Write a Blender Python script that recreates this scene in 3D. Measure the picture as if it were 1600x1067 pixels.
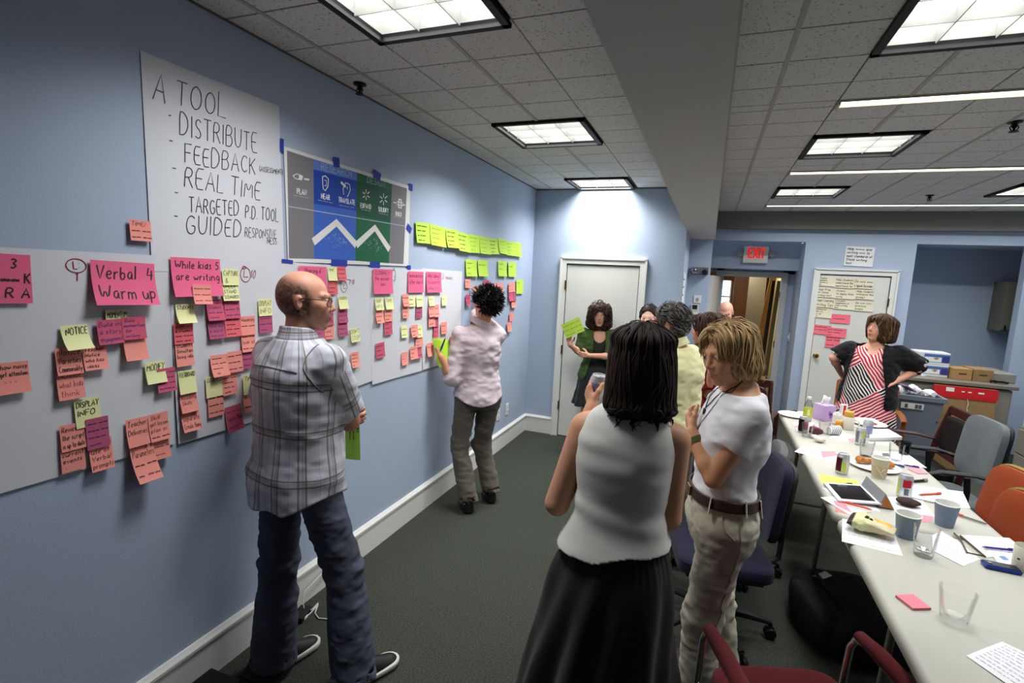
import bpy, bmesh, math, random
import numpy as np
from mathutils import Vector, Matrix
random.seed(7); rng = np.random.default_rng(7)
for o in list(bpy.data.objects): bpy.data.objects.remove(o)
SC = bpy.context.scene
COL = SC.collection
# ------------------------------------------------------------------ camera
CAM = np.array([1.9, 0.0, 1.8]); FPX = 800.43
YAW, PITCH, ROLL = 0.361884, 0.128581, 0.046663
def _cammat():
    c, s = math.cos, math.sin
    Rz = np.array([[c(YAW), -s(YAW), 0], [s(YAW), c(YAW), 0], [0, 0, 1]])
    f = np.array([0, c(PITCH), -s(PITCH)]); r = np.array([1, 0, 0.]); d = np.cross(f, r)
    Q = np.array([[c(ROLL), -s(ROLL), 0], [s(ROLL), c(ROLL), 0], [0, 0, 1]])
    return Q @ np.stack([r, d, f]) @ Rz.T
CM = _cammat()
cam = bpy.data.objects.new('camera', bpy.data.cameras.new('camera')); COL.objects.link(cam)
cam.data.sensor_width = 36; cam.data.lens = FPX / 1600 * 36
cam.data.clip_start = .02
cam.matrix_world = Matrix([[CM[0][i], -CM[1][i], -CM[2][i], CAM[i]] for i in range(3)] + [[0, 0, 0, 1]])
SC.camera = cam
def at(px, py, ax, val):
    """point where the line of sight through a photo pixel meets the plane axis=val"""
    d = CM.T @ np.array([(px - 800) / FPX, (py - 533.5) / FPX, 1.0])
    return CAM + d * ((val - CAM[ax]) / d[ax])
def aty(px, py, y): return at(px, py, 1, y)
def atz(px, py, z): return at(px, py, 2, z)
# ------------------------------------------------------------------ world, exposure
W = bpy.data.worlds.new('world'); SC.world = W; W.use_nodes = True
W.node_tree.nodes['Background'].inputs[0].default_value = (0.75, 0.85, 1, 1)
W.node_tree.nodes['Background'].inputs[1].default_value = 0.6
SC.view_settings.view_transform = 'Standard'; SC.view_settings.look = 'None'
SC.view_settings.gamma = 1; SC.view_settings.exposure = 0.0
try: SC.cycles.use_denoising = True; SC.cycles.max_bounces = 8; SC.cycles.diffuse_bounces = 5
except Exception: pass
CEIL = 2.755
def lamp(name, loc, sx, sy, power, spread=180, rot=(0, 0, 0), col=(.98, .99, 1), parent=None):
    l = bpy.data.lights.new(name, 'AREA'); l.shape = 'RECTANGLE'; l.size = sx; l.size_y = sy
    l.energy = power; l.color = col; l.spread = math.radians(spread)
    o = bpy.data.objects.new(name, l); COL.objects.link(o); o.location = loc; o.rotation_euler = rot
    if parent is not None:
        o.parent = parent; o.matrix_parent_inverse = Matrix.Translation(-Vector(parent.location))
    return o
TROFFERS = [(.80, 1.65, 17), (.80, 3.44, 31), (.78, 5.27, 26), (2.72, 2.27, 12), (2.72, 4.10, 15), (2.72, 5.95, 24),
            (4.55, 2.27, 10), (4.55, 4.10, 12), (4.55, 5.98, 12)]
STRIPS = [(3.185, 14), (4.955, 18), (6.865, 22)]
# ------------------------------------------------------------------ helpers
def srgb(c):
    return tuple(((v / 255) / 12.92 if v <= 10 else (((v / 255) + .055) / 1.055) ** 2.4) for v in c) + (1.0,)
MATS = {}
def mat(name, rgb, rough=.7, metal=0, bump=0, bscale=50, var=0, vscale=8, emit=0, spec=.3, trans=0, ior=1.45, alpha=1, sheen=0, ss=0):
    if name in MATS: return MATS[name]
    m = bpy.data.materials.new(name); m.use_nodes = True; MATS[name] = m
    nt = m.node_tree; b = nt.nodes['Principled BSDF']; c = srgb(rgb)
    b.inputs['Base Color'].default_value = c; b.inputs['Roughness'].default_value = rough
    b.inputs['Metallic'].default_value = metal; b.inputs['Specular IOR Level'].default_value = spec
    b.inputs['Transmission Weight'].default_value = trans; b.inputs['IOR'].default_value = ior; b.inputs['Alpha'].default_value = alpha
    if sheen: b.inputs['Sheen Weight'].default_value = sheen
    if ss:
        b.inputs['Subsurface Weight'].default_value = ss; b.inputs['Subsurface Radius'].default_value = (.6, .25, .12); b.inputs['Subsurface Scale'].default_value = .02
    if emit:
        b.inputs['Emission Color'].default_value = c; b.inputs['Emission Strength'].default_value = emit
    tc = nt.nodes.new('ShaderNodeTexCoord')
    if var:
        n = nt.nodes.new('ShaderNodeTexNoise'); n.inputs['Scale'].default_value = vscale; n.inputs['Detail'].default_value = 6
        nt.links.new(tc.outputs['Object'], n.inputs['Vector'])
        mx = nt.nodes.new('ShaderNodeMix'); mx.data_type = 'RGBA'
        mx.inputs[6].default_value = tuple(v * (1 - var) for v in c[:3]) + (1,); mx.inputs[7].default_value = tuple(min(1, v * (1 + var)) for v in c[:3]) + (1,)
        nt.links.new(n.outputs['Fac'], mx.inputs[0]); nt.links.new(mx.outputs[2], b.inputs['Base Color'])
    if bump:
        n = nt.nodes.new('ShaderNodeTexNoise'); n.inputs['Scale'].default_value = bscale; n.inputs['Detail'].default_value = 4
        nt.links.new(tc.outputs['Object'], n.inputs['Vector'])
        bp = nt.nodes.new('ShaderNodeBump'); bp.inputs['Strength'].default_value = bump; bp.inputs['Distance'].default_value = .01
        nt.links.new(n.outputs['Fac'], bp.inputs['Height']); nt.links.new(bp.outputs['Normal'], b.inputs['Normal'])
    return m
def link(name, me, parent=None, mats=(), smooth=False, loc=None):
    o = bpy.data.objects.new(name, me); COL.objects.link(o)
    for m in (mats if isinstance(mats, (list, tuple)) else [mats]):
        if m is not None: me.materials.append(m)
    if smooth: me.polygons.foreach_set('use_smooth', [True] * len(me.polygons))
    if parent is not None: o.parent = parent
    if loc is not None: o.location = loc
    return o
def tag(o, label=None, cat=None, group=None, kind=None):
    if label: o['label'] = label
    if cat: o['category'] = cat
    if group: o['group'] = group
    if kind: o['kind'] = kind
    return o
def empty(name, loc, label, cat, group=None, rz=0):
    o = bpy.data.objects.new(name, None); COL.objects.link(o); o.location = loc; o.rotation_euler = (0, 0, rz); o.empty_display_size = .05
    return tag(o, label, cat, group)
def copy_tree(o, parent=None):
    c = o.copy(); COL.objects.link(c); c.parent = parent
    for ch in o.children: copy_tree(ch, c)
    return c
class MB:
    """mesh collector: boxes, tubes, lathes, prisms -> one mesh"""
    def __init__(s): s.v = []; s.f = []; s.m = []
    def add(s, V, F, mi=0):
        b = len(s.v); s.v += [tuple(map(float, p)) for p in V]; s.f += [tuple(b + i for i in f) for f in F]; s.m += [mi] * len(F); return s
    def box(s, c, d, mi=0, rot=None, bev=0, taper=1):
        x, y, z = d[0] / 2, d[1] / 2, d[2] / 2
        if bev <= 0:
            V = [(sx * x * (taper if sz > 0 else 1), sy * y * (taper if sz > 0 else 1), sz * z) for sz in (-1, 1) for sy in (-1, 1) for sx in (-1, 1)]
            F = [(0, 2, 3, 1), (4, 5, 7, 6), (0, 1, 5, 4), (2, 6, 7, 3), (0, 4, 6, 2), (1, 3, 7, 5)]
        else:
            bm = bmesh.new(); bmesh.ops.create_cube(bm, size=1)
            for v in bm.verts: v.co = Vector((v.co.x * d[0], v.co.y * d[1], v.co.z * d[2]))
            bmesh.ops.bevel(bm, geom=list(bm.edges), offset=min(bev, min(d) * .49), segments=3, affect='EDGES', profile=.5)
            bm.verts.index_update(); V = [tuple(v.co) for v in bm.verts]; F = [[v.index for v in f.verts] for f in bm.faces]; bm.free()
        R = rot if rot is not None else Matrix.Identity(3)
        V = [tuple(R @ Vector(p) + Vector(c)) for p in V]
        return s.add(V, F, mi)
    def tube(s, pts, r, n=8, mi=0, cap=True, flat=None):
        pts = [Vector(p) for p in pts]; k = len(pts); rs = r if isinstance(r, (list, tuple)) else [r] * k
        V = []; F = []; up = None
        for i, p in enumerate(pts):
            t = (pts[min(i + 1, k - 1)] - pts[max(i - 1, 0)]).normalized()
            if up is None: up = Vector((0, 0, 1)) if abs(t.z) < .9 else Vector((1, 0, 0))
            a = t.cross(up).normalized(); b2 = a.cross(t).normalized(); up = b2
            for j in range(n):
                an = 2 * math.pi * j / n
                V.append(p + (a * math.cos(an) + b2 * math.sin(an) * (flat or 1)) * rs[i])
        for i in range(k - 1):
            for j in range(n): F.append((i * n + j, i * n + (j + 1) % n, (i + 1) * n + (j + 1) % n, (i + 1) * n + j))
        if cap: F.append(tuple(range(n))[::-1]); F.append(tuple((k - 1) * n + j for j in range(n)))
        return s.add(V, F, mi)
    def lathe(s, prof, c=(0, 0, 0), n=24, mi=0, sx=1, sy=1, rot=None):
        V = []; F = []
        for (r, z) in prof:
            for j in range(n):
                a = 2 * math.pi * j / n; V.append(Vector((r * math.cos(a) * sx, r * math.sin(a) * sy, z)))
        for i in range(len(prof) - 1):
            for j in range(n): F.append((i * n + j, i * n + (j + 1) % n, (i + 1) * n + (j + 1) % n, (i + 1) * n + j))
        if prof[0][0] > 1e-6: F.append(tuple(range(n))[::-1])
        if prof[-1][0] > 1e-6: F.append(tuple((len(prof) - 1) * n + j for j in range(n)))
        R = rot if rot is not None else Matrix.Identity(3)
        return s.add([R @ p + Vector(c) for p in V], F, mi)
    def grid(s, fn, nu, nv, mi=0):
        V = [fn(i / nu, j / nv) for j in range(nv + 1) for i in range(nu + 1)]; w = nu + 1
        F = [(j * w + i, j * w + i + 1, (j + 1) * w + i + 1, (j + 1) * w + i) for j in range(nv) for i in range(nu)]
        return s.add(V, F, mi)
    def poly(s, P, n3, mi=0):
        """prism: polygon P (3d points) pushed along n3"""
        k = len(P); P = [Vector(p) for p in P]; n3 = Vector(n3)
        V = P + [p + n3 for p in P]
        F = [tuple(range(k))[::-1], tuple(range(k, 2 * k))] + [(i, (i + 1) % k, k + (i + 1) % k, k + i) for i in range(k)]
        return s.add(V, F, mi)
    def build(s, name, mats, parent=None, smooth=False, loc=None, origin=None, fix=True):
        me = bpy.data.meshes.new(name)
        V = s.v
        if origin is not None: V = [tuple(p[i] - origin[i] for i in range(3)) for p in V]
        me.from_pydata(V, [], s.f)
        o = link(name, me, parent, mats, smooth, loc if loc is not None else origin)
        if any(s.m): me.polygons.foreach_set('material_index', s.m)
        if fix:
            bm = bmesh.new(); bm.from_mesh(me); bmesh.ops.recalc_face_normals(bm, faces=bm.faces); bm.to_mesh(me); bm.free()
        if smooth:
            try: me.set_sharp_from_angle(angle=math.radians(40))
            except Exception: pass
        return o
def rotz(a): return Matrix.Rotation(a, 3, 'Z')
def rot3(ax, a): return Matrix.Rotation(a, 3, ax)
# ------------------------------------------------------------------ single-stroke lettering
_G = {}
def gl(ch, w, *strokes): _G[ch] = (w, [[(float(a), float(b)) for a, b in (p.split(',') for p in st.split())] for st in strokes])
# unit cell: height 1 (capitals), y up
gl('A', .7, '0,0 .35,1 .7,0', '.14,.38 .58,.38'); gl('B', .6, '0,0 0,1 .4,1 .55,.8 .4,.54 0,.52', '.4,.54 .6,.3 .42,0 0,0')
gl('C', .62, '.6,.85 .4,1 .15,.9 0,.5 .12,.12 .38,0 .6,.14'); gl('D', .65, '0,0 0,1 .3,1 .6,.75 .62,.35 .35,.02 0,0')
gl('E', .52, '.52,1 0,1 0,0 .54,0', '0,.52 .44,.52'); gl('F', .52, '0,0 0,1 .54,1', '0,.54 .44,.54')
gl('G', .66, '.6,.85 .36,1 .1,.85 0,.45 .14,.08 .4,0 .62,.14 .64,.45 .38,.45'); gl('H', .6, '0,0 0,1', '.6,0 .6,1', '0,.5 .6,.5')
gl('I', .1, '.05,0 .05,1'); gl('J', .5, '.45,1 .45,.2 .25,0 0,.2'); gl('K', .6, '0,0 0,1', '.58,1 0,.45', '.15,.58 .6,0')
gl('L', .5, '0,1 0,0 .5,0'); gl('M', .8, '0,0 .06,1 .4,.3 .74,1 .8,0'); gl('N', .65, '0,0 0,1 .64,0 .64,1')
gl('O', .7, '.35,1 .1,.85 0,.5 .1,.12 .35,0 .6,.14 .7,.5 .6,.86 .35,1'); gl('P', .56, '0,0 0,1 .4,1 .56,.78 .4,.5 0,.48')
gl('Q', .7, '.35,1 .1,.85 0,.5 .1,.12 .35,0 .6,.14 .7,.5 .6,.86 .35,1', '.42,.25 .72,-.05'); gl('R', .6, '0,0 0,1 .4,1 .55,.78 .4,.52 0,.5', '.25,.5 .6,0')
gl('S', .56, '.52,.86 .3,1 .06,.86 .1,.62 .45,.42 .54,.18 .3,0 .02,.12'); gl('T', .64, '0,1 .64,1', '.32,1 .32,0')
gl('U', .62, '0,1 .02,.2 .3,0 .58,.2 .62,1'); gl('V', .64, '0,1 .32,0 .64,1'); gl('W', .9, '0,1 .2,0 .45,.7 .68,0 .9,1')
gl('X', .62, '0,1 .6,0', '.6,1 0,0'); gl('Y', .62, '0,1 .3,.5 .62,1', '.3,.5 .3,0'); gl('Z', .6, '0,1 .6,1 0,0 .6,0')
gl('a', .5, '.44,.55 .2,.62 .02,.35 .14,.02 .36,.1 .46,.6 .44,.1 .54,0'); gl('b', .46, '0,1 .02,0 .3,0 .46,.3 .3,.58 .04,.45')
gl('c', .42, '.42,.52 .2,.6 0,.3 .16,0 .42,.08'); gl('d', .5, '.44,.5 .2,.6 0,.3 .18,0 .42,.15 .48,1 .48,0')
gl('e', .46, '.02,.3 .44,.36 .36,.6 .12,.56 0,.28 .16,0 .44,.1'); gl('f', .36, '.38,.95 .2,.95 .15,.7 .15,0', '0,.58 .32,.58')
gl('g', .48, '.42,.55 .16,.6 .02,.3 .18,.04 .42,.2 .46,.58 .42,-.3 .12,-.34'); gl('h', .46, '0,1 0,0', '0,.4 .24,.6 .42,.45 .44,0')
gl('i', .1, '.05,.58 .05,0', '.05,.82 .05,.86'); gl('j', .24, '.2,.58 .2,-.25 0,-.3', '.2,.82 .2,.86'); gl('k', .42, '0,1 0,0', '.4,.6 0,.25', '.12,.34 .42,0')
gl('l', .1, '.05,1 .05,0'); gl('m', .7, '0,0 0,.6', '0,.42 .18,.6 .34,.42 .34,0', '.34,.42 .54,.6 .68,.42 .7,0')
gl('n', .46, '0,0 0,.6', '0,.4 .24,.6 .42,.42 .46,0'); gl('o', .46, '.23,.6 .02,.4 .06,.08 .26,0 .45,.2 .42,.5 .23,.6')
gl('p', .46, '0,.6 .02,-.35', '.02,.45 .28,.6 .46,.3 .3,.02 .02,.1'); gl('r', .36, '0,.6 .02,0', '.02,.36 .18,.58 .36,.55')
gl('s', .38, '.36,.54 .16,.6 .04,.46 .34,.2 .2,0 0,.06'); gl('t', .34, '.16,.95 .16,.1 .34,.02', '0,.62 .34,.62'); gl('u', .46, '0,.58 .04,.1 .26,0 .42,.2 .44,.58 .48,0')
gl('v', .42, '0,.58 .2,0 .42,.58'); gl('w', .66, '0,.58 .16,0 .34,.46 .5,0 .66,.58'); gl('x', .42, '0,.58 .4,0', '.4,.58 0,0'); gl('y', .44, '0,.58 .22,.06', '.44,.58 .1,-.34')
gl('z', .4, '0,.58 .4,.58 0,0 .42,0'); gl('q', .46, '.42,.55 .16,.6 .02,.3 .18,.04 .42,.2 .44,.58 .44,-.35')
gl('0', .55, '.27,1 0,.6 .06,.1 .3,0 .54,.3 .5,.8 .27,1'); gl('1', .3, '0,.75 .18,1 .18,0'); gl('2', .5, '0,.8 .24,1 .46,.75 0,0 .52,0')
gl('3', .5, '0,.9 .26,1 .46,.78 .18,.54 .48,.3 .24,0 0,.1'); gl('4', .55, '.1,1 0,.4 .55,.42', '.42,.8 .42,0'); gl('5', .5, '.5,1 .06,1 .02,.6 .34,.62 .48,.28 .26,0 0,.08')
gl('6', .5, '.42,1 .06,.6 .04,.15 .26,0 .48,.22 .3,.46 .04,.3'); gl('7', .5, '0,1 .5,1 .18,0'); gl('8', .5, '.25,.54 .03,.76 .25,1 .46,.78 .04,.25 .25,0 .48,.24 .25,.54'); gl('9', .5, '.46,.75 .2,.5 .04,.75 .24,1 .46,.8 .4,0')
gl('-', .4, '0,.45 .4,.45'); gl('.', .08, '.04,0 .04,.06'); gl(':', .1, '.05,.1 .05,.16', '.05,.5 .05,.56'); gl('(', .25, '.22,1.1 .02,.7 .02,.3 .22,-.1'); gl(')', .25, '0,1.1 .2,.7 .2,.3 0,-.1')
gl('&', .6, '.58,0 .1,.75 .26,1 .42,.8 .04,.35 .14,0 .36,.02 .56,.4'); gl('/', .4, '0,-.1 .4,1.05'); gl("'", .1, '.05,1 .05,.8'); gl('!', .1, '.05,1 .05,.3', '.05,0 .05,.05'); gl(',', .1, '.06,.06 .0,-.12'); gl('?', .45, '0,.8 .22,1 .44,.76 .2,.4 .2,.25', '.2,0 .2,.05'); gl('~', .9, '0,.2 .1,.5 .22,.1 .34,.55 .46,.15 .58,.5 .7,.1 .82,.5 .9,.2')
gl('*', .2, '.1,.25 .14,.3 .1,.35 .06,.3 .1,.25')
def text_strokes(s, h, slant=.12, jit=.03, gap=.22, rnd=None):
    """polylines in (x,y) for one line of handwriting, width returned too"""
    rnd = rnd or random; x = 0; out = []
    for ch in s:
        if ch == ' ': x += .45 * h; continue
        w, st = _G.get(ch, _G['~'])
        k = 1 + rnd.uniform(-jit, jit) * 2; dy = rnd.uniform(-jit, jit) * h
        for l in st:
            if len(l) > 3 and jit:   # soften corners
                q = [l[0]]
                for a, b, c in zip(l, l[1:], l[2:]): q += [((a[0] + 3 * b[0]) / 4, (a[1] + 3 * b[1]) / 4), ((c[0] + 3 * b[0]) / 4, (c[1] + 3 * b[1]) / 4)]
                l = q + [l[-1]]
            out.append([(x + (a * k + b * slant) * h, b * h * k + dy) for a, b in l])
        x += (w * k + gap) * h
    return out, max(x - gap * h, .001)
def ribbon(mb, pts2, wd, fn, mi, eps=.0006):
    """flat ink line: 2d polyline widened and laid on the surface fn(x,y)->3d"""
    P = [np.array(p, float) for p in pts2]
    if len(P) < 2: return
    V = []; F = []
    for i, p in enumerate(P):
        t = P[min(i + 1, len(P) - 1)] - P[max(i - 1, 0)]; L = np.hypot(*t) or 1; n = np.array([-t[1], t[0]]) / L * wd / 2
        V += [fn(*(p + n), eps), fn(*(p - n), eps)]
    for i in range(len(P) - 1): F.append((2 * i, 2 * i + 1, 2 * i + 3, 2 * i + 2))
    mb.add(V, F, mi)
def write_block(mb, lines, x0, y0, x1, y1, fn, mi, wd, align=0, slant=.12, rnd=None, jit=.03, maxh=9):
    """lines of handwriting fitted in the rectangle (y down from y1 top)"""
    n = len(lines); lh = (y1 - y0) / n
    for i, s in enumerate(lines):
        if not s.strip(): continue
        h = min(lh * .66, maxh); st, w = text_strokes(s, h, slant, jit, rnd=rnd)
        k = min(1, (x1 - x0) / w)
        xo = x0 + (x1 - x0 - w * k) * align; yo = y1 - (i + 1) * lh + lh * .2
        for l in st: ribbon(mb, [(xo + a * k, yo + b) for a, b in l], wd, fn, mi)
# ================================================================== ROOM SHELL
def st(name, mb, m, smooth=False): return tag(mb.build(name, m, smooth=smooth), kind='structure')
BLUE = mat('wall_paint_blue', (169, 183, 203), .62, bump=.12, bscale=140, var=.03, vscale=3)
WHITE = mat('white_trim_paint', (222, 222, 216), .4, spec=.4)
DOORW = mat('white_door_paint', (214, 214, 206), .45)
SOFF = mat('soffit_paint', (192, 192, 189), .8, bump=.1, bscale=160)
GREYP = mat('grey_header_paint', (120, 120, 112), .85)
DARK = mat('dark_gap', (14, 14, 15), .8)
BLACKM = mat('black_plastic', (22, 22, 24), .5)
STEEL = mat('brushed_steel', (150, 150, 150), .3, metal=1)
CHROME = mat('chrome', (215, 215, 218), .12, metal=1)
BRASS = mat('brass', (190, 150, 70), .25, metal=1)
def carpet_mat():
    m = mat('carpet', (66, 70, 62), .95, spec=.05); nt = m.node_tree; b = nt.nodes['Principled BSDF']
    tc = nt.nodes.new('ShaderNodeTexCoord'); a = nt.nodes.new('ShaderNodeTexNoise'); a.inputs['Scale'].default_value = 120; a.inputs['Detail'].default_value = 8; a.inputs['Roughness'].default_value = .8
    r = nt.nodes.new('ShaderNodeValToRGB'); r.color_ramp.elements[0].position = .34; r.color_ramp.elements[0].color = srgb((30, 33, 29)); r.color_ramp.elements[1].position = .68; r.color_ramp.elements[1].color = srgb((84, 88, 78))
    nt.links.new(tc.outputs['Object'], a.inputs['Vector']); nt.links.new(a.outputs['Fac'], r.inputs[0]); nt.links.new(r.outputs[0], b.inputs['Base Color'])
    bp = nt.nodes.new('ShaderNodeBump'); bp.inputs['Strength'].default_value = .6; bp.inputs['Distance'].default_value = .003
    nt.links.new(a.outputs['Fac'], bp.inputs['Height']); nt.links.new(bp.outputs['Normal'], b.inputs['Normal'])
    return m
def tile_mat():
    m = mat('acoustic_tile', (214, 208, 196), .9, spec=.1); nt = m.node_tree; b = nt.nodes['Principled BSDF']
    tc = nt.nodes.new('ShaderNodeTexCoord'); v = nt.nodes.new('ShaderNodeTexVoronoi'); v.inputs['Scale'].default_value = 75
    n = nt.nodes.new('ShaderNodeTexNoise'); n.inputs['Scale'].default_value = 60; n.inputs['Detail'].default_value = 3
    r = nt.nodes.new('ShaderNodeValToRGB'); r.color_ramp.elements[0].position = .1; r.color_ramp.elements[0].color = srgb((116, 115, 110)); r.color_ramp.elements[1].position = .24; r.color_ramp.elements[1].color = srgb((206, 206, 203))
    ad = nt.nodes.new('ShaderNodeMath'); ad.operation = 'MULTIPLY_ADD'; ad.inputs[1].default_value = .55; 
    nt.links.new(tc.outputs['Object'], v.inputs['Vector']); nt.links.new(tc.outputs['Object'], n.inputs['Vector'])
    nt.links.new(v.outputs['Distance'], ad.inputs[0]); 
    mm = nt.nodes.new('ShaderNodeMath'); mm.operation = 'MULTIPLY_ADD'; mm.inputs[1].default_value = .5; mm.inputs[2].default_value = -.17
    nt.links.new(n.outputs['Fac'], mm.inputs[0]); nt.links.new(mm.outputs[0], ad.inputs[2])
    nt.links.new(ad.outputs[0], r.inputs[0]); nt.links.new(r.outputs[0], b.inputs['Base Color'])
    return m
CARPET = carpet_mat(); TILE = tile_mat()
YB = 5.556; YF = 7.5; XR = 5.6; Y0 = -2.4
st('floor', MB().box((2.7, 4.3, -.06), (6.4, 13.8, .12)), CARPET)
st('wall_left', MB().box((-.06, 1.6, 1.45), (.12, 8.0, 2.9)), BLUE)
st('wall_back', MB().box((.815, 6.1, 1.45), (1.63, 1.088, 2.9)), BLUE)
st('wall_pier', MB().box((1.7575, 7.38, 1.45), (.255, 1.5, 2.9)), BLUE)
w = MB()
w.box((3.72, 7.56, 2.645), (3.67, .12, .51))                 # header over both recesses
w.box((3.568, 7.9, 1.195), (1.167, .8, 2.39))                # pier with the closet door
w.box((2.435, 7.92, 2.3), (1.1, .14, .53))                   # lower header carrying the exit sign
w.box((2.435, 8.04, 2.1), (1.1, .12, .1))
w.box((5.39, 7.56, 1.195), (.4, .12, 2.39))                    # right return
w.box((4.87, 8.36, 1.45), (1.5, .12, 2.9))                    # back of the counter recess
w.box((4.87, 7.96, 2.45), (1.44, .7, .12))
st('wall_far', w, BLUE)
w = MB(); w.box((2.02, 8.17, 1.45), (.1, .1, 2.9)); w.box((2.94, 8.17, 1.2), (.2, .1, 2.4)); w.box((2.45, 8.17, 2.2), (1.2, .1, .42)); st('wall_inner', w, BLUE)
st('wall_right', MB().box((5.62, 3.0, 1.45), (.12, 11.2, 2.9)), BLUE)
st('wall_front', MB().box((2.7, Y0 - .06, 1.45), (6.0, .12, 2.9)), BLUE)
# beam between the two ceilings and the grey fascia at the far end
st('ceiling_beam', MB().box((1.7635, 2.1, 2.615), (.283, 9.05, .57)), SOFF)
st('ceiling_fascia', MB().box((3.72, 7.44, 2.72), (3.67, .1, .36)), GREYP)
st('ceiling', MB().box((.81, 1.6, CEIL + .2), (1.62, 8.0, .1)).box((3.72, 2.5, CEIL + .2), (3.67, 9.9, .1)), mat('plenum', (90, 88, 84), .9))
# tile fields: individual tiles left out where a light sits
def in_troffer(x, y):
    return any(abs(x - a) < .29 and abs(y - b) < .29 for a, b, _ in TROFFERS) or (x > 2.4 and any(abs(y - s) < .06 for s, _ in STRIPS))
def tiles(name, xs, ys):
    mb = MB(); g = MB()
    for i in range(len(xs) - 1):
        for j in range(len(ys) - 1):
            cx, cy = (xs[i] + xs[i + 1]) / 2, (ys[j] + ys[j + 1]) / 2
            if in_troffer(cx, cy): continue
            mb.box((cx, cy, CEIL + .017), (xs[i + 1] - xs[i] - .008, ys[j + 1] - ys[j] - .009, .03))
    o = st(name, mb, TILE)
    for k, x in enumerate(xs[1:-1]):
        if k % 2: continue
        cuts = [ys[0]] + sorted(v for a, b, _ in TROFFERS if abs(a - x) < .3 for v in (b - .3, b + .3)) + [ys[-1]]
        if x > 2.3: cuts = sorted(cuts + [s + d for s, _ in STRIPS for d in (-.05, .05)])
        for a, b in zip(cuts[::2], cuts[1::2]): g.box((x, (a + b) / 2, CEIL + .005), (.019, b - a, .014))
    ob = g.build('ceiling_grid', mat('grid_bar', (168, 166, 158), .6)); ob.parent = o
xl = [0, .195, .5, .805, 1.11, 1.415, 1.622]; yl = [.09 + .305 * k for k in range(-8, 18)] + [YB]
tiles('ceiling_tiles', xl, [y for y in yl if y <= YB])
xr = [1.907, 2.12, 2.425, 2.73, 3.035, 3.34, 3.645, 3.95, 4.255, 4.56, 4.865, 5.17, 5.475, 5.56]
yr = [.135 + .305 * k for k in range(-8, 24)]
# rows are trimmed so that strip lights run in their own slot
tiles('ceiling_tiles', xr, sorted([y for y in yr if min(abs(y - s) for s, _ in STRIPS) > .07] + [s + d for s, _ in STRIPS for d in (-.05, .05)] + [7.44]))
st('trim_1', MB().box((1.912, 2.1, 2.735), (.014, 9.0, .05)), mat('grid_bar', (176, 170, 158)))
st('trim_2', MB().box((.006, 1.58, CEIL + .001), (.012, 7.9, .008)).box((.81, YB - .011, CEIL - .004), (1.6, .022, .012)), mat('edge_angle', (96, 96, 94), .7))
# baseboards: tall board with a rounded cap
def baseboard(name, a, b, inward, h=.185):
    a = Vector(a); b = Vector(b); n = Vector(inward).normalized(); mb = MB()
    prof = [(0, 0), (.016, 0), (.016, h - .035), (.024, h - .03), (.024, h - .018), (.014, h - .008), (.008, h), (0, h)]
    k = len(prof); V = [a + n * u + Vector((0, 0, z)) for u, z in prof] + [b + n * u + Vector((0, 0, z)) for u, z in prof]
    F = [tuple(range(k)), tuple(range(k, 2 * k))[::-1]] + [(i, (i + 1) % k, k + (i + 1) % k, k + i) for i in range(k)]
    mb.add(V, F); return st(name, mb, WHITE)
baseboard('baseboard_left', (0, -2.4, 0), (0, YB, 0), (1, 0, 0), .2)
baseboard('baseboard_back', (0, YB, 0), (.33, YB, 0), (0, -1, 0), .2)
baseboard('baseboard_back_right', (1.27, YB, 0), (1.63, YB, 0), (0, -1, 0), .2)
baseboard('baseboard_far', (2.985, YF, 0), (3.05, YF, 0), (0, -1, 0), .15)
# doors ---------------------------------------------------------------------
def flush_door(name, x0, x1, top, y, knob_x=None, hinges=(), knob=BRASS, hx=None):
    o = MB().box(((x0 + x1) / 2, y - .006, (top - .012) / 2 + .006), (x1 - x0, .012, top - .018), bev=.002).build(name, DOORW); tag(o, kind='structure')
    c = MB(); cw = .07
    for xs in (x0 - cw / 2 - .008, x1 + cw / 2 + .008):
        c.box((xs, y - .014, (top + .008) / 2), (cw, .028, top + .008)); c.box((xs + math.copysign(cw / 2 - .008, xs - (x0 + x1) / 2), y - .02, (top + .07) / 2), (.02, .04, top + .07))
    c.box(((x0 + x1) / 2, y - .014, top + cw / 2 + .008), (x1 - x0 + 2 * cw + .016, .028, cw)); c.box(((x0 + x1) / 2, y - .02, top + cw), (x1 - x0 + 2 * cw + .016, .04, .02))
    c.build('door_casing', WHITE, o)
    MB().box((x0 - .004, y - .007, top / 2), (.008, .004, top)).box((x1 + .004, y - .007, top / 2), (.008, .004, top)).box(((x0 + x1) / 2, y - .007, top + .004), (x1 - x0 + .016, .004, .008)).build('door_gap', DARK, o)
    if hx is not None:
        for z in hinges: MB().box((hx, y - .018, z), (.016, .014, .1)).tube([(hx, y - .03, z - .05), (hx, y - .03, z + .05)], .007).build('hinge', mat('old_brass', (110, 92, 50), .35, metal=1), o)
    if knob_x is not None:
        MB().lathe([(.03, 0), (.031, .006), (.014, .012), (.012, .032), (.026, .045), (.029, .058), (.022, .07), (0, .073)], (knob_x, y - .012, .96), rot=rot3('X', math.pi / 2)).build('door_knob', knob, o, smooth=True)
    return o
d0 = aty(888, 412, YB)
flush_door('door_1', .415, 1.19, 1.95, YB, None, (.36, 1.0, 1.72), hx=.405)
flush_door('door_2', 3.19, 3.93, 1.99, YF, 3.24, (.35, 1.68), hx=3.938)
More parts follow.
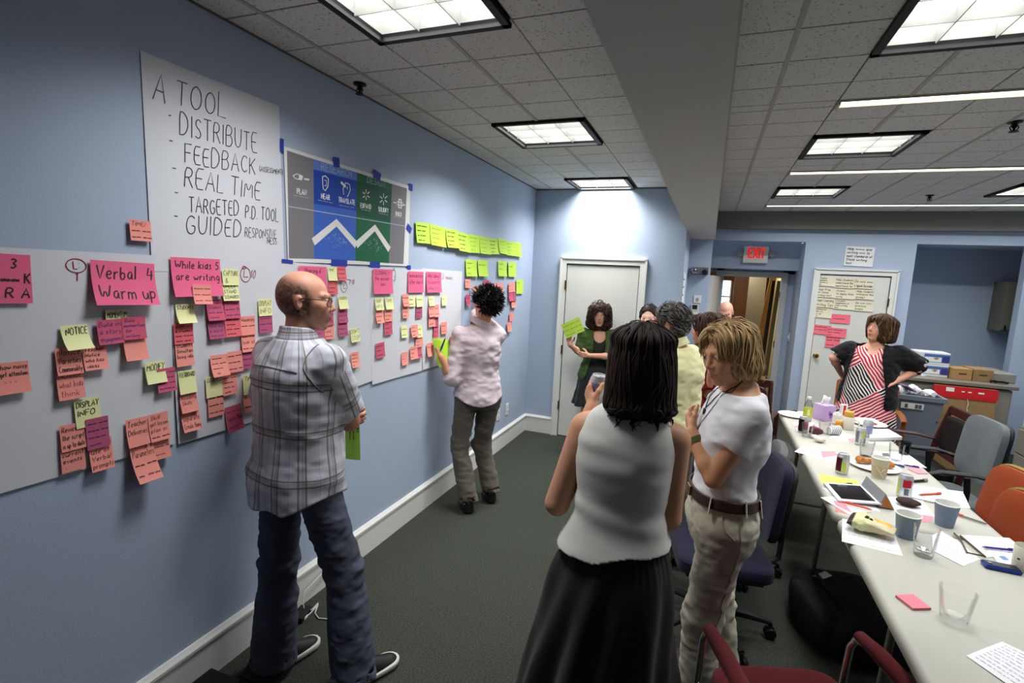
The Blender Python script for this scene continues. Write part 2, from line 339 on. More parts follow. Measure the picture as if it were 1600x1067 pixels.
# doorway to the hall -------------------------------------------------------
c = MB()
for x, wd in ((2.0, .07), (2.86, .075)): c.box((x, 8.1, .97), (wd, .05, 1.94)); c.box((x, 8.17, .97), (wd * .8, .14, 1.94))
c.box((2.43, 8.1, 1.972), (.935, .05, .07)); c.box((2.43, 8.17, 1.96), (.9, .14, .05))
o = c.build('door_3', mat('hall_frame_paint', (190, 192, 190), .5)); tag(o, kind='structure')
lf = MB(); R = rotz(math.atan2(-.79, -.095)); lf.box(R @ Vector((.4, 0, .965)) + Vector((2.0, 8.07, 0)), (.8, .04, 1.91), rot=R); lf.build('door_leaf', DOORW, o)
MB().tube([(1.945, 7.4, .98), (1.975, 7.4, .98), (1.975, 7.4, 1.28), (1.945, 7.4, 1.28)], .007).build('door_handle', BLACKM, o)
for z in (.3, 1.0, 1.7): MB().box((2.818, 8.12, z), (.012, .02, .09)).build('hinge', mat('old_brass', (110, 92, 50)), o)
HALL = mat('hall_cream_paint', (206, 192, 150), .7)
st('wall_hall_left', MB().box((1.4, 9.6, 1.25), (.1, 2.8, 2.5)), HALL)
st('wall_hall_right', MB().box((2.98, 9.6, 1.25), (.1, 2.8, 2.5)), HALL)
st('ceiling_hall', MB().box((2.2, 9.6, 2.3), (1.7, 2.8, .06)), HALL)
hb = MB(); hb.box((1.68, 10.85, 1.25), (.6, .1, 2.5)).box((2.66, 10.85, 1.25), (.74, .1, 2.5)).box((2.13, 10.85, .6), (.32, .1, 1.3)).box((2.13, 10.85, 2.2), (.32, .1, .6)); st('wall_hall_back', hb, mat('hall_brown_paint', (96, 70, 52), .7))
wn = MB(); wn.box((2.13, 10.84, 1.58), (.34, .04, .03)); wn.box((1.98, 10.84, 1.58), (.03, .06, .66)); wn.box((2.28, 10.84, 1.58), (.03, .06, .66)); wn.box((2.13, 10.84, 1.26), (.34, .08, .03)); wn.box((2.13, 10.84, 1.9), (.34, .06, .03))
o = tag(wn.build('window_1', WHITE), kind='structure')
tag(MB().box((2.13, 10.875, 1.58), (.3, .004, .64)).build('window_pane', mat('daylit_pane', (235, 240, 255), .3, emit=2.2), o))
wp = MB().box((2.5, 10.3, 1.0), (.4, .05, 2.0)).box((2.5, 10.27, 1.0), (.3, .02, 1.7)).build('brown_door', mat('stained_door', (84, 56, 42), .4)); tag(wp, 'dark brown stained door standing in the hallway beyond the doorway', 'door')
wp = MB().box((2.63, 9.5, .98), (.26, .05, 1.96), rot=rotz(.1)).build('grey_door', mat('grey_door_paint', (120, 116, 108), .6)); tag(wp, 'grey door slab with a knob leaning in the hallway', 'door')
MB().lathe([(.025, 0), (.012, .01), (.012, .03), (.025, .045), (.02, .06), (0, .062)], (2.55, 9.47, 1.0), rot=rot3('X', math.pi / 2)).build('door_knob', STEEL, wp, smooth=True)
wp = MB().box((2.71, 9.0, .98), (.09, .025, 2.0), rot=rot3('Y', .1)).build('wood_plank', mat('pine_plank', (170, 126, 66), .6, var=.15, vscale=20)); tag(wp, 'long pine plank leaning at a slant inside the hall doorway', 'plank')
for k, (x, lab) in enumerate(((2.76, 'dark brown board leaning upright behind the pine plank'), (2.82, 'narrow olive board leaning next to the hall door frame'))):
    tag(MB().box((x, 8.72 - .14 * k, .95), (.05, .07, 1.9), rot=rot3('Y', .03)).build('leaning_board', mat('board_%d' % k, ((40, 30, 24), (96, 88, 62))[k], .6)), lab, 'board')
lamp('hall_lamp', (2.3, 9.2, 2.25), .5, .5, 22, col=(1, .85, .6))
# ------------------------------------------------------------------ lights
LOUV = mat('louver_white', (206, 206, 202), .35, spec=.5); TUBE = mat('tube_glow', (255, 255, 253), .5, emit=3.6); BLKF = mat('black_frame', (16, 16, 17), .6)
def lampglow(): pass
tl = ['troffer light over the left wall nearest the camera, cut by the top edge', 'square troffer light in the middle of the left ceiling', 'square troffer light close above the white door',
      'big troffer light at the top right corner, cut by the picture edge', 'square troffer light between the first and second strip lights', 'small troffer light between the second and third strip lights',
      'troffer light out over the right side of the room', 'troffer light beyond the right ends of the strips', 'troffer light cut by the right picture edge near the far wall']
for i, (x, y, pw) in enumerate(TROFFERS):
    e = empty('ceiling_light', (x, y, CEIL), tl[i], 'ceiling light', 'recessed ceiling lights')
    h = .285
    f = MB()
    for sx in (-1, 1): f.box((sx * (h + .0), 0, .0), (.03, .6, .03)); f.box((0, sx * h, .0), (.6, .03, .03))
    f.build('light_frame', BLKF, e)
    bx = MB()
    for sx in (-1, 1): bx.box((sx * .277, 0, .06), (.012, .55, .11)); bx.box((0, sx * .277, .06), (.55, .012, .11))
    for k in (-1, 1):
        bx.box((k * .092, 0, .035), (.004, .54, .06)); bx.box((0, k * .092, .035), (.54, .004, .06))
    bx.build('louver', LOUV, e)
    MB().box((0, 0, .105), (.56, .56, .01)).build('diffuser', TUBE, e)
    lamp('troffer_lamp', (x, y, CEIL + .005), .53, .53, pw, 138, parent=e)
for i, (y, pw) in enumerate(STRIPS):
    x0, x1 = 2.437, 5.5
    e = empty('strip_light', ((x0 + x1) / 2, y, CEIL), ('long strip light nearest the camera on the right ceiling', 'long strip light, middle one of the three', 'long strip light nearest the far wall')[i], 'strip light', 'long strip lights')
    MB().box((0, 0, .006), (x1 - x0, .084, .012)).build('diffuser', mat('strip_glow', (255, 255, 255), .5, emit=5), e)
    f = MB()
    for s in (-1, 1): f.box((0, s * .0465, .012), (x1 - x0 + .02, .008, .04))
    f.box((-(x1 - x0) / 2 - .006, 0, .008), (.012, .095, .055)); f.build('light_frame', mat('strip_frame', (190, 182, 150), .5), e)
    lamp('strip_lamp', ((x0 + x1) / 2, y, CEIL - .002), x1 - x0, .06, pw * .9, 150, parent=e)
# sprinklers
for x, y, lab in ((.096, 2.34, 'dark sprinkler head on the left ceiling beside the wall'), (3.806, 6.207, 'small sprinkler head between the second and third strip lights'), (3.37, 3.70, 'sprinkler head between the first and second strip lights')):
    e = MB().lathe([(.034, 0), (.034, -.006), (.02, -.01), (.012, -.014), (.012, -.03), (.006, -.034), (.006, -.046), (.022, -.05), (.022, -.053), (0, -.053)], (x, y, CEIL), 16).build('sprinkler_head', mat('dark_bronze', (38, 36, 34), .4, metal=.8), origin=(x, y, CEIL))
    MB().tube([(.01, 0, -.014), (.02, 0, -.03), (.008, 0, -.05)], .003).tube([(-.01, 0, -.014), (-.02, 0, -.03), (-.008, 0, -.05)], .003).build('sprinkler_arm', mat('dark_bronze', (38, 36, 34)), e)
    tag(e, lab, 'sprinkler')
# ------------------------------------------------------------------ wall fittings
PLATE = mat('white_plastic', (222, 220, 212), .35)
for (y, z, lab) in ((4.71, .39, 'white outlet plate low on the left wall, beside the man in pink'), (4.955, .39, 'white outlet plate low on the left wall, nearer the corner')):
    o = MB().box((.004, y, z), (.008, .075, .12), bev=.003).build('outlet_plate', PLATE, origin=(0, y, z)); tag(o, lab, 'outlet', 'outlet plates low on the left wall')
    for dz in (-.022, .022): MB().box((.009, 0, dz), (.004, .03, .026), bev=.001).build('socket', mat('socket_ivory', (200, 198, 190), .4), o)
# exit sign
e = empty('exit_sign', (2.44, 7.85, 2.23), 'white EXIT sign with red letters and two lamp heads above the hallway door', 'exit sign')
MB().box((0, -.03, 0), (.31, .05, .225), bev=.008).build('sign_body', mat('exit_white', (226, 222, 214), .4), e)
lt = MB(); RED = mat('exit_red', (235, 25, 20), .4, emit=.55)
def bar(a, b, wd=.02): lt.poly([(a[0] - wd * .5 * ((b[1] - a[1]) / (math.dist(a, b))), -.058, a[1] + wd * .5 * ((b[0] - a[0]) / math.dist(a, b))), (a[0] + wd * .5 * ((b[1] - a[1]) / math.dist(a, b)), -.058, a[1] - wd * .5 * ((b[0] - a[0]) / math.dist(a, b))), (b[0] + wd * .5 * ((b[1] - a[1]) / math.dist(a, b)), -.058, b[1] - wd * .5 * ((b[0] - a[0]) / math.dist(a, b))), (b[0] - wd * .5 * ((b[1] - a[1]) / math.dist(a, b)), -.058, b[1] + wd * .5 * ((b[0] - a[0]) / math.dist(a, b)))], (0, .004, 0))
T, B = .095, -.045
for a, b in (((-.09, B), (-.09, T)), ((-.09, T - .01), (-.04, T - .01)), ((-.09, .025), (-.045, .025)), ((-.09, B + .01), (-.04, B + .01)), ((-.028, T), (.022, B)), ((.022, T), (-.028, B)), ((.043, B), (.043, T)), ((.085, B), (.085, T)), ((.06, T - .01), (.11, T - .01))): bar(a, b)
lt.build('sign_lettering', RED, e)
for s in (-1, 1):
    h = MB(); h.tube([(s * .15, -.03, .02), (s * .18, -.03, .02)], .014); h.lathe([(.02, .04), (.036, .03), (.044, 0), (.042, -.02), (0, -.02)], (s * .2, -.05, .02), 18, rot=rot3('X', -math.pi / 2 - .3 * 0)); h.build('lamp_head', mat('grey_plastic', (150, 152, 150), .35), e, smooth=True)
# emergency light, plate, thermostat on the pier, switch by the hall door
e = empty('emergency_light', (1.765, 6.63, 1.955), 'grey emergency light box with two lamps on the blue pier', 'emergency light')
MB().box((0, -.035, 0), (.2, .06, .085), bev=.008).build('light_body', mat('grey_metal_box', (120, 120, 116), .4, metal=.4), e)
for s in (-1, 1): MB().lathe([(.02, .045), (.032, .03), (.034, 0), (0, 0)], (s * .062, -.075, -.015 if s > 0 else .0), 16, rot=rot3('X', math.pi / 2)).build('lamp_head', CHROME if s < 0 else BLACKM, e, smooth=True)
o = MB().box((1.768, 6.625, 1.615), (.085, .012, .09), bev=.003).build('wall_plate', PLATE, origin=(1.768, 6.63, 1.615)); MB().box((0, -.012, -.005), (.03, .006, .04)).build('switch', mat('grey_plastic', (150, 152, 150)), o); tag(o, 'white square wall plate above the thermostat', 'wall plate')
o = MB().box((1.748, 6.615, 1.49), (.09, .03, .13), bev=.006).build('thermostat', mat('thermostat_beige', (196, 194, 184), .4), origin=(1.748, 6.63, 1.49)); MB().box((0, -.031, .03), (.055, .004, .05)).build('display', mat('dark_screen', (30, 34, 32), .2), o); MB().box((0, -.032, -.045), (.08, .006, .02)).build('lower_panel', PLATE, o); tag(o, 'beige thermostat with a dark display on the blue pier', 'thermostat')
o = MB().box((2.981, 7.99, 1.13), (.008, .07, .11), bev=.003).build('light_switch', PLATE, origin=(2.985, 7.99, 1.13)); MB().box((-.012, 0, 0), (.01, .02, .035)).build('switch', PLATE, o); tag(o, 'white light switch plate beside the hallway door frame', 'light switch')
# ================================================================== PAPERS ON THE LEFT WALL
PAPER = mat('flip_chart_paper', (212, 214, 219), .75, var=.02, vscale=5, spec=.15)
INK = mat('black_marker', (52, 45, 42), .6); INKB = mat('blue_ink', (52, 52, 120), .6); INKR = mat('red_marker', (150, 30, 40), .6); INKP = mat('faint_pencil_ink', (150, 70, 80), .7)
NC = {'P': mat('note_hot_pink', (234, 106, 144), .7, spec=.15), 'S': mat('note_salmon', (240, 152, 140), .7, spec=.15), 'D': mat('note_dark_pink', (204, 92, 116), .7, spec=.15), 'M': mat('note_mauve', (180, 88, 118), .7, spec=.15),
      'R': mat('note_coral_red', (224, 104, 112), .7, spec=.15), 'Y': mat('note_pale_yellow', (232, 234, 172), .7, spec=.15), 'G': mat('note_lime', (186, 218, 82), .7, spec=.15)}
def wallfn(y0, z0, off, curl, H, bow=0, Wd=1):
    # x out of the wall grows towards the loose lower edge
    def fn(u, v, eps=0):
        t = max(0, (H - v) / H); return (off + eps + curl * t ** 2.2 + bow * math.sin(math.pi * u / Wd) * .5, y0 + u, z0 + v)
    return fn
SEQ = [0]
def wall_note(c, x0, y0, x1, y1, text, label, tilt=0, curl=None, off=None, ink=None, wd=None, name='sticky_note', cat='sticky note', group=None, align=.1, slant=.12, maxh=9):
    a = at(x0, y0, 0, .004); b = at(x1, y1, 0, .004)
    y0w, y1w = a[1], b[1]; z1w, z0w = a[2], b[2]; Wd, H = y1w - y0w, z1w - z0w
    SEQ[0] += 1; r = random.Random(SEQ[0] * 13 + 5)
    off = (off + .0085) if off is not None else .012 + .0004 * (SEQ[0] % 7); curl = r.uniform(.003, .016) if curl is None else curl
    f0 = wallfn(0, 0, off, curl, H); ca, sa = math.cos(tilt), math.sin(tilt)
    def fn(u, v, eps=0):
        p = f0(u, v, eps); du, dv = u - Wd / 2, v - H
        return (p[0], du * ca - dv * sa, dv * ca + du * sa)
    mb = MB(); mb.grid(lambda u, v: fn(u * Wd, v * H), 5, 6, 0)
    if text:
        big = H > .13
        write_block(mb, text.split('|'), Wd * .07, H * .05, Wd * .95, H * .96, fn, 1, (wd * .62 if wd else (.0036 if big else .0015)), align, slant, r, maxh=maxh)
    if name == 'sticky_note':   # gummed strip at the top edge reads as a second thickness
        pass
    o = mb.build(name, [NC[c] if c in NC else c, ink or INK], loc=(0, (y0w + y1w) / 2, z1w), smooth=True, fix=False)
    return tag(o, label, cat, group)
def sheet(name, corners, off, label, cat, bow=.0012, nu=12, nv=16, m=PAPER, curl=.003):
    """large paper from its four photo corners TL TR BR BL on the wall"""
    P = [at(x, y, 0, off) for x, y in corners]; cy = np.mean([p[1] for p in P]); cz = np.mean([p[2] for p in P])
    def S(u, v, eps=0):
        q = (P[0] * (1 - u) + P[1] * u) * (1 - v) + (P[3] * (1 - u) + P[2] * u) * v
        return (off + eps + curl * v ** 3 * (.5 + .5 * math.cos(u * 7)) + bow * (math.sin(u * 6.3 + v * 2) * math.sin(v * 5)) * .5 + bow * .5, q[1] - cy, q[2] - cz)
    mb = MB(); mb.grid(lambda u, v: S(u, v), nu, nv, 0)
    return mb, S, (0, cy, cz), P
def fin(mb, name, loc, mats, label, cat, group=None):
    return tag(mb.build(name, mats, loc=loc, smooth=True, fix=False), label, cat, group)
def on_sheet(S, P):
    """map from world y,z back to the sheet so that writing lies on its surface"""
    ys0, zs0 = P[0][1], P[0][2]
    def inv(px, py):
        w = at(px, py, 0, P[0][0]); A = P[0]; e1 = (P[1] - A)[1:]; e2 = (P[3] - A)[1:]
        M2 = np.array([e1, e2]).T; s = np.linalg.solve(M2, (w - A)[1:]); return s
    return inv
def write_px(mb, S, P, s, x0, y0, x1, y1, h, mi, wd, slant=.1, seed=1, jit=.04):
    """one handwritten line whose baseline runs between two photo points; h = cap height in metres"""
    a, b = at(x0, y0, 0, P[0][0])[1:], at(x1, y1, 0, P[0][0])[1:]; d = b - a; L = np.hypot(*d); d = d / L; nrm = np.array([-d[1], d[0]])
    st, w = text_strokes(s, h, slant, jit, rnd=random.Random(seed)); k = L / w
    A = P[0][1:]; M2 = np.array([(P[1] - P[0])[1:], (P[3] - P[0])[1:]]).T; Mi = np.linalg.inv(M2)
    def fn(x, y, eps):
        w2 = a + d * x + nrm * y; u, v = Mi @ (w2 - A); return S(u, v, eps)
    for l in st: ribbon(mb, [(p * k, q) for p, q in l], wd, fn, mi, .0012)
# --- the big list sheet "A TOOL"
C1 = [(219, 79), (436, 166), (444, 424), (237, 424)]
mb, S, loc, P = sheet('s', C1, .003, '', '')
for i, (s, x0, y0, x1, y1, h) in enumerate((('A', 238, 155, 257, 162, .135), ('TOOL', 274, 161, 352, 186, .12), ('-', 263, 196, 267, 197, .1), ('DISTRIBUTE', 280, 211, 400, 239, .108), ('-', 264, 233, 269, 234, .1), ('FEEDBACK', 288, 255, 397, 273, .098), ('(ASSESSMENT)', 404, 268, 440, 274, .03),
        ('-', 268, 277, 274, 278, .1), ('REAL TIME', 287, 292, 404, 313, .1), ('-', 271, 315, 276, 316, .1), ('TARGETED', 294, 332, 371, 338, .08), ('P.D. TOOL', 381, 342, 432, 348, .078), ('-', 270, 351, 275, 352, .1), ('GUIDED', 289, 366, 374, 371, .1), ('RESPONSIVE', 380, 372, 428, 375, .055), ('NESS', 414, 383, 429, 384, .04))):
    write_px(mb, S, P, s, x0, y0, x1, y1, h * .74, 1, .0036 if h > .06 else .0026, .14, i + 3)
fin(mb, 'flip_chart_sheet', loc, [PAPER, INK], 'tall white sheet headed A TOOL, handwritten list, high on the blue wall', 'flip chart sheet', 'flip chart sheets on the left wall')
# --- the long sheets carrying the sticky notes
SH = [([(-60, 383), (266, 400), (272, 693), (-60, 788)], .0045, 'white sheet reaching out of the picture, Verbal Warm up note at its top', 0),
      ([(262, 401), (462, 410), (470, 636), (278, 694)], .0055, 'white sheet with the While kids are writing note, behind the man in plaid', 1),
      ([(458, 410), (582, 418), (583, 594), (462, 640)], .0060, 'white sheet headed by the Sharing note, right of the man in plaid', 2),
      ([(577, 417), (661, 421), (659, 579), (581, 601)], .0068, 'white sheet with the Closing note, between the plaid and the pink shirts', 3),
      ([(659, 419), (722, 424), (718, 561), (660, 578)], .0075, 'narrow white sheet the man in pink is reaching across', 4)]
for cs, off, lab, k in SH:
    mb, S, loc, P = sheet('s', cs, off, '', '')
    def circ(cx, cy, rx, ry, mi=1, wd=.003, a0=0, a1=6.6):
        c = at(cx, cy, 0, off)[1:]; A = P[0][1:]; Mi = np.linalg.inv(np.array([(P[1] - P[0])[1:], (P[3] - P[0])[1:]]).T)
        ribbon(mb, [(c[0] + rx * math.cos(t), c[1] + ry * math.sin(t)) for t in np.linspace(a0, a1, 22)], wd, lambda x, y, e: S(*(Mi @ (np.array([x, y]) - A)), e), mi, .0012)
    if k == 0:
        circ(118, 415, .028, .022, 2, .003); write_px(mb, S, P, 'L', 114, 420, 120, 420, .024, 2, .003, 0, 1, 0); write_px(mb, S, P, '.', 122, 412, 123, 412, .02, 2, .003); write_px(mb, S, P, '.', 122, 418, 123, 418, .02, 2, .003); write_px(mb, S, P, '1', 116, 439, 121, 439, .028, 2, .003)
    if k == 1:
        circ(383, 429, .026, .032, 2); write_px(mb, S, P, 'L', 380, 433, 387, 433, .03, 2, .003); circ(381, 418, .01, .006, 2); write_px(mb, S, P, '10', 391, 434, 398, 435, .036, 2, .003)
    if k == 2:
        circ(537, 449, .026, .032, 2, .0025); write_px(mb, S, P, 'L', 536, 452, 540, 452, .024, 2, .0025); circ(541, 441, .04, .014, 2, .0025, 2.8, .3); write_px(mb, S, P, '7-10', 545, 446, 553, 446, .03, 2, .0025)
    if k == 3:
        circ(615, 430, .022, .034, 2, .0025); write_px(mb, S, P, 'i', 614, 434, 617, 434, .03, 2, .0025); circ(615, 421, .009, .006, 2, .002); write_px(mb, S, P, '!', 613, 443, 616, 443, .03, 2, .0025)
    if k == 4:
        circ(691, 432, .022, .022, 2, .0025); write_px(mb, S, P, 'L', 690, 434, 693, 434, .02, 2, .002); write_px(mb, S, P, 'teachers', 696, 436, 707, 437, .028, 2, .0025)
    fin(mb, 'flip_chart_sheet', loc, [PAPER, INK, INKR], lab, 'flip chart sheet', 'flip chart sheets on the left wall')
# --- sticky notes, read from the photograph and laid on the wall plane
def batch(ox, oy, s, rows, **kw):
    for r in rows:
        c, a, b, cc, d, text, lab = r[:7]; ex = r[7] if len(r) > 7 else {}
        q = dict(kw); q.update(ex)
        wall_note(c, ox + a * s, oy + b * s, ox + cc * s, oy + d * s, text, lab, **q)
batch(0, 60, .3187, [('S', 625, 885, 735, 997, 'TIME/|~~ ~~|~~ ~~', 'salmon sticky note on the bare wall at the lower left of the list sheet')])
batch(0, 380, .3748, [
 ('P', -60, 40, 133, 248, '   3|  ~~ K|  R A', 'hot pink note numbered 3, its left half outside the picture', {'wd': .007, 'tilt': -.02}),
 ('P', 368, 72, 643, 250, 'Verbal  4|Warm up', 'large hot pink note reading Verbal Warm up', {'wd': .0075, 'tilt': -.03, 'curl': .03}),
 ('Y', 430, 278, 525, 318, 'MOMENTUM', 'pale yellow MOMENTUM note, only its top edge showing', {'curl': .001, 'off': .006, 'maxh': .03}),
 ('S', 503, 385, 602, 478, ' ', 'blank salmon note hanging below the two dark pink MOMENTUM notes', {'off': .008}),
 ('D', 390, 320, 500, 412, 'Build on|a story|engagement', 'left one of the two dark pink notes under MOMENTUM', {'ink': INKB, 'off': .009, 'tilt': .02}),
 ('D', 495, 308, 597, 393, 'Build|momentum|for|writing', 'right one of the two dark pink notes under MOMENTUM', {'ink': INKB, 'off': .010}),
 ('Y', 243, 343, 362, 432, ' NOTICE| ', 'pale yellow sticky note reading NOTICE', {'wd': .004, 'tilt': .03, 'curl': .03}),
 ('S', 220, 438, 336, 537, 'Notice|Varieties|Commonality', 'salmon note Notice Varieties, below the left of NOTICE', {'wd': .003}),
 ('S', 334, 430, 440, 517, 'Teacher|Notice|who has|ideas', 'salmon note reading Teacher Notice who has ideas', {'wd': .003}),
 ('S', 225, 535, 345, 637, 'NOTICE|what kids|think', 'salmon note, lowest of the group under the NOTICE note', {'ink': INKP}),
 ('S', -40, 503, 118, 612, '  how noisy|  get attention|  * * *|', 'salmon note about noise at the left edge of the picture', {'wd': .003}),
 ('Y', 595, 497, 682, 573, 'MODIFY| ', 'pale yellow sticky note reading MODIFY', {'wd': .0035}),
 ('D', 642, 525, 722, 608, '~~~ ~~|~~~~|~~~ ~~|~~~~', 'dark pink note overlapping the corner of the MODIFY note', {'off': .009, 'ink': INKB}),
 ('Y', 300, 655, 413, 750, 'DISPLAY|INFO| ', 'pale yellow DISPLAY INFO note under the NOTICE group', {'wd': .0042, 'tilt': .02}),
 ('S', 240, 762, 350, 845, 'Review if|the script|is up to date', 'salmon note about the script being up to date', {'wd': .003}),
 ('S', 242, 842, 350, 932, 'To include|current|events|*', 'salmon note reading To include current events', {'wd': .003, 'curl': .002}),
 ('M', 345, 735, 447, 838, '~~ ~~|~~~ ~~|~~~|~~', 'dark pink note beside the script note, under DISPLAY INFO', {'off': .008, 'ink': INKB}),
 ('S', 360, 826, 463, 925, 'Effective|use of|Verbal|prompts', 'salmon note reading Effective use of Verbal', {'wd': .003}),
 ('S', 515, 738, 610, 828, 'Teacher|Deliveries| ', 'salmon note Teacher Deliveries, top left of the lower four', {'wd': .003}),
 ('S', 610, 716, 697, 806, 'Skill|get lesson|plan in|~~ ~~', 'salmon note Skill, top right of the lower four', {'wd': .0028}),
 ('S', 617, 800, 700, 882, '~~ ~~|~~~ ~|~~', 'faintly written salmon note, bottom right of the lower four', {'ink': INKP, 'off': .005}),
 ('S', 527, 820, 635, 960, 'Setting up|Parameters|~~ ~~|~ ~~', 'salmon note Setting up Parameters, curling off the sheet bottom', {'wd': .003, 'curl': .05, 'off': .008}),
])
batch(240, 380, .29985, [
 ('P', 78, 70, 342, 272, 'While kids 5|are writing| ', 'large hot pink note reading While kids are writing', {'wd': .0065, 'curl': .02}),
 ('S', 177, 213, 275, 312, '~~~ ~~|~~ ~~~|~~ ~~', 'salmon note stuck over the lower edge of the While kids note', {'off': .022, 'ink': INKP, 'tilt': -.03}),
 ('Y', 347, 133, 435, 218, 'CAPTURE|&', 'pale yellow CAPTURE note, upper one of a pair', {'wd': .003}),
 ('Y', 345, 207, 433, 296, 'UNDER|STAND|SCENARIOS', 'pale yellow UNDERSTAND note, lower one of a pair', {'wd': .003, 'off': .006}),
 ('Y', 105, 318, 205, 410, 'STUDENTS| | ', 'pale yellow sticky note reading STUDENTS', {'wd': .0035, 'curl': .02}),
 ('R', 95, 416, 200, 517, '~~~ ~~|a student|~~ ~~~|~~ ~~', 'coral red note directly under STUDENTS', {'wd': .003}),
 ('S', 103, 518, 200, 630, 'Students|Simultan|being idle| ', 'salmon note second below STUDENTS', {'wd': .003}),
 ('D', 265, 293, 357, 397, '~~ ~~|Student|~~ ~~|~~~', 'dark pink note under the While kids note, top left of a block of four', {'ink': INKB}),
 ('M', 272, 393, 360, 490, 'How ~~|check what|is out of|~~ ~~', 'mauve note, bottom left of the block of four', {'ink': INKB}),
 ('D', 358, 293, 440, 387, '~~ Moment|~~~ to|~~ ~~', 'dark pink note, top right of the block of four', {'ink': INKB}),
 ('R', 360, 383, 445, 480, '~~ ~~|~~~|~~ ~~|~~~', 'coral red note, bottom right of the block of four', {'wd': .0028}),
 ('S', 442, 382, 521, 472, 'Wandering|~~ ~~|* * *', 'salmon note with dots right of the coral red note', {'off': .004}),
 ('S', 447, 468, 520, 558, '~~*~~|look at|~~ ~~', 'salmon note directly below the dotted one beside the plaid shoulder', {'off': .006}),
 ('M', 452, 553, 512, 645, '~~~|~~ ~~|~~', 'mauve note partly behind the plaid shoulder', {'ink': INKB}),
 ('Y', 537, 290, 607, 375, 'DISPLAY|INFO', 'pale yellow DISPLAY INFO note left of the balding head', {'wd': .003}),
 ('M', 540, 372, 611, 462, '~~~|~~ ~~|~~', 'mauve note under the DISPLAY INFO note left of the balding head', {'ink': INKB}),
 ('S', 285, 586, 375, 681, '~~~|~~ ~~|~~~|* ~', 'left one of two salmon notes side by side mid sheet', {'curl': .02}),
 ('S', 372, 567, 453, 662, '~~ ~~|~~~|~~ ~', 'right one of two salmon notes side by side mid sheet', {'off': .007}),
 ('Y', 120, 667, 213, 770, 'FLEXBOARD| | ', 'pale yellow sticky note reading FLEXBOARD', {'wd': .0034}),
 ('S', 125, 765, 217, 865, 'Give kids|Reading|Skills|*', 'salmon note directly under FLEXBOARD', {'wd': .0028}),
 ('S', 131, 858, 230, 958, 'Create|separate|Create thing', 'salmon note at the bottom left, second under FLEXBOARD', {'wd': .0028, 'curl': .02}),
 ('Y', 262, 697, 354, 788, 'GUIDED| | ', 'pale yellow GUIDED note near the bottom, left of the plaid sleeve', {'wd': .0036}),
 ('S', 348, 688, 427, 778, '~~ ~~|~~~|~~ ~|~~', 'salmon note touching the right side of the lower GUIDED note', {'wd': .0028}),
 ('S', 272, 785, 357, 888, '~~ ~~|~~~ ~|~~~', 'salmon note below the lower GUIDED note', {'wd': .0028}),
 ('Y', 456, 690, 540, 772, 'TIME| | ', 'pale yellow TIME note half hidden by the plaid back', {'wd': .0036}),
 ('S', 457, 774, 540, 860, '~~ ~|~~ ~~', 'salmon note under the half hidden TIME note', {}),
 ('D', 362, 855, 450, 962, '~~~|Supper Plan|~~', 'dark pink note alone at the bottom of the sheet behind the plaid man', {'ink': INKB, 'tilt': .06}),
])
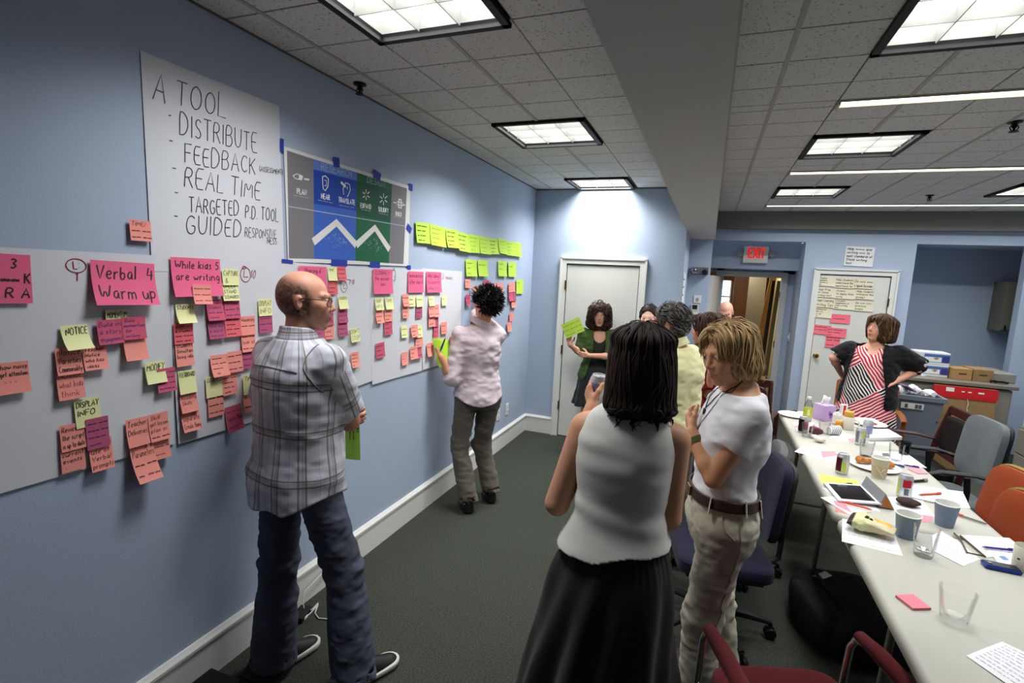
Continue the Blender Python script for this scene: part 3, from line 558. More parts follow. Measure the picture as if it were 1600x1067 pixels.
batch(440, 400, .2062, [
 ('P', 118, 73, 330, 290, '  Sharing 6| | | ', 'large hot pink Sharing note behind the balding head', {'wd': .005}),
 ('Y', 338, 85, 408, 186, 'TIME| | ', 'pale yellow TIME note right of the Sharing note', {'wd': .003}),
 ('R', 410, 77, 475, 183, '~~ ~|~~~|~ ~~', 'coral note at the top right of the TIME note beside Sharing', {}),
 ('R', 342, 187, 412, 288, '~~ ~~|~~~|~~', 'coral note directly under the TIME note beside Sharing', {}),
 ('Y', 417, 300, 488, 396, 'GUIDED| | ', 'pale yellow GUIDED note level with the glasses', {'wd': .003}),
 ('M', 417, 395, 488, 500, '~~~|~~ ~|~~', 'mauve note directly under GUIDED by the glasses', {'ink': INKB}),
 ('M', 417, 495, 488, 600, '~~ ~|~~~|~~ ~', 'mauve note second under GUIDED by the glasses', {'ink': INKB}),
 ('D', 325, 405, 382, 520, '~~~|~~', 'dark pink note just in front of the mouth of the man in glasses', {'ink': INKB}),
 ('S', 312, 513, 386, 622, '~~~|note|~~~', 'salmon note in front of the chin of the man in glasses', {}),
 ('M', 230, 540, 314, 626, '~~ ~|~~~|~~ ~', 'mauve note partly behind the jaw of the man in glasses', {'ink': INKB}),
 ('Y', 510, 547, 577, 643, "DON'T|STOP", 'pale yellow note alone right of the plaid shoulder', {'wd': .0028, 'tilt': .04}),
 ('Y', 345, 675, 402, 727, '~~', 'pale yellow note peeking over the plaid shoulder', {}),
 ('R', 410, 763, 474, 866, '~~~|~~|~~~', 'coral note at the edge of the plaid sleeve', {}),
 ('S', 420, 862, 482, 955, '~~|~~~', 'salmon note below the coral one at the plaid sleeve', {}),
 ('S', 515, 733, 574, 833, '~~~|~~ ~|~~~|~', 'salmon note alone right of the plaid sleeve', {'wd': .0024}),
 ('P', 683, 95, 828, 283, 'CLOSING 7|the session|     now| ', 'large hot pink note reading CLOSING', {'wd': .004}),
 ('Y', 698, 318, 757, 405, 'SKIP|INFO', 'left pale yellow note under CLOSING', {'wd': .0026}),
 ('Y', 775, 313, 833, 400, 'TIME| ', 'right pale yellow note under CLOSING', {'wd': .0026}),
 ('S', 700, 405, 757, 502, '~~ ~|~~~|~~', 'salmon note under the left yellow note of CLOSING', {}),
 ('S', 772, 402, 830, 492, '~~~|~ ~~|~~', 'salmon note under the right yellow note of CLOSING', {}),
 ('D', 768, 495, 828, 590, '~~|~~~|~~', 'dark pink note, third down on the right under CLOSING', {}),
 ('D', 702, 663, 768, 760, '~~ ~|~~|~~~', 'dark pink note alone low on the CLOSING sheet', {'tilt': .05}),
 ('P', 950, 115, 1064, 275, 'Immediately|After class 8| ', 'large hot pink note reading Immediately After class', {'wd': .0042}),
 ('S', 905, 288, 950, 377, '~~~|~~', 'upper salmon note of a pair left below Immediately', {}),
 ('S', 905, 373, 950, 465, '~~ ~|~~~|~~', 'lower salmon note of a pair left below Immediately', {}),
 ('Y', 953, 306, 1002, 380, '~~|~~', 'left pale yellow note under Immediately After class', {}),
 ('Y', 1013, 306, 1062, 382, '~~~| ', 'right pale yellow note under Immediately After class', {}),
 ('M', 1010, 380, 1056, 468, '~~|~~~|~~', 'mauve note under the right yellow note of Immediately', {'ink': INKB}),
 ('Y', 897, 528, 943, 613, '~~|~~', 'pale yellow note left of the mid group of the CLOSING sheet', {}),
 ('S', 968, 525, 1018, 606, '~~|~~~|~~', 'salmon note, top left of the mid group of the CLOSING sheet', {'off': .008}),
 ('Y', 1012, 528, 1056, 612, '~~|~~', 'pale yellow note, top right of the mid group of the CLOSING sheet', {}),
 ('S', 1005, 604, 1060, 682, '~~~|~~|~~', 'salmon note in the middle of the mid group of the CLOSING sheet', {}),
 ('D', 1005, 682, 1048, 768, '~~|~~~', 'dark pink note, bottom right of the mid group of the CLOSING sheet', {}),
 ('S', 962, 688, 1016, 772, '~~~|~~|~', 'salmon note, bottom left of the mid group of the CLOSING sheet', {'off': .008}),
 ('S', 900, 733, 946, 817, ' |~| ', 'salmon note alone lowest on the CLOSING sheet', {}),
])
gl_ = ['first lime note at the left end of the long row', 'second lime note of the long row', 'third lime note of the long row, heavy writing', 'fourth lime note of the long row, heavy writing', 'fifth lime note of the long row, faint writing', 'sixth lime note of the long row', 'seventh lime note of the long row, heavy writing', 'eighth lime note of the long row', 'ninth lime note of the long row', 'tenth lime note at the right end of the long row']
gb = [(287, 57, 368, 190), (368, 75, 453, 207), (457, 97, 525, 215), (527, 118, 592, 237), (592, 130, 651, 243), (653, 143, 709, 250), (709, 152, 760, 250), (762, 155, 805, 248), (806, 170, 850, 258), (852, 175, 892, 264)]
batch(570, 330, .2717, [('G',) + q + ('~~ ~~~|~~ ~~|~ ~~~|~~ ~', gl_[i], {'ink': INK if i in (0, 2, 3, 6) else mat('green_pencil', (110, 130, 50), .7), 'wd': .0062 if i in (0, 2, 3, 6) else .003, 'curl': .012 + .005 * (i % 4), 'tilt': (.03, -.02, .015, -.035, .02, -.01, .04, -.02, .0, -.02)[i], 'off': .004 + .003 * (i % 3), 'group': 'lime notes in the long row'}) for i, q in enumerate(gb)])
batch(570, 330, .2717, [
 ('G', 575, 275, 635, 375, '~~~|~~|~~', 'lime note, first of four under the long row', {'wd': .003}),
 ('G', 645, 278, 697, 375, '~~~| ', 'lime note, second of four under the long row', {'wd': .003}),
 ('G', 763, 283, 808, 375, '~~~|~~| ', 'lime note, third of four under the long row', {'wd': .003}),
 ('G', 822, 290, 862, 378, '~~| ', 'lime note, fourth of four under the long row', {'wd': .003}),
 ('G', 868, 393, 904, 473, '~~| | ', 'lime note alone nearest the room corner', {'wd': .003}),
 ('P', 347, 347, 430, 465, 'While talking 9|to parents|What it is', 'large hot pink note on the narrow sheet, numbered 9', {'wd': .0042}),
 ('Y', 360, 490, 391, 543, '~~| ', 'pale yellow note under the left of the hot pink note 9', {}),
 ('Y', 435, 487, 463, 540, '~| ', 'pale yellow note alone on the right of the narrow sheet', {}),
 ('S', 388, 538, 416, 604, '~~|~~', 'right salmon note of the stack on the narrow sheet', {'off': .008}),
 ('S', 357, 541, 391, 604, '~~|~~', 'left salmon note of the stack on the narrow sheet', {'off': .0095}),
 ('M', 387, 600, 413, 662, '~~|~', 'mauve note in the stack on the narrow sheet', {'off': .009}),
 ('S', 357, 598, 395, 660, '~~|~~', 'salmon note third down in the stack on the narrow sheet', {'off': .0102}),
 ('D', 387, 655, 414, 722, '~~|~~|~', 'dark pink note lowest in the stack on the narrow sheet', {'off': .0095}),
 ('S', 430, 640, 462, 700, '~~|~~', 'salmon note alone at the mid right of the narrow sheet', {'off': .009}),
 ('S', 347, 760, 382, 827, '~| ', 'salmon note beside the hand with the lime sheets', {'off': .009}),
 ('D', 480, 722, 510, 780, '~~|~~', 'upper dark pink note at the lower right edge of the narrow sheet', {'off': .009}),
 ('D', 480, 780, 512, 840, '~~|~~', 'lower dark pink note at the lower right edge of the narrow sheet', {'off': .0095}),
 ('S', 572, 390, 603, 440, '~~|~', 'salmon note on bare wall right of the narrow sheet', {}),
 ('D', 575, 480, 598, 540, '~~|~~', 'dark pink note on bare wall below a salmon one', {}),
 ('D', 680, 395, 711, 440, '~|~', 'dark pink note the man in pink is writing on', {}),
 ('S', 738, 412, 765, 452, '~~', 'salmon note just above the spiky hair', {}),
 ('S', 768, 415, 790, 462, '~~', 'salmon note right of the spiky hair', {}),
 ('S', 823, 413, 842, 465, '~|~', 'left salmon note at the top of the cluster near the corner', {}),
 ('S', 840, 410, 858, 462, '~|~', 'right salmon note at the top of the cluster near the corner', {}),
 ('D', 823, 465, 843, 515, '~|~', 'left dark pink note of the cluster near the corner', {}),
 ('M', 843, 462, 862, 515, '~|~', 'right mauve note of the cluster near the corner', {}),
 ('S', 838, 515, 863, 552, '~', 'salmon note at the bottom of the cluster near the corner', {}),
 ('S', 828, 583, 849, 630, '~|~', 'upper one of two separate salmon notes low near the corner', {}),
 ('S', 813, 640, 836, 687, '~|~', 'lower one of two separate salmon notes low near the corner', {}),
])
# --- the printed poster
PC = [(443, 228), (641, 291), (638, 416), (450, 409)]
mb, S, loc, P = sheet('p', PC, .006, '', '', bow=.001, curl=.0)
pm = [mat('poster_white', (222, 220, 216), .6), mat('poster_grey', (122, 118, 122), .6), mat('poster_blue', (58, 98, 186), .6), mat('poster_navy', (28, 66, 156), .6), mat('poster_green', (26, 96, 62), .6), mat('poster_deep_green', (20, 78, 54), .6), mat('poster_slate_blue', (92, 124, 196), .6), mat('poster_pale_line', (176, 186, 206), .6)]
iA = P[0][1:]; iM = np.linalg.inv(np.array([(P[1] - P[0])[1:], (P[3] - P[0])[1:]]).T)
# projective map poster zoom px -> unit square by solving the corner homography on the wall
def wp2uv(zx, zy):
    w = at(420 + zx * .1875, 220 + zy * .1875, 0, P[0][0]); return tuple(iM @ (w[1:] - iA))
def patch(a, b, c, d, mi, eps):   # four zoom corners TL TR BR BL
    q = [np.array(wp2uv(*p)) for p in (a, b, c, d)]
    mb.grid(lambda u, v: S(*((q[0] * (1 - u) + q[1] * u) * (1 - v) + (q[3] * (1 - u) + q[2] * u) * v), eps), 4, 4, mi)
patch((150, 80), (370, 152), (380, 985), (168, 978), 1, .0006)
patch((370, 152), (735, 265), (730, 1005), (380, 985), 2, .0006)
patch((735, 265), (1027, 360), (1013, 1028), (730, 1005), 4, .0006)
patch((1027, 360), (1150, 398), (1136, 1037), (1013, 1028), 1, .0006)
patch((370, 152), (735, 265), (734, 335), (372, 238), 6, .0009); patch((372, 238), (734, 335), (732, 587), (376, 523), 3, .0009)
patch((735, 335), (1025, 415), (1020, 690), (733, 610), 5, .0009)
def pl(pts, wd, mi=0, eps=.0014):
    ribbon(mb, [tuple(at(420 + x * .1875, 220 + y * .1875, 0, P[0][0])[1:]) for x, y in pts], wd, lambda a, b, e: S(*(iM @ (np.array([a, b]) - iA)), e), mi, eps)
pl([(372, 845), (567, 685), (735, 875)], .04); pl([(735, 875), (890, 730), (1015, 915)], .04)
pl([(155, 545), (1148, 718)], .004, 7, .0012)
def ptxt(s, x0, y0, x1, y1, h, wd, mi=0):
    write_px2(s, x0, y0, x1, y1, h, wd, mi)
def write_px2(s, x0, y0, x1, y1, h, wd, mi):
    f = lambda x, y: (420 + x * .1875, 220 + y * .1875)
    a, b = f(x0, y0), f(x1, y1); write_px(mb, S, P, s, a[0], a[1], b[0], b[1], h, mi, wd, 0, 5, 0)
ptxt('RESEARCH', 437, 243, 690, 306, .034, .003, 7); ptxt('DESIGN', 820, 347, 968, 390, .034, .003, 7)
for s, x0, y0, x1, y1 in (('PLAN', 235, 442, 313, 455), ('HEAR', 438, 482, 508, 497), ('TRANSLATE', 583, 512, 720, 538), ('EXPAND', 768, 560, 855, 573), ('SOLIDIFY', 917, 590, 1000, 605), ('BUILD', 1062, 628, 1110, 636)):
    ptxt(s, x0, y0, x1, y1, .026, .0052)
for x0, y0, x1, y1 in ((205, 462, 330, 483), (412, 502, 532, 527), (590, 545, 712, 568), (775, 580, 850, 594), (922, 612, 997, 628), (1045, 642, 1130, 655)): ptxt('~~ ~~~ ~~', x0, y0, x1, y1, .012, .002, 7)
pl([(198, 290), (235, 275), (285, 305), (265, 325), (220, 315), (198, 290)], .004); pl([(250, 290), (275, 300), (270, 318), (248, 308)], .014); pl([(292, 318), (335, 325)], .008)
pl([(445, 300), (470, 293), (496, 320), (492, 380), (470, 418), (452, 400), (447, 340), (445, 300)], .0055); pl([(460, 330), (478, 330), (480, 375), (462, 375)], .004)
pl([(600, 345), (640, 385)], .014); pl([(625, 450), (618, 400), (640, 350), (672, 365), (680, 410), (665, 450), (655, 470)], .005); pl([(652, 385), (655, 405)], .006)
for cx, cy, R0, R1, n in ((812, 452, 14, 40, 6), (958, 490, 14, 44, 6)):
    for k in range(n):
        a = math.pi * 2 * k / n + .5; pl([(cx + R0 * .8 * math.cos(a), cy + R0 * 1.1 * math.sin(a)), (cx + R1 * .8 * math.cos(a), cy + R1 * 1.15 * math.sin(a))], .0055)
pl([(1085, 490), (1105, 495), (1105, 565), (1085, 560), (1085, 490)], .012); pl([(1040, 515), (1065, 522)], .006); pl([(1115, 535), (1140, 540)], .006); pl([(1070, 510), (1120, 520), (1120, 545), (1070, 535), (1070, 510)], .005)
r = random.Random(4)
for cx, cy, hw, hh in ((562, 835, 105, 62), (885, 878, 85, 60)):
    for k in range(120):
        x = r.uniform(-1, 1); y = r.uniform(-1, 1)
        if abs(x) + abs(y) < 1: pl([(cx + x * hw, cy + y * hh + x * 18), (cx + x * hw + 5, cy + y * hh + x * 18 + r.uniform(-4, 6))], .0022, 7)
pl([(887, 312), (884, 1015)], .003, 5, .001)
poster = fin(mb, 'poster', loc, pm, 'printed poster with grey, blue and green columns and white zigzag', 'poster')
TAPE = mat('blue_tape', (40, 62, 160), .6)
def tape(zx, zy, w, h, rot, lab=None):
    p = at(420 + zx * .1875, 220 + zy * .1875, 0, .008); m = MB(); ca, sa = math.cos(rot), math.sin(rot)
    m.grid(lambda u, v: (.0085, p[1] + ((u - .5) * w) * ca - ((v - .5) * h) * sa, p[2] + ((u - .5) * w) * sa + ((v - .5) * h) * ca), 2, 1)
    o = m.build('masking_tape', TAPE, fix=False); o.parent = poster; o.matrix_parent_inverse = Matrix.Translation(-Vector(loc)); o['label'] = 'piece of blue tape'
for q in ((110, 38, .022, .06, 0), (563, 178, .05, .05, .1), (903, 290, .07, .05, -.25), (1183, 387, .045, .045, 0), (1168, 732, .06, .045, -.5), (155, 1005, .07, .018, -.05), (588, 1018, .13, .035, 0), (885, 1034, .1, .035, 0), (1168, 1056, .045, .03, 0)): tape(*q)
# paper pieces on the closet door, above it, and on the return wall
def door_paper(x0, y0, x1, y1, text, label, m, y=YF - .0125, tilt=0, wd=.004, cat='paper sheet', name='paper_sheet', group=None):
    a = aty(x0, y0, y); b = aty(x1, y1, y); Wd, H = b[0] - a[0], a[2] - b[2]; r = random.Random(int(x0 * 7 + y0)); ca, sa = math.cos(tilt), math.sin(tilt)
    def fn(u, v, eps=0):
        du, dv = u - Wd / 2, v - H; t = (H - v) / H; return (du * ca - dv * sa, -.002 - eps - .008 * t * t, dv * ca + du * sa)
    mb = MB(); mb.grid(lambda u, v: fn(u * Wd, v * H), 3, 4)
    write_block(mb, text.split('|'), Wd * .06, H * .05, Wd * .94, H * .96, fn, 1, wd, 0, .1, r)
    return tag(mb.build(name, [m, INK], loc=((a[0] + b[0]) / 2, y, a[2]), smooth=True, fix=False), label, cat, group)
CREAM = mat('cream_paper', (222, 216, 188), .7); Z = lambda zx, zy: (1240 + zx * .272, 370 + zy * .272)
for (a, b, c, d, t, lab) in ((135, 228, 238, 285, 'Articulate|component|generate a|task', 'first in the top row'), (240, 235, 345, 297, 'Help students|understand the|importance for', 'second in the top row'), (347, 240, 455, 300, 'Do ~~ ~~|a typical classroom', 'third in the top row'),
        (130, 290, 236, 350, 'Begin Prep|for State|writing test', 'first in the second row'), (242, 298, 352, 360, 'Assess|to apply than|write', 'second in the second row'), (358, 302, 460, 362, 'Help students|interpret the|prompt', 'third in the second row'),
        (125, 348, 232, 408, 'Begin Learning|Writing Tips', 'first in the third row'), (233, 358, 345, 420, 'Articulate|components of|state writing|test', 'second in the third row'), (352, 368, 455, 430, 'Do ~~ ~~|practice|exams', 'third in the third row'), (117, 405, 217, 468, 'Continue on|with ~~|~~ on|~~', 'alone in the bottom row')):
    door_paper(*Z(a, b), *Z(c, d), t, 'cream handwritten paper on the closet door, ' + lab, CREAM, group='cream papers on the closet door', tilt=-.02)
PINKP = mat('pink_card', (236, 112, 128), .7)
for (a, b, c, d, t, lab, tl_) in ((213, 442, 321, 500, ' |  ~~~~~| ', 'pink card reading one word, topmost pink card on the closet door', 0), (105, 503, 212, 563, '~~ ~~ ~~~|~~ ~~ ~~| ', 'pink card lowest left beside the doors knob side', -.04), (192, 520, 300, 580, '~~ ~~~~|~~ ~~~|~~', 'pink card at the right of the middle pink row', -.03), (187, 572, 262, 640, '~~ ~~|~~', 'pink card lowest of all on the closet door', -.02)):
    door_paper(*Z(a, b), *Z(c, d), t, lab, PINKP, y=YF - (.014 if d > 570 and a > 190 else .0125) - .001 * (tl_ == -.03), group=None, tilt=tl_, cat='pink card', name='paper_card')
door_paper(*Z(303, 55), *Z(455, 172), 'Help ~~~ and|writing ~~ to|meet standards of|State writing|test', 'white handwritten sheet on the blue wall above the closet door', mat('white_paper', (226, 226, 224), .7), y=YF, wd=.006, tilt=-.03)
# narrow sheet on the return wall, seen almost edge on
mb = MB(); r = random.Random(3)
fn = lambda u, v, eps=0: (1.634 + eps, 5.62 + u, 1.36 + v)
mb.grid(lambda u, v: fn(u * .5, v * .55), 3, 4); write_block(mb, ['~~ ~~', '~~~ ~', '~~ ~~', '~~~', '~ ~~', '~~ ~'], .04, .03, .46, .53, fn, 1, .008, 0, .1, r)
tag(mb.build('flip_chart_sheet', [PAPER, INK], fix=False, origin=(1.634, 5.87, 1.63)), 'handwritten sheet on the narrow wall end beside the pier', 'flip chart sheet')
# ================================================================== FIGURES: smooth distance fields meshed into one surface each
A3 = lambda *v: np.array(v, float)
def unit(v): v = np.array(v, float); return v / np.linalg.norm(v)
def cap(P, a, b, ra, rb=None):
    rb = ra if rb is None else rb; a = np.asarray(a, float); ab = np.asarray(b, float) - a; t = np.clip((P - a) @ ab / max(ab @ ab, 1e-12), 0, 1)
    return np.linalg.norm(P - a - t[:, None] * ab, axis=1) - (ra + (rb - ra) * t)
def ell(P, c, r, R=None):
    q = P - np.asarray(c, float)
    if R is not None: q = q @ R
    r = np.asarray(r, float); k0 = np.linalg.norm(q / r, axis=1); k1 = np.linalg.norm(q / (r * r), axis=1)
    return np.where(k1 > 1e-9, k0 * (k0 - 1) / np.maximum(k1, 1e-9), -r.min())
def sph(P, c, r): return np.linalg.norm(P - np.asarray(c, float), axis=1) - r
def smin(a, b, k):
    h = np.clip(.5 + .5 * (b - a) / k, 0, 1); return b * (1 - h) + a * h - k * h * (1 - h)
def smax(a, b, k): return -smin(-a, -b, k)
def chain(P, pts, rs, k=.02):
    d = None
    for i in range(len(pts) - 1):
        c = cap(P, pts[i], pts[i + 1], rs[i], rs[i + 1]); d = c if d is None else smin(d, c, k)
    return d
def vnoise(Q, seed=0):
    i = np.floor(Q).astype(np.int64); f = Q - i; f = f * f * (3 - 2 * f)
    def h(a, b, c):
        n = (a * 374761393 + b * 668265263 + c * 2147483647 + seed * 974634777) & 0xffffffff
        n = ((n ^ (n >> 13)) * 1274126177) & 0xffffffff; return ((n ^ (n >> 16)) & 0xffff) / 32767.5 - 1
    x, y, z = i[:, 0], i[:, 1], i[:, 2]; r = 0
    for dx in (0, 1):
        for dy in (0, 1):
            for dz in (0, 1):
                w = (f[:, 0] if dx else 1 - f[:, 0]) * (f[:, 1] if dy else 1 - f[:, 1]) * (f[:, 2] if dz else 1 - f[:, 2]); r = r + w * h(x + dx, y + dy, z + dz)
    return r
def loft(P, rows, n=2.3, K=40):
    """stack of rounded cross sections; rows: z, cx, cy, halfwidth, halfdepth, angle (of the width axis)"""
    R = np.array(sorted(rows), float); z = R[:, 0]; zz = np.linspace(z[0], z[-1], K)
    def cub(v):   # monotone smooth resample
        m = np.gradient(v, z); i = np.clip(np.searchsorted(z, zz) - 1, 0, len(z) - 2); h = z[i + 1] - z[i]; t = (zz - z[i]) / h
        return (2 * t**3 - 3 * t**2 + 1) * v[i] + (t**3 - 2 * t**2 + t) * h * m[i] + (-2 * t**3 + 3 * t**2) * v[i + 1] + (t**3 - t**2) * h * m[i + 1]
    C = [np.interp(P[:, 2], zz, cub(R[:, j])) for j in range(1, 6)]
    dx, dy = P[:, 0] - C[0], P[:, 1] - C[1]; ca, sa = np.cos(C[4]), np.sin(C[4]); u = dx * ca + dy * sa; v = -dx * sa + dy * ca
    a, b = C[2], C[3]; rho = (np.abs(u / a) ** n + np.abs(v / b) ** n) ** (1 / n)
    d = (rho - 1) * np.minimum(a, b) * .9; dz = np.maximum(z[0] - P[:, 2], P[:, 2] - z[-1])
    return np.where(dz > 0, np.sqrt(np.maximum(d, 0) ** 2 + dz ** 2), np.maximum(d, dz * .7)), u, v
def polygonise(f, lo, hi, h, B=7):
    lo = np.array(lo, float); hi = np.array(hi, float); n = np.ceil((hi - lo) / h).astype(int) + 1; nb = np.ceil(n / B).astype(int)
    g = np.stack(np.meshgrid(*[np.arange(k) for k in nb], indexing='ij'), -1).reshape(-1, 3)
    c = lo + (g * B + (B - 1) / 2) * h; d = f(c); V = np.full(tuple(nb * B), 1e3, np.float32)
    act = np.abs(d) < B * h * 1.5; sg = np.where(d < 0, -1e3, 1e3)
    V = np.broadcast_to(sg.reshape(tuple(nb))[:, None, :, None, :, None], (nb[0], B, nb[1], B, nb[2], B)).reshape(tuple(nb * B)).astype(np.float32).copy()
    o = np.stack(np.meshgrid(*[np.arange(B)] * 3, indexing='ij'), -1).reshape(-1, 3)
    ga = g[act]
    for s in range(0, len(ga), 600):
        I = (ga[s:s + 600, None, :] * B + o[None]).reshape(-1, 3); V[I[:, 0], I[:, 1], I[:, 2]] = f(lo + I * h)
    S = V < 0; N = np.array(V.shape); st_ = np.array([N[1] * N[2], N[2], 1]); ids = []; pos = []; quads = []
    for ax in range(3):
        s0 = [slice(None)] * 3; s1 = [slice(None)] * 3; s0[ax] = slice(0, -1); s1[ax] = slice(1, None)
        E = np.argwhere(S[tuple(s0)] != S[tuple(s1)])
        b1, b2 = (ax + 1) % 3, (ax + 2) % 3; E = E[(E[:, b1] > 0) & (E[:, b2] > 0) & (E[:, b1] < N[b1] - 1) & (E[:, b2] < N[b2] - 1)]
        if not len(E): continue
        e1 = E.copy(); e1[:, ax] += 1; v0 = V[E[:, 0], E[:, 1], E[:, 2]]; v1 = V[e1[:, 0], e1[:, 1], e1[:, 2]]; t = np.clip(v0 / (v0 - v1), .02, .98)
        p = E.astype(float); p[:, ax] += t; cells = []
        for da, db in ((-1, -1), (0, -1), (0, 0), (-1, 0)):
            q = E.copy(); q[:, b1] += da; q[:, b2] += db; cells.append(q @ st_)
        cells = np.stack(cells, 1); ids.append(cells.reshape(-1)); pos.append(np.repeat(p, 4, 0)); quads.append(np.where((v0 < 0)[:, None], cells, cells[:, ::-1]))
    ids = np.concatenate(ids); pos = np.concatenate(pos); Q = np.concatenate(quads); u, inv = np.unique(ids, return_inverse=True); inv = inv.ravel()
    cnt = np.bincount(inv, minlength=len(u)); X = np.stack([np.bincount(inv, pos[:, k], len(u)) / cnt for k in range(3)], 1)
    return lo + X * h, np.searchsorted(u, Q)
def relax(V, F, k=1, lam=.4):
    n = len(V)
    for _ in range(k):
        S = np.zeros_like(V); c = np.zeros(n)
        for a, b in ((0, 1), (1, 2), (2, 3), (3, 0)):
            for j in range(3): S[:, j] += np.bincount(F[:, a], V[F[:, b], j], n) + np.bincount(F[:, b], V[F[:, a], j], n)
            c += np.bincount(F[:, a], minlength=n) + np.bincount(F[:, b], minlength=n)
        V = V + lam * (S / np.maximum(c, 1)[:, None] - V)
    return V
def fast_mesh(name, V, F):
    me = bpy.data.meshes.new(name); V = np.asarray(V, np.float32); F = np.asarray(F, np.int32); k = F.shape[1]
    me.vertices.add(len(V)); me.vertices.foreach_set('co', V.ravel()); me.loops.add(F.size); me.loops.foreach_set('vertex_index', F.ravel())
    me.polygons.add(len(F)); me.polygons.foreach_set('loop_start', np.arange(0, F.size, k, dtype=np.int32))
    try: me.polygons.foreach_set('loop_total', np.full(len(F), k, np.int32))
    except Exception: pass
    me.polygons.foreach_set('use_smooth', np.ones(len(F), bool)); me.update(calc_edges=True); return me
def setcol(me, C, name='tint'):
    at_ = me.attributes.new(name, 'FLOAT_COLOR', 'POINT'); C = np.asarray(C, np.float32)
    if C.shape[1] == 3: C = np.concatenate([C, np.ones((len(C), 1), np.float32)], 1)
    at_.data.foreach_set('color', C.ravel())
def setvec(me, U, name='cuv'):
    at_ = me.attributes.new(name, 'FLOAT_VECTOR', 'POINT'); at_.data.foreach_set('vector', np.asarray(U, np.float32).ravel())
def lin(c): return np.array(srgb(c)[:3])
def attr_mat(name, rough=.5, spec=.3, ss=0, bump=0, bscale=300, sheen=0, aniso=None):
    if name in MATS: return MATS[name]
    m = mat(name, (200, 200, 200), rough, spec=spec, ss=ss, bump=bump, bscale=bscale, sheen=sheen); nt = m.node_tree
    a = nt.nodes.new('ShaderNodeAttribute'); a.attribute_name = 'tint'; nt.links.new(a.outputs['Color'], nt.nodes['Principled BSDF'].inputs['Base Color']); return m
SKIN = attr_mat('skin', .5, .35, .12, .08, 400); HAIRM = attr_mat('hair', .6, .22)
def cloth(name, rgb, bump=.25, bscale=500, rough=.85, var=.06, vscale=30, sheen=.1): return mat(name, rgb, rough, bump=bump, bscale=bscale, var=var, vscale=vscale, spec=.12, sheen=sheen)
# ------------------------------------------------------------------ hand
def hand_frame(d, n, right):
    d = unit(d); n = np.array(n, float); n = unit(n - d * (n @ d)); s = np.cross(d, n) if right else np.cross(n, d); return d, n, s
def hand_parts(w, d, n, right, curl=(.5, .5, .5, .5), thumb=.4, s=1.0, splay=.08, spread=.9):
    d, n, sd = hand_frame(d, n, right); w = np.array(w, float); fing = []; palm = []
    base = [(.086, .030), (.090, .010), (.086, -.010), (.078, -.028)]; L = [.072, .080, .074, .058]; rad = [.0088, .0092, .0088, .0078]
    for i, (a, b) in enumerate(base):
        p = w + s * (d * a + sd * b); palm.append((w + s * (d * .012 + sd * b * .5), p, .0135 * s, .0118 * s)); ang = curl[i] * .7; dd = unit(d + sd * splay * (1.3 - i) * .8); pts = [p]; q = p
        for j, fr in enumerate((.45, .31, .24)):
            ang_ = min(ang + j * curl[i] * .95, 2.6); q = q + s * L[i] * fr * (dd * math.cos(ang_) + n * math.sin(ang_)); pts.append(q)
        fing.append((pts, [rad[i] * s * k for k in (1.08, 1.0, .9, .78)]))
    tb = w + s * (d * .026 + sd * .022 + n * .006); t1 = tb + s * .044 * unit(sd * spread + d * .75 + n * (.25 + thumb * .5)); t2 = t1 + s * .032 * unit(sd * (spread - thumb * 1.1) + d * .95 + n * (.2 + thumb * .8)); t3 = t2 + s * .026 * unit(sd * (spread - .3 - thumb * 1.6) + d * 1.0 + n * (.2 + thumb))
    return palm, fing, ([tb, t1, t2, t3], [.0145 * s, .0118 * s, .0098 * s, .0078 * s])
def hand_sdf(P, H):
    palm, fing, th = H; d = None
    for a, b, ra, rb in palm:
        c = cap(P, a, b, ra, rb); d = c if d is None else smin(d, c, .009)
    f = None
    for pts, rs in fing:
        c = chain(P, pts, rs, .004); f = c if f is None else np.minimum(f, c)
    return smin(smin(d, f, .006), chain(P, *th, .006), .008)
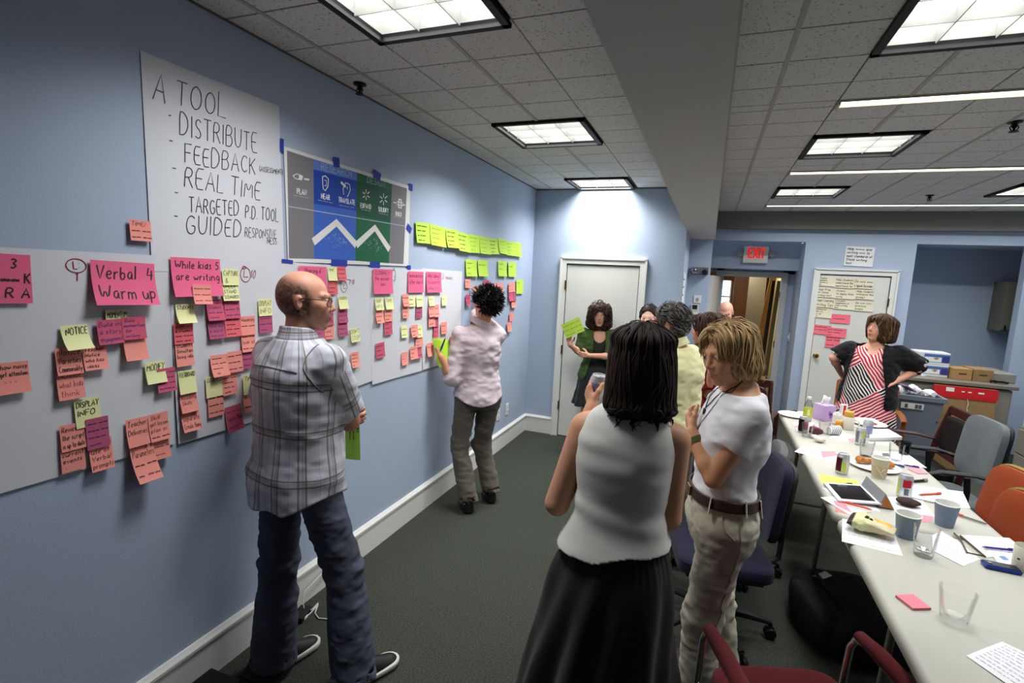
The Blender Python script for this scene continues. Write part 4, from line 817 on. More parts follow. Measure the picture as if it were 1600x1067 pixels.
# ------------------------------------------------------------------ head
def head_frame(face, roll=0):
    f = unit(face); up = A3(0, 0, 1); x = unit(np.cross(up, f)); z = np.cross(f, x)
    if roll: c, s = math.cos(roll), math.sin(roll); x, z = x * c + z * s, z * c - x * s
    return np.stack([x, -f, z], 1)     # columns: left, back, up
def head_sdf(q, fem=0, full=0):
    ax = np.abs(q[:, 0]); qs = np.stack([ax, q[:, 1], q[:, 2]], 1); jw = .045 - .005 * fem + .006 * full
    d = ell(qs, (0, .018, .035), (.077, .099, .086)); d = smin(d, ell(qs, (0, .05, -.005), (.06, .058, .062)), .03)
    d = smin(d, ell(qs, (0, -.028, -.03), (.060 + .006 * full, .062, .078)), .03)
    d = smin(d, cap(qs, (jw, .012, -.055), (.012, -.066, -.1), .02, .016), .025); d = smin(d, sph(qs, (.006, -.071, -.1), .0155 - .002 * fem), .012)
    d = smin(d, sph(qs, (.042, -.058, -.016), .021), .025); d = smin(d, cap(qs, (.046, -.066, .027), (.012, -.086, .022), .011 - .002 * fem), .014)
    d = smin(d, ell(qs, (0, -.066, -.058), (.034, .031, .03)), .02)
    d = smax(d, -ell(qs, (.032, -.1, .004), (.019, .017, .012)), .012)
    d = smin(d, cap(qs, (0, -.085, .014), (0, -.1055, -.027), .0082, .0112 - .001 * fem), .011); d = smin(d, sph(qs, (.0115, -.0955, -.032), .0085), .007)
    d = smax(d, -sph(qs, (.007, -.101, -.0405), .0035), .003)
    d = smin(d, cap(qs, (0, -.0962, -.0585), (.023, -.084, -.0632), .0052, .003), .004); d = smin(d, cap(qs, (0, -.0955, -.0705), (.02, -.084, -.0665), .0064, .0035), .004)
    d = smax(d, -cap(qs, (0, -.104, -.0642), (.023, -.09, -.065), .0016), .002)
    d = np.minimum(d, np.minimum(sph(qs, (.032, -.0765, .003), .0132), 9)); lid = smax(sph(qs, (.032, -.0765, .0035), .0146), -(q[:, 2] - .0065), .002); d = np.minimum(d, lid); d = np.minimum(d, smax(sph(qs, (.032, -.0765, .003), .0144), q[:, 2] + .003, .002))
    e = ell(qs, (.0795, .02, -.003), (.008, .0175, .029), np.array([[math.cos(.35), -math.sin(.35), 0], [math.sin(.35), math.cos(.35), 0], [0, 0, 1]])); e = smax(e, -ell(qs, (.0905, .012, -.002), (.009, .011, .019)), .004)
    return smin(d, e, .006)
def head_tint(q, C, skin, lip, brow, eye, fem, stubble=None):
    ax = np.abs(q[:, 0]); qs = np.stack([ax, q[:, 1], q[:, 2]], 1)
    def mixin(mask, col, k=1.0): 
        w = (mask * k)[:, None]; C[:] = C * (1 - w) + np.asarray(col) * w
    chk = np.exp(-(np.linalg.norm((qs - A3(.042, -.07, -.02)) / .024, axis=1)) ** 2); mixin(chk, skin * A3(1.1, .8, .76), .35)
    nz = np.exp(-(np.linalg.norm((qs - A3(0, -.115, -.03)) / .016, axis=1)) ** 2); mixin(nz, skin * A3(1.1, .82, .78), .3)
    l = np.minimum(cap(qs, (0, -.0962, -.0585), (.022, -.084, -.0635), .0055, .003), cap(qs, (0, -.0955, -.0705), (.02, -.084, -.0665), .0068, .0035)); mixin(np.clip(-l / .0012 + .6, 0, 1), lip, .85)
    mixin(np.clip(1 - cap(qs, (0, -.104, -.0642), (.022, -.09, -.065), .0018) / .002, 0, 1) * (q[:, 2] < -.06), lip * .35, .7)
    b = np.minimum(cap(qs, (.014, -.097, .029), (.034, -.09, .0345), .0042, .0038), cap(qs, (.034, -.09, .0345), (.052, -.072, .03), .0038, .0015)); mixin(np.clip(-b / .002 + 1, 0, 1), brow, .8)
    es = np.linalg.norm(qs - A3(.032, -.0765, .003), axis=1); m = (es < .0139) & (q[:, 2] < .0075) & (q[:, 2] > -.0037) & (q[:, 1] < -.075); mixin(m * 1., A3(.75, .73, .7))
    ir = np.hypot(qs[:, 0] - .031, q[:, 2] - .0025); mixin((m & (ir < .0062)) * 1., eye); mixin((m & (ir < .003)) * 1., A3(.005, .005, .005))
    lash = (np.abs(q[:, 2] - .0078) < .0014) & (es < .0155) & (q[:, 1] < -.078); mixin(lash * 1., brow * .5, .8)
    if stubble is not None:
        col, amt = stubble; j = np.clip((-.035 - q[:, 2]) / .02, 0, 1) * (q[:, 1] < .03) * (q[:, 2] > -.14); mixin(j, col, amt)
    return C
# ------------------------------------------------------------------ hair locks that run over a hair volume
def grad(f, P, h=.002):
    d = f(P); return d, np.stack([f(P + A3(h, 0, 0)) - d, f(P + A3(0, h, 0)) - d, f(P + A3(0, 0, h)) - d], 1) / h
def locks(f, roots, dirs, steps, step, rad, col, off=.001, gravity=.5, flip=0, wav=0, cvar=.25, seed=1, sides=5, lengths=None, endz=None, curlr=0, curln=3, ej=.006):
    r = np.random.default_rng(seed); P = np.array(roots, float); D = np.array(dirs, float); n = len(P); path = [P.copy()]; wv = r.normal(0, 1, (n, 3))
    lay = off + r.uniform(-.003, .004, n); alive = np.ones(n, bool); EZ = None if endz is None else endz + np.abs(r.normal(0, ej, n)); L = np.full(n, steps) if lengths is None else lengths
    for i in range(steps):
        d, g = grad(f, P); gn = g / np.maximum(np.linalg.norm(g, axis=1, keepdims=True), 1e-6)
        D = D + A3(0, 0, -gravity) + wv * wav; D -= gn * np.sum(D * gn, 1, keepdims=True)
        if flip and endz is not None: D += gn * (flip * np.clip((endz + .06 - P[:, 2]) / .06, 0, 1))[:, None]
        D /= np.maximum(np.linalg.norm(D, axis=1, keepdims=True), 1e-6); keep = alive & (i < L)
        if endz is not None: keep &= P[:, 2] > EZ
        pw = np.full(n, .6) if not (flip > 0 and endz is not None) else .6 - .55 * np.clip((endz + .06 - P[:, 2]) / .05, 0, 1); P = np.where(keep[:, None], P + D * step - gn * ((d - lay) * pw)[:, None], P); path.append(P.copy())
    path = np.array(path); K = len(path); Vs = []; Fs = []; Cs = []; base = 0
    for k in range(n):
        p = path[:, k]; m = 1 + int((np.linalg.norm(np.diff(p, axis=0), axis=1) > 1e-6).sum())
        if m < 3: continue
        p = p[:m].copy(); t = np.gradient(p, axis=0); t /= np.maximum(np.linalg.norm(t, axis=1, keepdims=True), 1e-9)
        _, g = grad(f, p); a = np.cross(t, g); a /= np.maximum(np.linalg.norm(a, axis=1, keepdims=True), 1e-9); b = np.cross(a, t)
        if curlr:
            ph = np.arange(m) / m * 2 * math.pi * curln * (.7 + .6 * r.random()) + r.random() * 6; p = p + (a * np.cos(ph)[:, None] + b * (np.sin(ph)[:, None] * .6 + .5)) * curlr
        s = np.arange(m) / (m - 1); w = rad * (.55 + .9 * r.random()) * np.clip(np.minimum((s + .12) * 4, (1.02 - s) * 2.6), .12, 1)
        an = np.arange(sides) / sides * 2 * math.pi; V = p[:, None, :] + (a[:, None, :] * np.cos(an)[None, :, None] + b[:, None, :] * (np.sin(an)[None, :, None] * .5)) * w[:, None, None]
        I = np.arange(m - 1)[:, None] * sides; J = np.arange(sides)[None]; J2 = (J + 1) % sides
        F = np.stack([I + J, I + J2, I + sides + J2, I + sides + J], -1).reshape(-1, 4) + base
        Vs.append(V.reshape(-1, 3)); Fs.append(F); base += m * sides; c0 = col(p[m // 3], s, r) if callable(col) else np.asarray(col)
        Cs.append(np.broadcast_to(c0 * (1 + r.uniform(-cvar, cvar)), (m * sides, 3)) if np.ndim(c0) == 1 else np.repeat(c0 * (1 + r.uniform(-cvar, cvar)), sides, 0))
    return np.concatenate(Vs), np.concatenate(Fs), np.concatenate(Cs)
def join_geo(parts):
    V, F, C, b = [], [], [], 0
    for v, f, c in parts: V.append(v); F.append(f + b); C.append(np.broadcast_to(c, (len(v), 3))); b += len(v)
    return np.concatenate(V), np.concatenate(F), np.concatenate(C)
def hair_obj(parent, parts, h_face=None):
    V, F, C = join_geo(parts); me = fast_mesh('hair', V, F); setcol(me, C); return link('hair', me, parent, HAIRM)
# ------------------------------------------------------------------ person
class Person:
    def __init__(s, org, label, pel, neck, hip_a, sh_a, head, face, roll=0, hs=1, fem=0, full=0, skin=(214, 160, 130), sh_w=.19, prof=None, S=1.0, h=.0055, mid=None, neck_r=.056, name='person', drop=.075):
        s.o = np.array(org, float); s.root = empty('person', org, label, 'person'); L = lambda p: np.array(p, float) - s.o
        s.pel, s.neck, s.head = L(pel), L(neck), L(head); s.hip_a, s.sh_a = hip_a, sh_a; s.R = head_frame(face, roll); s.hs, s.fem, s.full, s.S, s.h = hs, fem, full, S, h
        s.skin = lin(skin); s.neck_r = neck_r; s.midoff = np.array(mid if mid is not None else (0, 0), float); s.limbs = []; s.hands = []; s.extra = []
        s.prof = prof or ([(-.14, .155, .10), (0, .178, .128), (.16, .165, .118), (.36, .15, .108), (.6, .168, .122), (.78, .172, .12), (.9, .14, .092), (1.0, .062, .062)] if not fem else
                          [(-.14, .15, .10), (0, .178, .125), (.16, .155, .112), (.36, .128, .098), (.6, .145, .122), (.78, .15, .108), (.9, .125, .08), (1.0, .05, .055)])
        lat = A3(math.cos(sh_a), math.sin(sh_a), 0)   # unit towards the person's right
        c = s.neck + A3(0, 0, -drop * S); s.shR, s.shL = c + lat * sh_w, c - lat * sh_w; lh = A3(math.cos(hip_a), math.sin(hip_a), 0); s.hpR, s.hpL = s.pel + lh * .095 * S, s.pel - lh * .095 * S
        s.L = L; s.lat = lat; s.fwd = A3(-lat[1], lat[0], 0)
    def rows(s, infl=0, k=1, prof=None, t0=None, t1=None, front=0):
        out = []
        for t, a, b in (prof or s.prof):
            if (t0 is not None and t < t0) or (t1 is not None and t > t1): continue
            p = s.pel * (1 - t) + s.neck * t; bow = 4 * t * (1 - t) if 0 < t < 1 else 0; p = p[:2] + s.midoff * bow
            out.append((s.pel[2] * (1 - t) + s.neck[2] * t, p[0], p[1], a * s.S * k + infl, b * s.S * k + infl, s.hip_a * (1 - min(max(t, 0), 1)) + s.sh_a * min(max(t, 0), 1)))
        return out
    def arm(s, side, elbow, wrist, d, n, curl=(.5,) * 4, thumb=.4, r=None, hand=True, spread=.9, splay=.08):
        sh = s.shR if side == 'R' else s.shL; e, w = s.L(elbow), s.L(wrist); r = r or ((.052, .043, .042, .029) if not s.fem else (.046, .037, .036, .0255)); r = [x * s.S for x in r]
        s.limbs.append(([sh, e, w], r, 'arm')); setattr(s, 'el' + side, e); setattr(s, 'wr' + side, w)
        if hand: s.hands.append((hand_parts(w, d, n, side == 'R', curl, thumb, s.S * (1.0 if not s.fem else .92), splay, spread), w))
    def leg(s, side, knee, ankle, toe, r=None):
        hp = s.hpR if side == 'R' else s.hpL; k, a, t = s.L(knee), s.L(ankle), s.L(toe); setattr(s, 'kn' + side, k); setattr(s, 'an' + side, a); setattr(s, 'toe' + side, t)
        r = [x * s.S for x in (r or ((.085, .056, .055, .036) if not s.fem else (.085, .054, .05, .032)))]; s.limbs.append(([hp, k, a], r, 'leg')); s.extra.append((a - A3(0, 0, .045), t * .8 + a * .2 - A3(0, 0, .012), .02 * s.S, .016 * s.S))
    def body_f(s, P):
        d, _, _ = loft(P, s.rows())
        d = smin(d, cap(P, s.neck - A3(0, 0, .04), s.head + s.R @ A3(0, .02, -.05) * s.hs, s.neck_r * s.S * 1.06, s.neck_r * s.S * .97), .04)
        for pts, r, kind in s.limbs:
            if kind == 'arm':
                a, e, w = pts; el = cap(P, a, e, r[0], r[1]); fm = e + (w - e) * .3; d2 = smin(el, smin(cap(P, e, fm, r[1] * .92, r[2]), cap(P, fm, w, r[2], r[3]), .02), .015); d = smin(d, d2, .03)
            else:
                a, k, w = pts; cf = k + (w - k) * .3; d = smin(d, smin(cap(P, a, k, r[0], r[1]), smin(cap(P, k, cf, r[1] * .95, r[2]), cap(P, cf, w, r[2], r[3]), .02), .02), .03)
        for a, b, ra, rb in s.extra: d = smin(d, cap(P, a, b, ra, rb), .02)
        for H, w in s.hands:
            near = np.linalg.norm(P - w, axis=1) < .3
            if near.any(): d[near] = smin(d[near], hand_sdf(P[near], H), .012)
        q = (P - s.head) @ s.R / s.hs; near = np.linalg.norm(q, axis=1) < .26
        if near.any(): d[near] = smin(d[near], head_sdf(q[near], s.fem, s.full) * s.hs, .012)
        return d
    def box(s, pad=.06):
        pts = [s.pel, s.neck, s.head + A3(0, 0, .1), s.head + A3(.1, .1, 0), s.head - A3(.1, .1, 0), s.shL, s.shR]
        for p, r, k in s.limbs: pts += list(p)
        for a, b, _, _ in s.extra: pts += [a, b]
        for H, w in s.hands:
            for f_, _ in H[1]: pts += f_
        rr = [r for r in s.rows()]; pts += [A3(r[1] + sx * r[3], r[2] + sy * r[3], r[0]) for r in rr for sx in (-1, 1) for sy in (-1, 1)]
        pts = np.array(pts); return pts.min(0) - pad, pts.max(0) + pad
    def body(s, lip=None, brow=(60, 45, 35), eye=(70, 60, 45), stubble=None, extra_tint=None):
        lo, hi = s.box(); V, F = polygonise(s.body_f, lo, hi, s.h); V = relax(V, F, 1, .3)
        C = np.tile(s.skin, (len(V), 1)) * (1 + .06 * vnoise(V * 40)[:, None]); q = (V - s.head) @ s.R / s.hs
        m = (np.linalg.norm(q, axis=1) < .2); C2 = C[m]; head_tint(q[m], C2, s.skin, lin(lip) if lip else s.skin * A3(.85, .5, .48), lin(brow), lin(eye), s.fem, stubble)
        if extra_tint: extra_tint(q[m], C2)
        C[m] = C2; me = fast_mesh('body', V, F); setcol(me, C); s.bodyo = link('body', me, s.root, SKIN); return s
    def garment(s, name, f, m, lo, hi, h=.006, uv=None, tint=None, relaxn=1, parent=None):
        V, F = polygonise(f, lo, hi, h); V = relax(V, F, relaxn, .4); me = fast_mesh(name, V, F)
        if uv is not None: setvec(me, uv(V))
        if tint is not None: setcol(me, tint(V))
        return link(name, me, parent or s.root, m)
    # cloth around the trunk and upper arms
    def top_f(s, infl=.012, prof=None, hem=-.05, sleeves=((.9, .062, .066),), k=.035, neck_cut=.075, collar=False, wr=.005, wf=(16, 16, 34), hemf=None, both=True, seed=1, sl_r=None, vneck=0, tmax=1.02, neck_dz=0, cuffroll=0, fold=None):
        rows = s.rows(infl, prof=prof, t0=None, t1=tmax); arms = []
        for side in ('L', 'R'):
            if not hasattr(s, 'el' + side): continue
            fr, r0, r1 = sleeves[0] if len(sleeves) == 1 or side == 'L' else sleeves[1]
            if fr <= 0: continue
            sh = s.shL if side == 'L' else s.shR; e = getattr(s, 'el' + side); w = getattr(s, 'wr' + side); arms.append((sh, e, w, fr, r0, r1))
        zh = s.pel[2] + hem * (s.neck[2] - s.pel[2]) if hemf is None else None; nb = s.neck; ha = unit(s.head + s.R @ A3(0, .02, -.05) * s.hs - nb)
        def f(P):
            d, u, v = loft(P, rows)
            for sh, e, w, fr, r0, r1 in arms:
                ax = unit(e - sh)
                if fr <= 1:
                    c = cap(P, sh, e, r0, r1); cut = (P - (sh + (e - sh) * fr)) @ ax; L = np.linalg.norm(e - sh); t = np.clip(((P - sh) @ ax) / L, 0, 1); rr = np.linalg.norm(P - sh - (t * L)[:, None] * ax, axis=1)
                    if cuffroll: c = np.minimum(c, np.maximum(rr - (r1 + cuffroll), np.abs(cut + .022) - .02))
                    cav = np.maximum(rr - (r1 + (r0 - r1) * (1 - t) - .007 + cuffroll * .5), -(cut + .03)); c = np.maximum(np.maximum(c, cut), -cav)
                else:
                    a2 = unit(w - e); L = np.linalg.norm(w - e); up_ = cap(P, sh, e, r0, r1); c = cap(P, e, w, r1 * .97, r1 * .8); cut = (P - (e + (w - e) * (fr - 1))) @ a2; tt = (P - e) @ a2; rr = np.linalg.norm(P - e - tt[:, None] * a2, axis=1); nearw = tt > 0
                    if cuffroll: c = np.minimum(c, np.where(nearw, np.maximum(rr - (r1 * (1 - .2 * (fr - 1)) + cuffroll), np.abs(cut + .03) - .028), 9))
                    cav = np.maximum(rr - (r1 * .8 - .006), -(cut + .03)); c = smin(up_, np.maximum(np.maximum(c, cut), -cav), .02)
                d = smin(d, c, k)
            n = vnoise(P * A3(*wf), seed) + .5 * vnoise(P * A3(*wf) * 2.1 + 7, seed)
            d = d + wr * n
            if fold is not None: d = d + fold(P)
            zz = zh if hemf is None else hemf(u, v, P)
            cav = np.maximum(loft(P, [(r[0], r[1], r[2], r[3] - .017, r[4] - .017, r[5]) for r in rows])[0], P[:, 2] - (zz + .035)); d = np.maximum(np.maximum(d, zz - P[:, 2]), -cav)
            t = (P - nb) @ ha; rr = np.linalg.norm(P - nb - t[:, None] * ha, axis=1); fw = (P - nb) @ s.fwd
            if neck_cut: 
                cut = t - neck_dz + (vneck * np.clip(fw, -.02, .12) if vneck else 0); d = smax(d, -np.maximum(rr - neck_cut - (np.clip(fw, 0, .2) * .5 if vneck else 0), -cut - .02), .006)
            if collar:
                cr = s.neck_r * s.S + .014; ring = np.maximum(np.abs(rr - cr - .012 * np.clip(-(t - .03) / .04, 0, 1)) - .006, np.abs(t - .022 + .35 * np.clip(fw, 0, .1)) - .026); d = smin(d, ring, .008)
            return d
        return f
    def torso_uv(s, scale=1.0):
        def uv(V):
            t = np.clip((V[:, 2] - s.pel[2]) / (s.neck[2] - s.pel[2]), -1, 1.2); c = s.pel[None] * (1 - t[:, None]) + s.neck[None] * t[:, None]; a = np.arctan2((V - c) @ s.fwd, (V - c) @ s.lat)
            U = np.stack([a * .17, V[:, 2], np.zeros(len(V))], 1); best = np.full(len(V), .0)
            for side in ('L', 'R'):
                if not hasattr(s, 'el' + side): continue
                sh = s.shL if side == 'L' else s.shR; e = getattr(s, 'el' + side); w = getattr(s, 'wr' + side); ax = unit(e - sh); L = np.linalg.norm(e - sh); tt = (V - sh) @ ax; rr = np.linalg.norm(V - sh - tt[:, None] * ax, axis=1); o1 = unit(np.cross(ax, s.fwd)); o2 = np.cross(ax, o1); an = np.arctan2((V - sh) @ o1, (V - sh) @ o2)
                m = (rr < .085) & (tt > .03) & (tt < L + .1) & (np.abs((V - c) @ s.lat) > .13 * s.S); U[m] = np.stack([an[m] * .065 + .5, -tt[m] * 1.0, np.zeros(m.sum())], 1)
            return U
        return uv
    def trousers_f(s, r=(.105, .078, .075), infl=.018, top=.2, hemdz=.0, wr=.006, seed=3, flare=0, prof=None, wf=(14, 14, 26), slack=.0):
        pr = [(t, a, b) for t, a, b in (prof or s.prof) if t < .45]; rows = s.rows(infl, prof=pr); zt = s.pel[2] + top * (s.neck[2] - s.pel[2]); bits = []
        for side in ('L', 'R'):
            hp = s.hpR if side == 'R' else s.hpL; k = getattr(s, 'kn' + side); a = getattr(s, 'an' + side); bits.append((hp, k, a))
        def f(P):
            d = loft(P, rows)[0]
            for hp, k, a in bits:
                ax = unit(a - k); c = smin(cap(P, hp, k, r[0] * s.S, r[1] * s.S), cap(P, k, a + ax * .06, r[1] * s.S, (r[2] + flare) * s.S), .03); cut = (P - (a + ax * hemdz)) @ ax; L = (P - k) @ ax
                rr = np.linalg.norm(P - k - L[:, None] * ax, axis=1); cav = np.maximum(rr - (r[2] + flare) * s.S + .008, -(cut + .04)); d = smin(d, np.maximum(np.maximum(c, cut), -np.where(L > 0, cav, 9)), .035)
            g = np.clip((s.pel[2] - .25 - P[:, 2]) / .3, 0, 1); kn = bits[0][1][2]; bz = np.exp(-((P[:, 2] - kn) / .13) ** 2)
            d = d + wr * (vnoise(P * A3(*wf), seed) * (.7 + .9 * bz) + .5 * vnoise(P * A3(*wf) * 2.3 + 3, seed))
            return np.maximum(d, P[:, 2] - zt)
        return f
    def shoe(s, side, m, sole=None, L=.27, wd=.045):
        a = getattr(s, 'an' + side); t = getattr(s, 'toe' + side); d = t - a; d[2] = 0; d = unit(d); sd = A3(-d[1], d[0], 0); z0 = min(a[2], .11) - .085
        heel = a - d * .05; heel[2] = z0; toe = heel + d * L
        def f(P):
            q = P - heel; x = q @ d; y = q @ sd; z = q[:, 2]; fr = np.clip(x / L, 0, 1); w = wd * (.72 + .38 * np.sin(np.clip(fr * 1.15 + .1, 0, 1) * 3.14 * .72)); hh = .095 - .05 * np.clip((fr - .3) / .5, 0, 1) + .02 * np.clip((.3 - fr) / .3, 0, 1)
            e = np.sqrt((y / w) ** 2 + (np.clip(z, -.01, 1) / hh) ** 2 + (np.clip(x - L * .78, 0, 1) / (L * .22)) ** 2 + (np.clip(L * .14 - x, 0, 1) / (L * .14)) ** 2) - 1
            return np.maximum(e * .035, -z)
        lo = np.minimum(heel, toe) - .08; hi = np.maximum(heel, toe) + .12; lo[2] = z0 - .02; o = s.garment('shoe', f, m, lo, hi, .006)
        if sole is not None:
            def g(P):
                q = P - heel; x = q @ d; y = q @ sd; fr = np.clip(x / L, 0, 1); w = (wd + .004) * (.74 + .38 * np.sin(np.clip(fr * 1.15 + .1, 0, 1) * 3.14 * .72)); e = np.sqrt((y / w) ** 2 + (np.clip(x - L * .78, 0, 1) / (L * .23)) ** 2 + (np.clip(L * .14 - x, 0, 1) / (L * .15)) ** 2) - 1
                return np.maximum(e * .035, np.abs(q[:, 2] - .012) - .012)
            s.garment('sole', g, sole, lo, hi, .006, parent=o)
        return o
    def scalp(s, lo=-.03, n=300, seed=1, cond=None):
        """random points on the skull, in world-of-person space"""
        r = np.random.default_rng(seed); p = r.normal(0, 1, (n * 4, 3)); p /= np.linalg.norm(p, axis=1, keepdims=True); q = p * A3(.08, .1, .089) + A3(0, .018, .035)
        m = q[:, 2] > lo
        if cond is not None: m &= cond(q)
        q = q[m][:n]; return s.head + (q * s.hs) @ s.R.T, q
    def hq(s, P): return (P - s.head) @ s.R / s.hs
# ================================================================== THE PEOPLE
def hairvol(p, rows, cut=None, infl=.012, n=2.2, base=True):
    """hair volume in head space: skull shell plus a lofted curtain, minus the face opening"""
    def f(P):
        q = (P - p.head) @ p.R / p.hs; d = np.minimum(ell(q, (0, .018, .035), (.077 + infl, .099 + infl, .086 + infl)), ell(q, (0, .05, -.005), (.06 + infl, .058 + infl, .062 + infl))) if base else np.full(len(P), 9.)
        if rows: d = smin(d, loft(q, [(r[0], r[1], r[2], r[3], r[4], 0) for r in rows], n)[0], .02)
        if cut is not None: d = smax(d, -cut(q), .012)
        return d * p.hs
    return f
def hair_base(p, f, col, h=.006, amp=.004, fr=(60, 60, 14), pad=.26):
    g = lambda P: f(P) + amp * vnoise(((P - p.head) @ p.R) * A3(*fr), 5) + .004
    V, F = polygonise(g, p.head - pad, p.head + A3(.2, .2, .2), h); V = relax(V, F, 1); n = vnoise(((V - p.head) @ p.R) * A3(90, 90, 12), 9)
    return V, F, lin(col) * (1 + .25 * n[:, None])
def shell_roots(p, f, n, seed, cond=None, lo=(-.14, -.14, -.2), hi=(.14, .16, .13)):
    r = np.random.default_rng(seed); q = r.uniform(lo, hi, (n * 3, 3))
    if cond is not None: q = q[cond(q)]
    q = q[:n]; P = p.head + (q * p.hs) @ p.R.T
    for _ in range(4):
        d, g = grad(f, P); g /= np.maximum(np.linalg.norm(g, axis=1, keepdims=True), 1e-6); P = P - g * np.clip(d, -.05, .05)[:, None]
    return P
def radial_dirs(p, P, fwd=0.0, part=0.0):
    q = (P - p.head) @ p.R; d = q * A3(1, 1, .15); d[:, 0] -= part; d[:, 1] += fwd; d /= np.maximum(np.linalg.norm(d, axis=1, keepdims=True), 1e-6); return d @ p.R.T
def plaid_mat():
    m = mat('plaid_cotton', (186, 186, 196), .85, bump=.2, bscale=600, spec=.1); nt = m.node_tree; b = nt.nodes['Principled BSDF']; N = nt.nodes.new; Lk = nt.links.new
    a = N('ShaderNodeAttribute'); a.attribute_name = 'cuv'; sp = N('ShaderNodeSeparateXYZ'); Lk(a.outputs['Vector'], sp.inputs[0])
    def stripe(src, period, centre, half, soft=.004):
        ad = N('ShaderNodeMath'); ad.operation = 'ADD'; ad.inputs[1].default_value = 10 * period - centre + period / 2; Lk(src, ad.inputs[0])
        mo = N('ShaderNodeMath'); mo.operation = 'MODULO'; mo.inputs[1].default_value = period; Lk(ad.outputs[0], mo.inputs[0])
        su = N('ShaderNodeMath'); su.operation = 'SUBTRACT'; su.inputs[1].default_value = period / 2; Lk(mo.outputs[0], su.inputs[0]); ab = N('ShaderNodeMath'); ab.operation = 'ABSOLUTE'; Lk(su.outputs[0], ab.inputs[0])
        mr = N('ShaderNodeMapRange'); mr.inputs['From Min'].default_value = half; mr.inputs['From Max'].default_value = half + .0015; mr.inputs['To Min'].default_value = 1; mr.inputs['To Max'].default_value = 0; Lk(ab.outputs[0], mr.inputs['Value']); return mr.outputs[0]
    cur = None
    def over(fac_sock, k, col):
        nonlocal cur
        mx = N('ShaderNodeMix'); mx.data_type = 'RGBA'; ml = N('ShaderNodeMath'); ml.operation = 'MULTIPLY'; ml.inputs[1].default_value = k; Lk(fac_sock, ml.inputs[0]); Lk(ml.outputs[0], mx.inputs[0])
        if cur is None: mx.inputs[6].default_value = srgb((198, 199, 208))
        else: Lk(cur, mx.inputs[6])
        mx.inputs[7].default_value = srgb(col); cur = mx.outputs[2]
    for src, per in ((sp.outputs[0], .10), (sp.outputs[1], .19)):
        over(stripe(src, per, .0, .013), .2, (126, 128, 142)); over(stripe(src, per, -.0125, .0022), .7, (92, 86, 76)); over(stripe(src, per, .0125, .0026), .75, (112, 100, 62)); over(stripe(src, per, .003, .0014), .45, (104, 104, 118)); over(stripe(src, per, .055, .0012), .4, (136, 136, 148)); over(stripe(src, per, .045, .005), .16, (150, 152, 165))
    Lk(cur, b.inputs['Base Color']); return m
def denim_mat():
    m = mat('denim', (78, 82, 96), .85, bump=.3, bscale=700, var=.4, vscale=7, spec=.1); return m
# ---- 1. man in the plaid shirt --------------------------------------------
p = Person((.34, 1.63, 0), 'person standing with arms folded, plaid shirt and jeans, glasses, balding, seen from behind', (.34, 1.63, .93), (.335, 1.645, 1.50), -.12, -.14, (.352, 1.672, 1.655), (.80, .60, -.03), hs=1.0, skin=(196, 142, 116), sh_w=.172, h=.0042)
p.arm('R', (.483, 1.785, 1.135), (.275, 1.90, 1.165), (-.9, .1, .1), (.0, -1, .1))
p.arm('L', (.125, 1.80, 1.14), (.395, 1.885, 1.135), (1, -.12, .12), (.05, -1, .0), curl=(.75, .75, .75, .8), thumb=.2, spread=.5)
p.leg('L', (.225, 1.635, .49), (.225, 1.60, .095), (.28, 1.78, .035)); p.leg('R', (.535, 1.69, .50), (.60, 1.67, .095), (.69, 1.85, .035))
def bald(q, C):   # clipped hair at the back and sides, skin on top
    m = np.clip((q[:, 1] + .03 + .35 * np.clip(.03 - q[:, 2], -.06, .02)) / .02, 0, 1) * np.clip((.088 - q[:, 2] + .35 * (q[:, 1] - .03)) / .03, 0, 1) * np.clip((q[:, 2] + .075) / .02, 0, 1) * (np.abs(q[:, 0]) < .0795)
    ear = (np.abs(q[:, 0]) > .072) & (q[:, 2] < .03) & (q[:, 2] > -.04) & (q[:, 1] < .042) & (q[:, 1] > -.002); m = np.where(ear, 0, m); m = m * np.clip(.88 + .3 * vnoise(q * 160), 0, 1)
    C[:] = C * (1 - .9 * m[:, None]) + lin((44, 35, 30)) * (.9 * m[:, None])
p.body(brow=(70, 52, 40), stubble=(lin((110, 80, 66)), .3), extra_tint=bald); man = p
lo, hi = p.box(.07)
hemf = lambda u, v, P: .80 + .055 * np.clip(np.abs(u) / .17, 0, 1.2) ** 2 - .0 * v
def foldP(P):   # soft diagonal drags from shoulder blades to waist
    return .0035 * np.sin(P[:, 0] * 26 + P[:, 2] * 17) * np.clip((1.35 - P[:, 2]) / .3, 0, 1)
p.garment('shirt', p.top_f(.030, hem=0, hemf=hemf, sleeves=((.80, .074, .083),), k=.04, neck_cut=.062, collar=True, wr=.0045, wf=(11, 11, 22), fold=foldP, prof=[(-.2, .180, .138), (0, .184, .136), (.16, .172, .122), (.36, .162, .116), (.6, .172, .124), (.78, .168, .12), (.9, .13, .092), (1.0, .06, .062)]), plaid_mat(), A3(lo[0], lo[1], .7), A3(hi[0], hi[1], 1.62), .0048, uv=p.torso_uv())
p.garment('jeans', p.trousers_f((.09, .08, .086), -.002, top=.16, flare=.012, wr=.006, hemdz=.055, wf=(18, 18, 34)), denim_mat(), A3(lo[0] - .03, lo[1] - .03, .0), A3(hi[0] + .03, hi[1], 1.15), .006)
SH = mat('black_shoe', (26, 25, 26), .5); SOLE = mat('white_sole', (200, 198, 190), .5)
p.shoe('L', SH, SOLE); p.shoe('R', SH, SOLE)
def hpt(p, *q): return p.head + p.R @ (A3(*q) * p.hs)
g = MB()
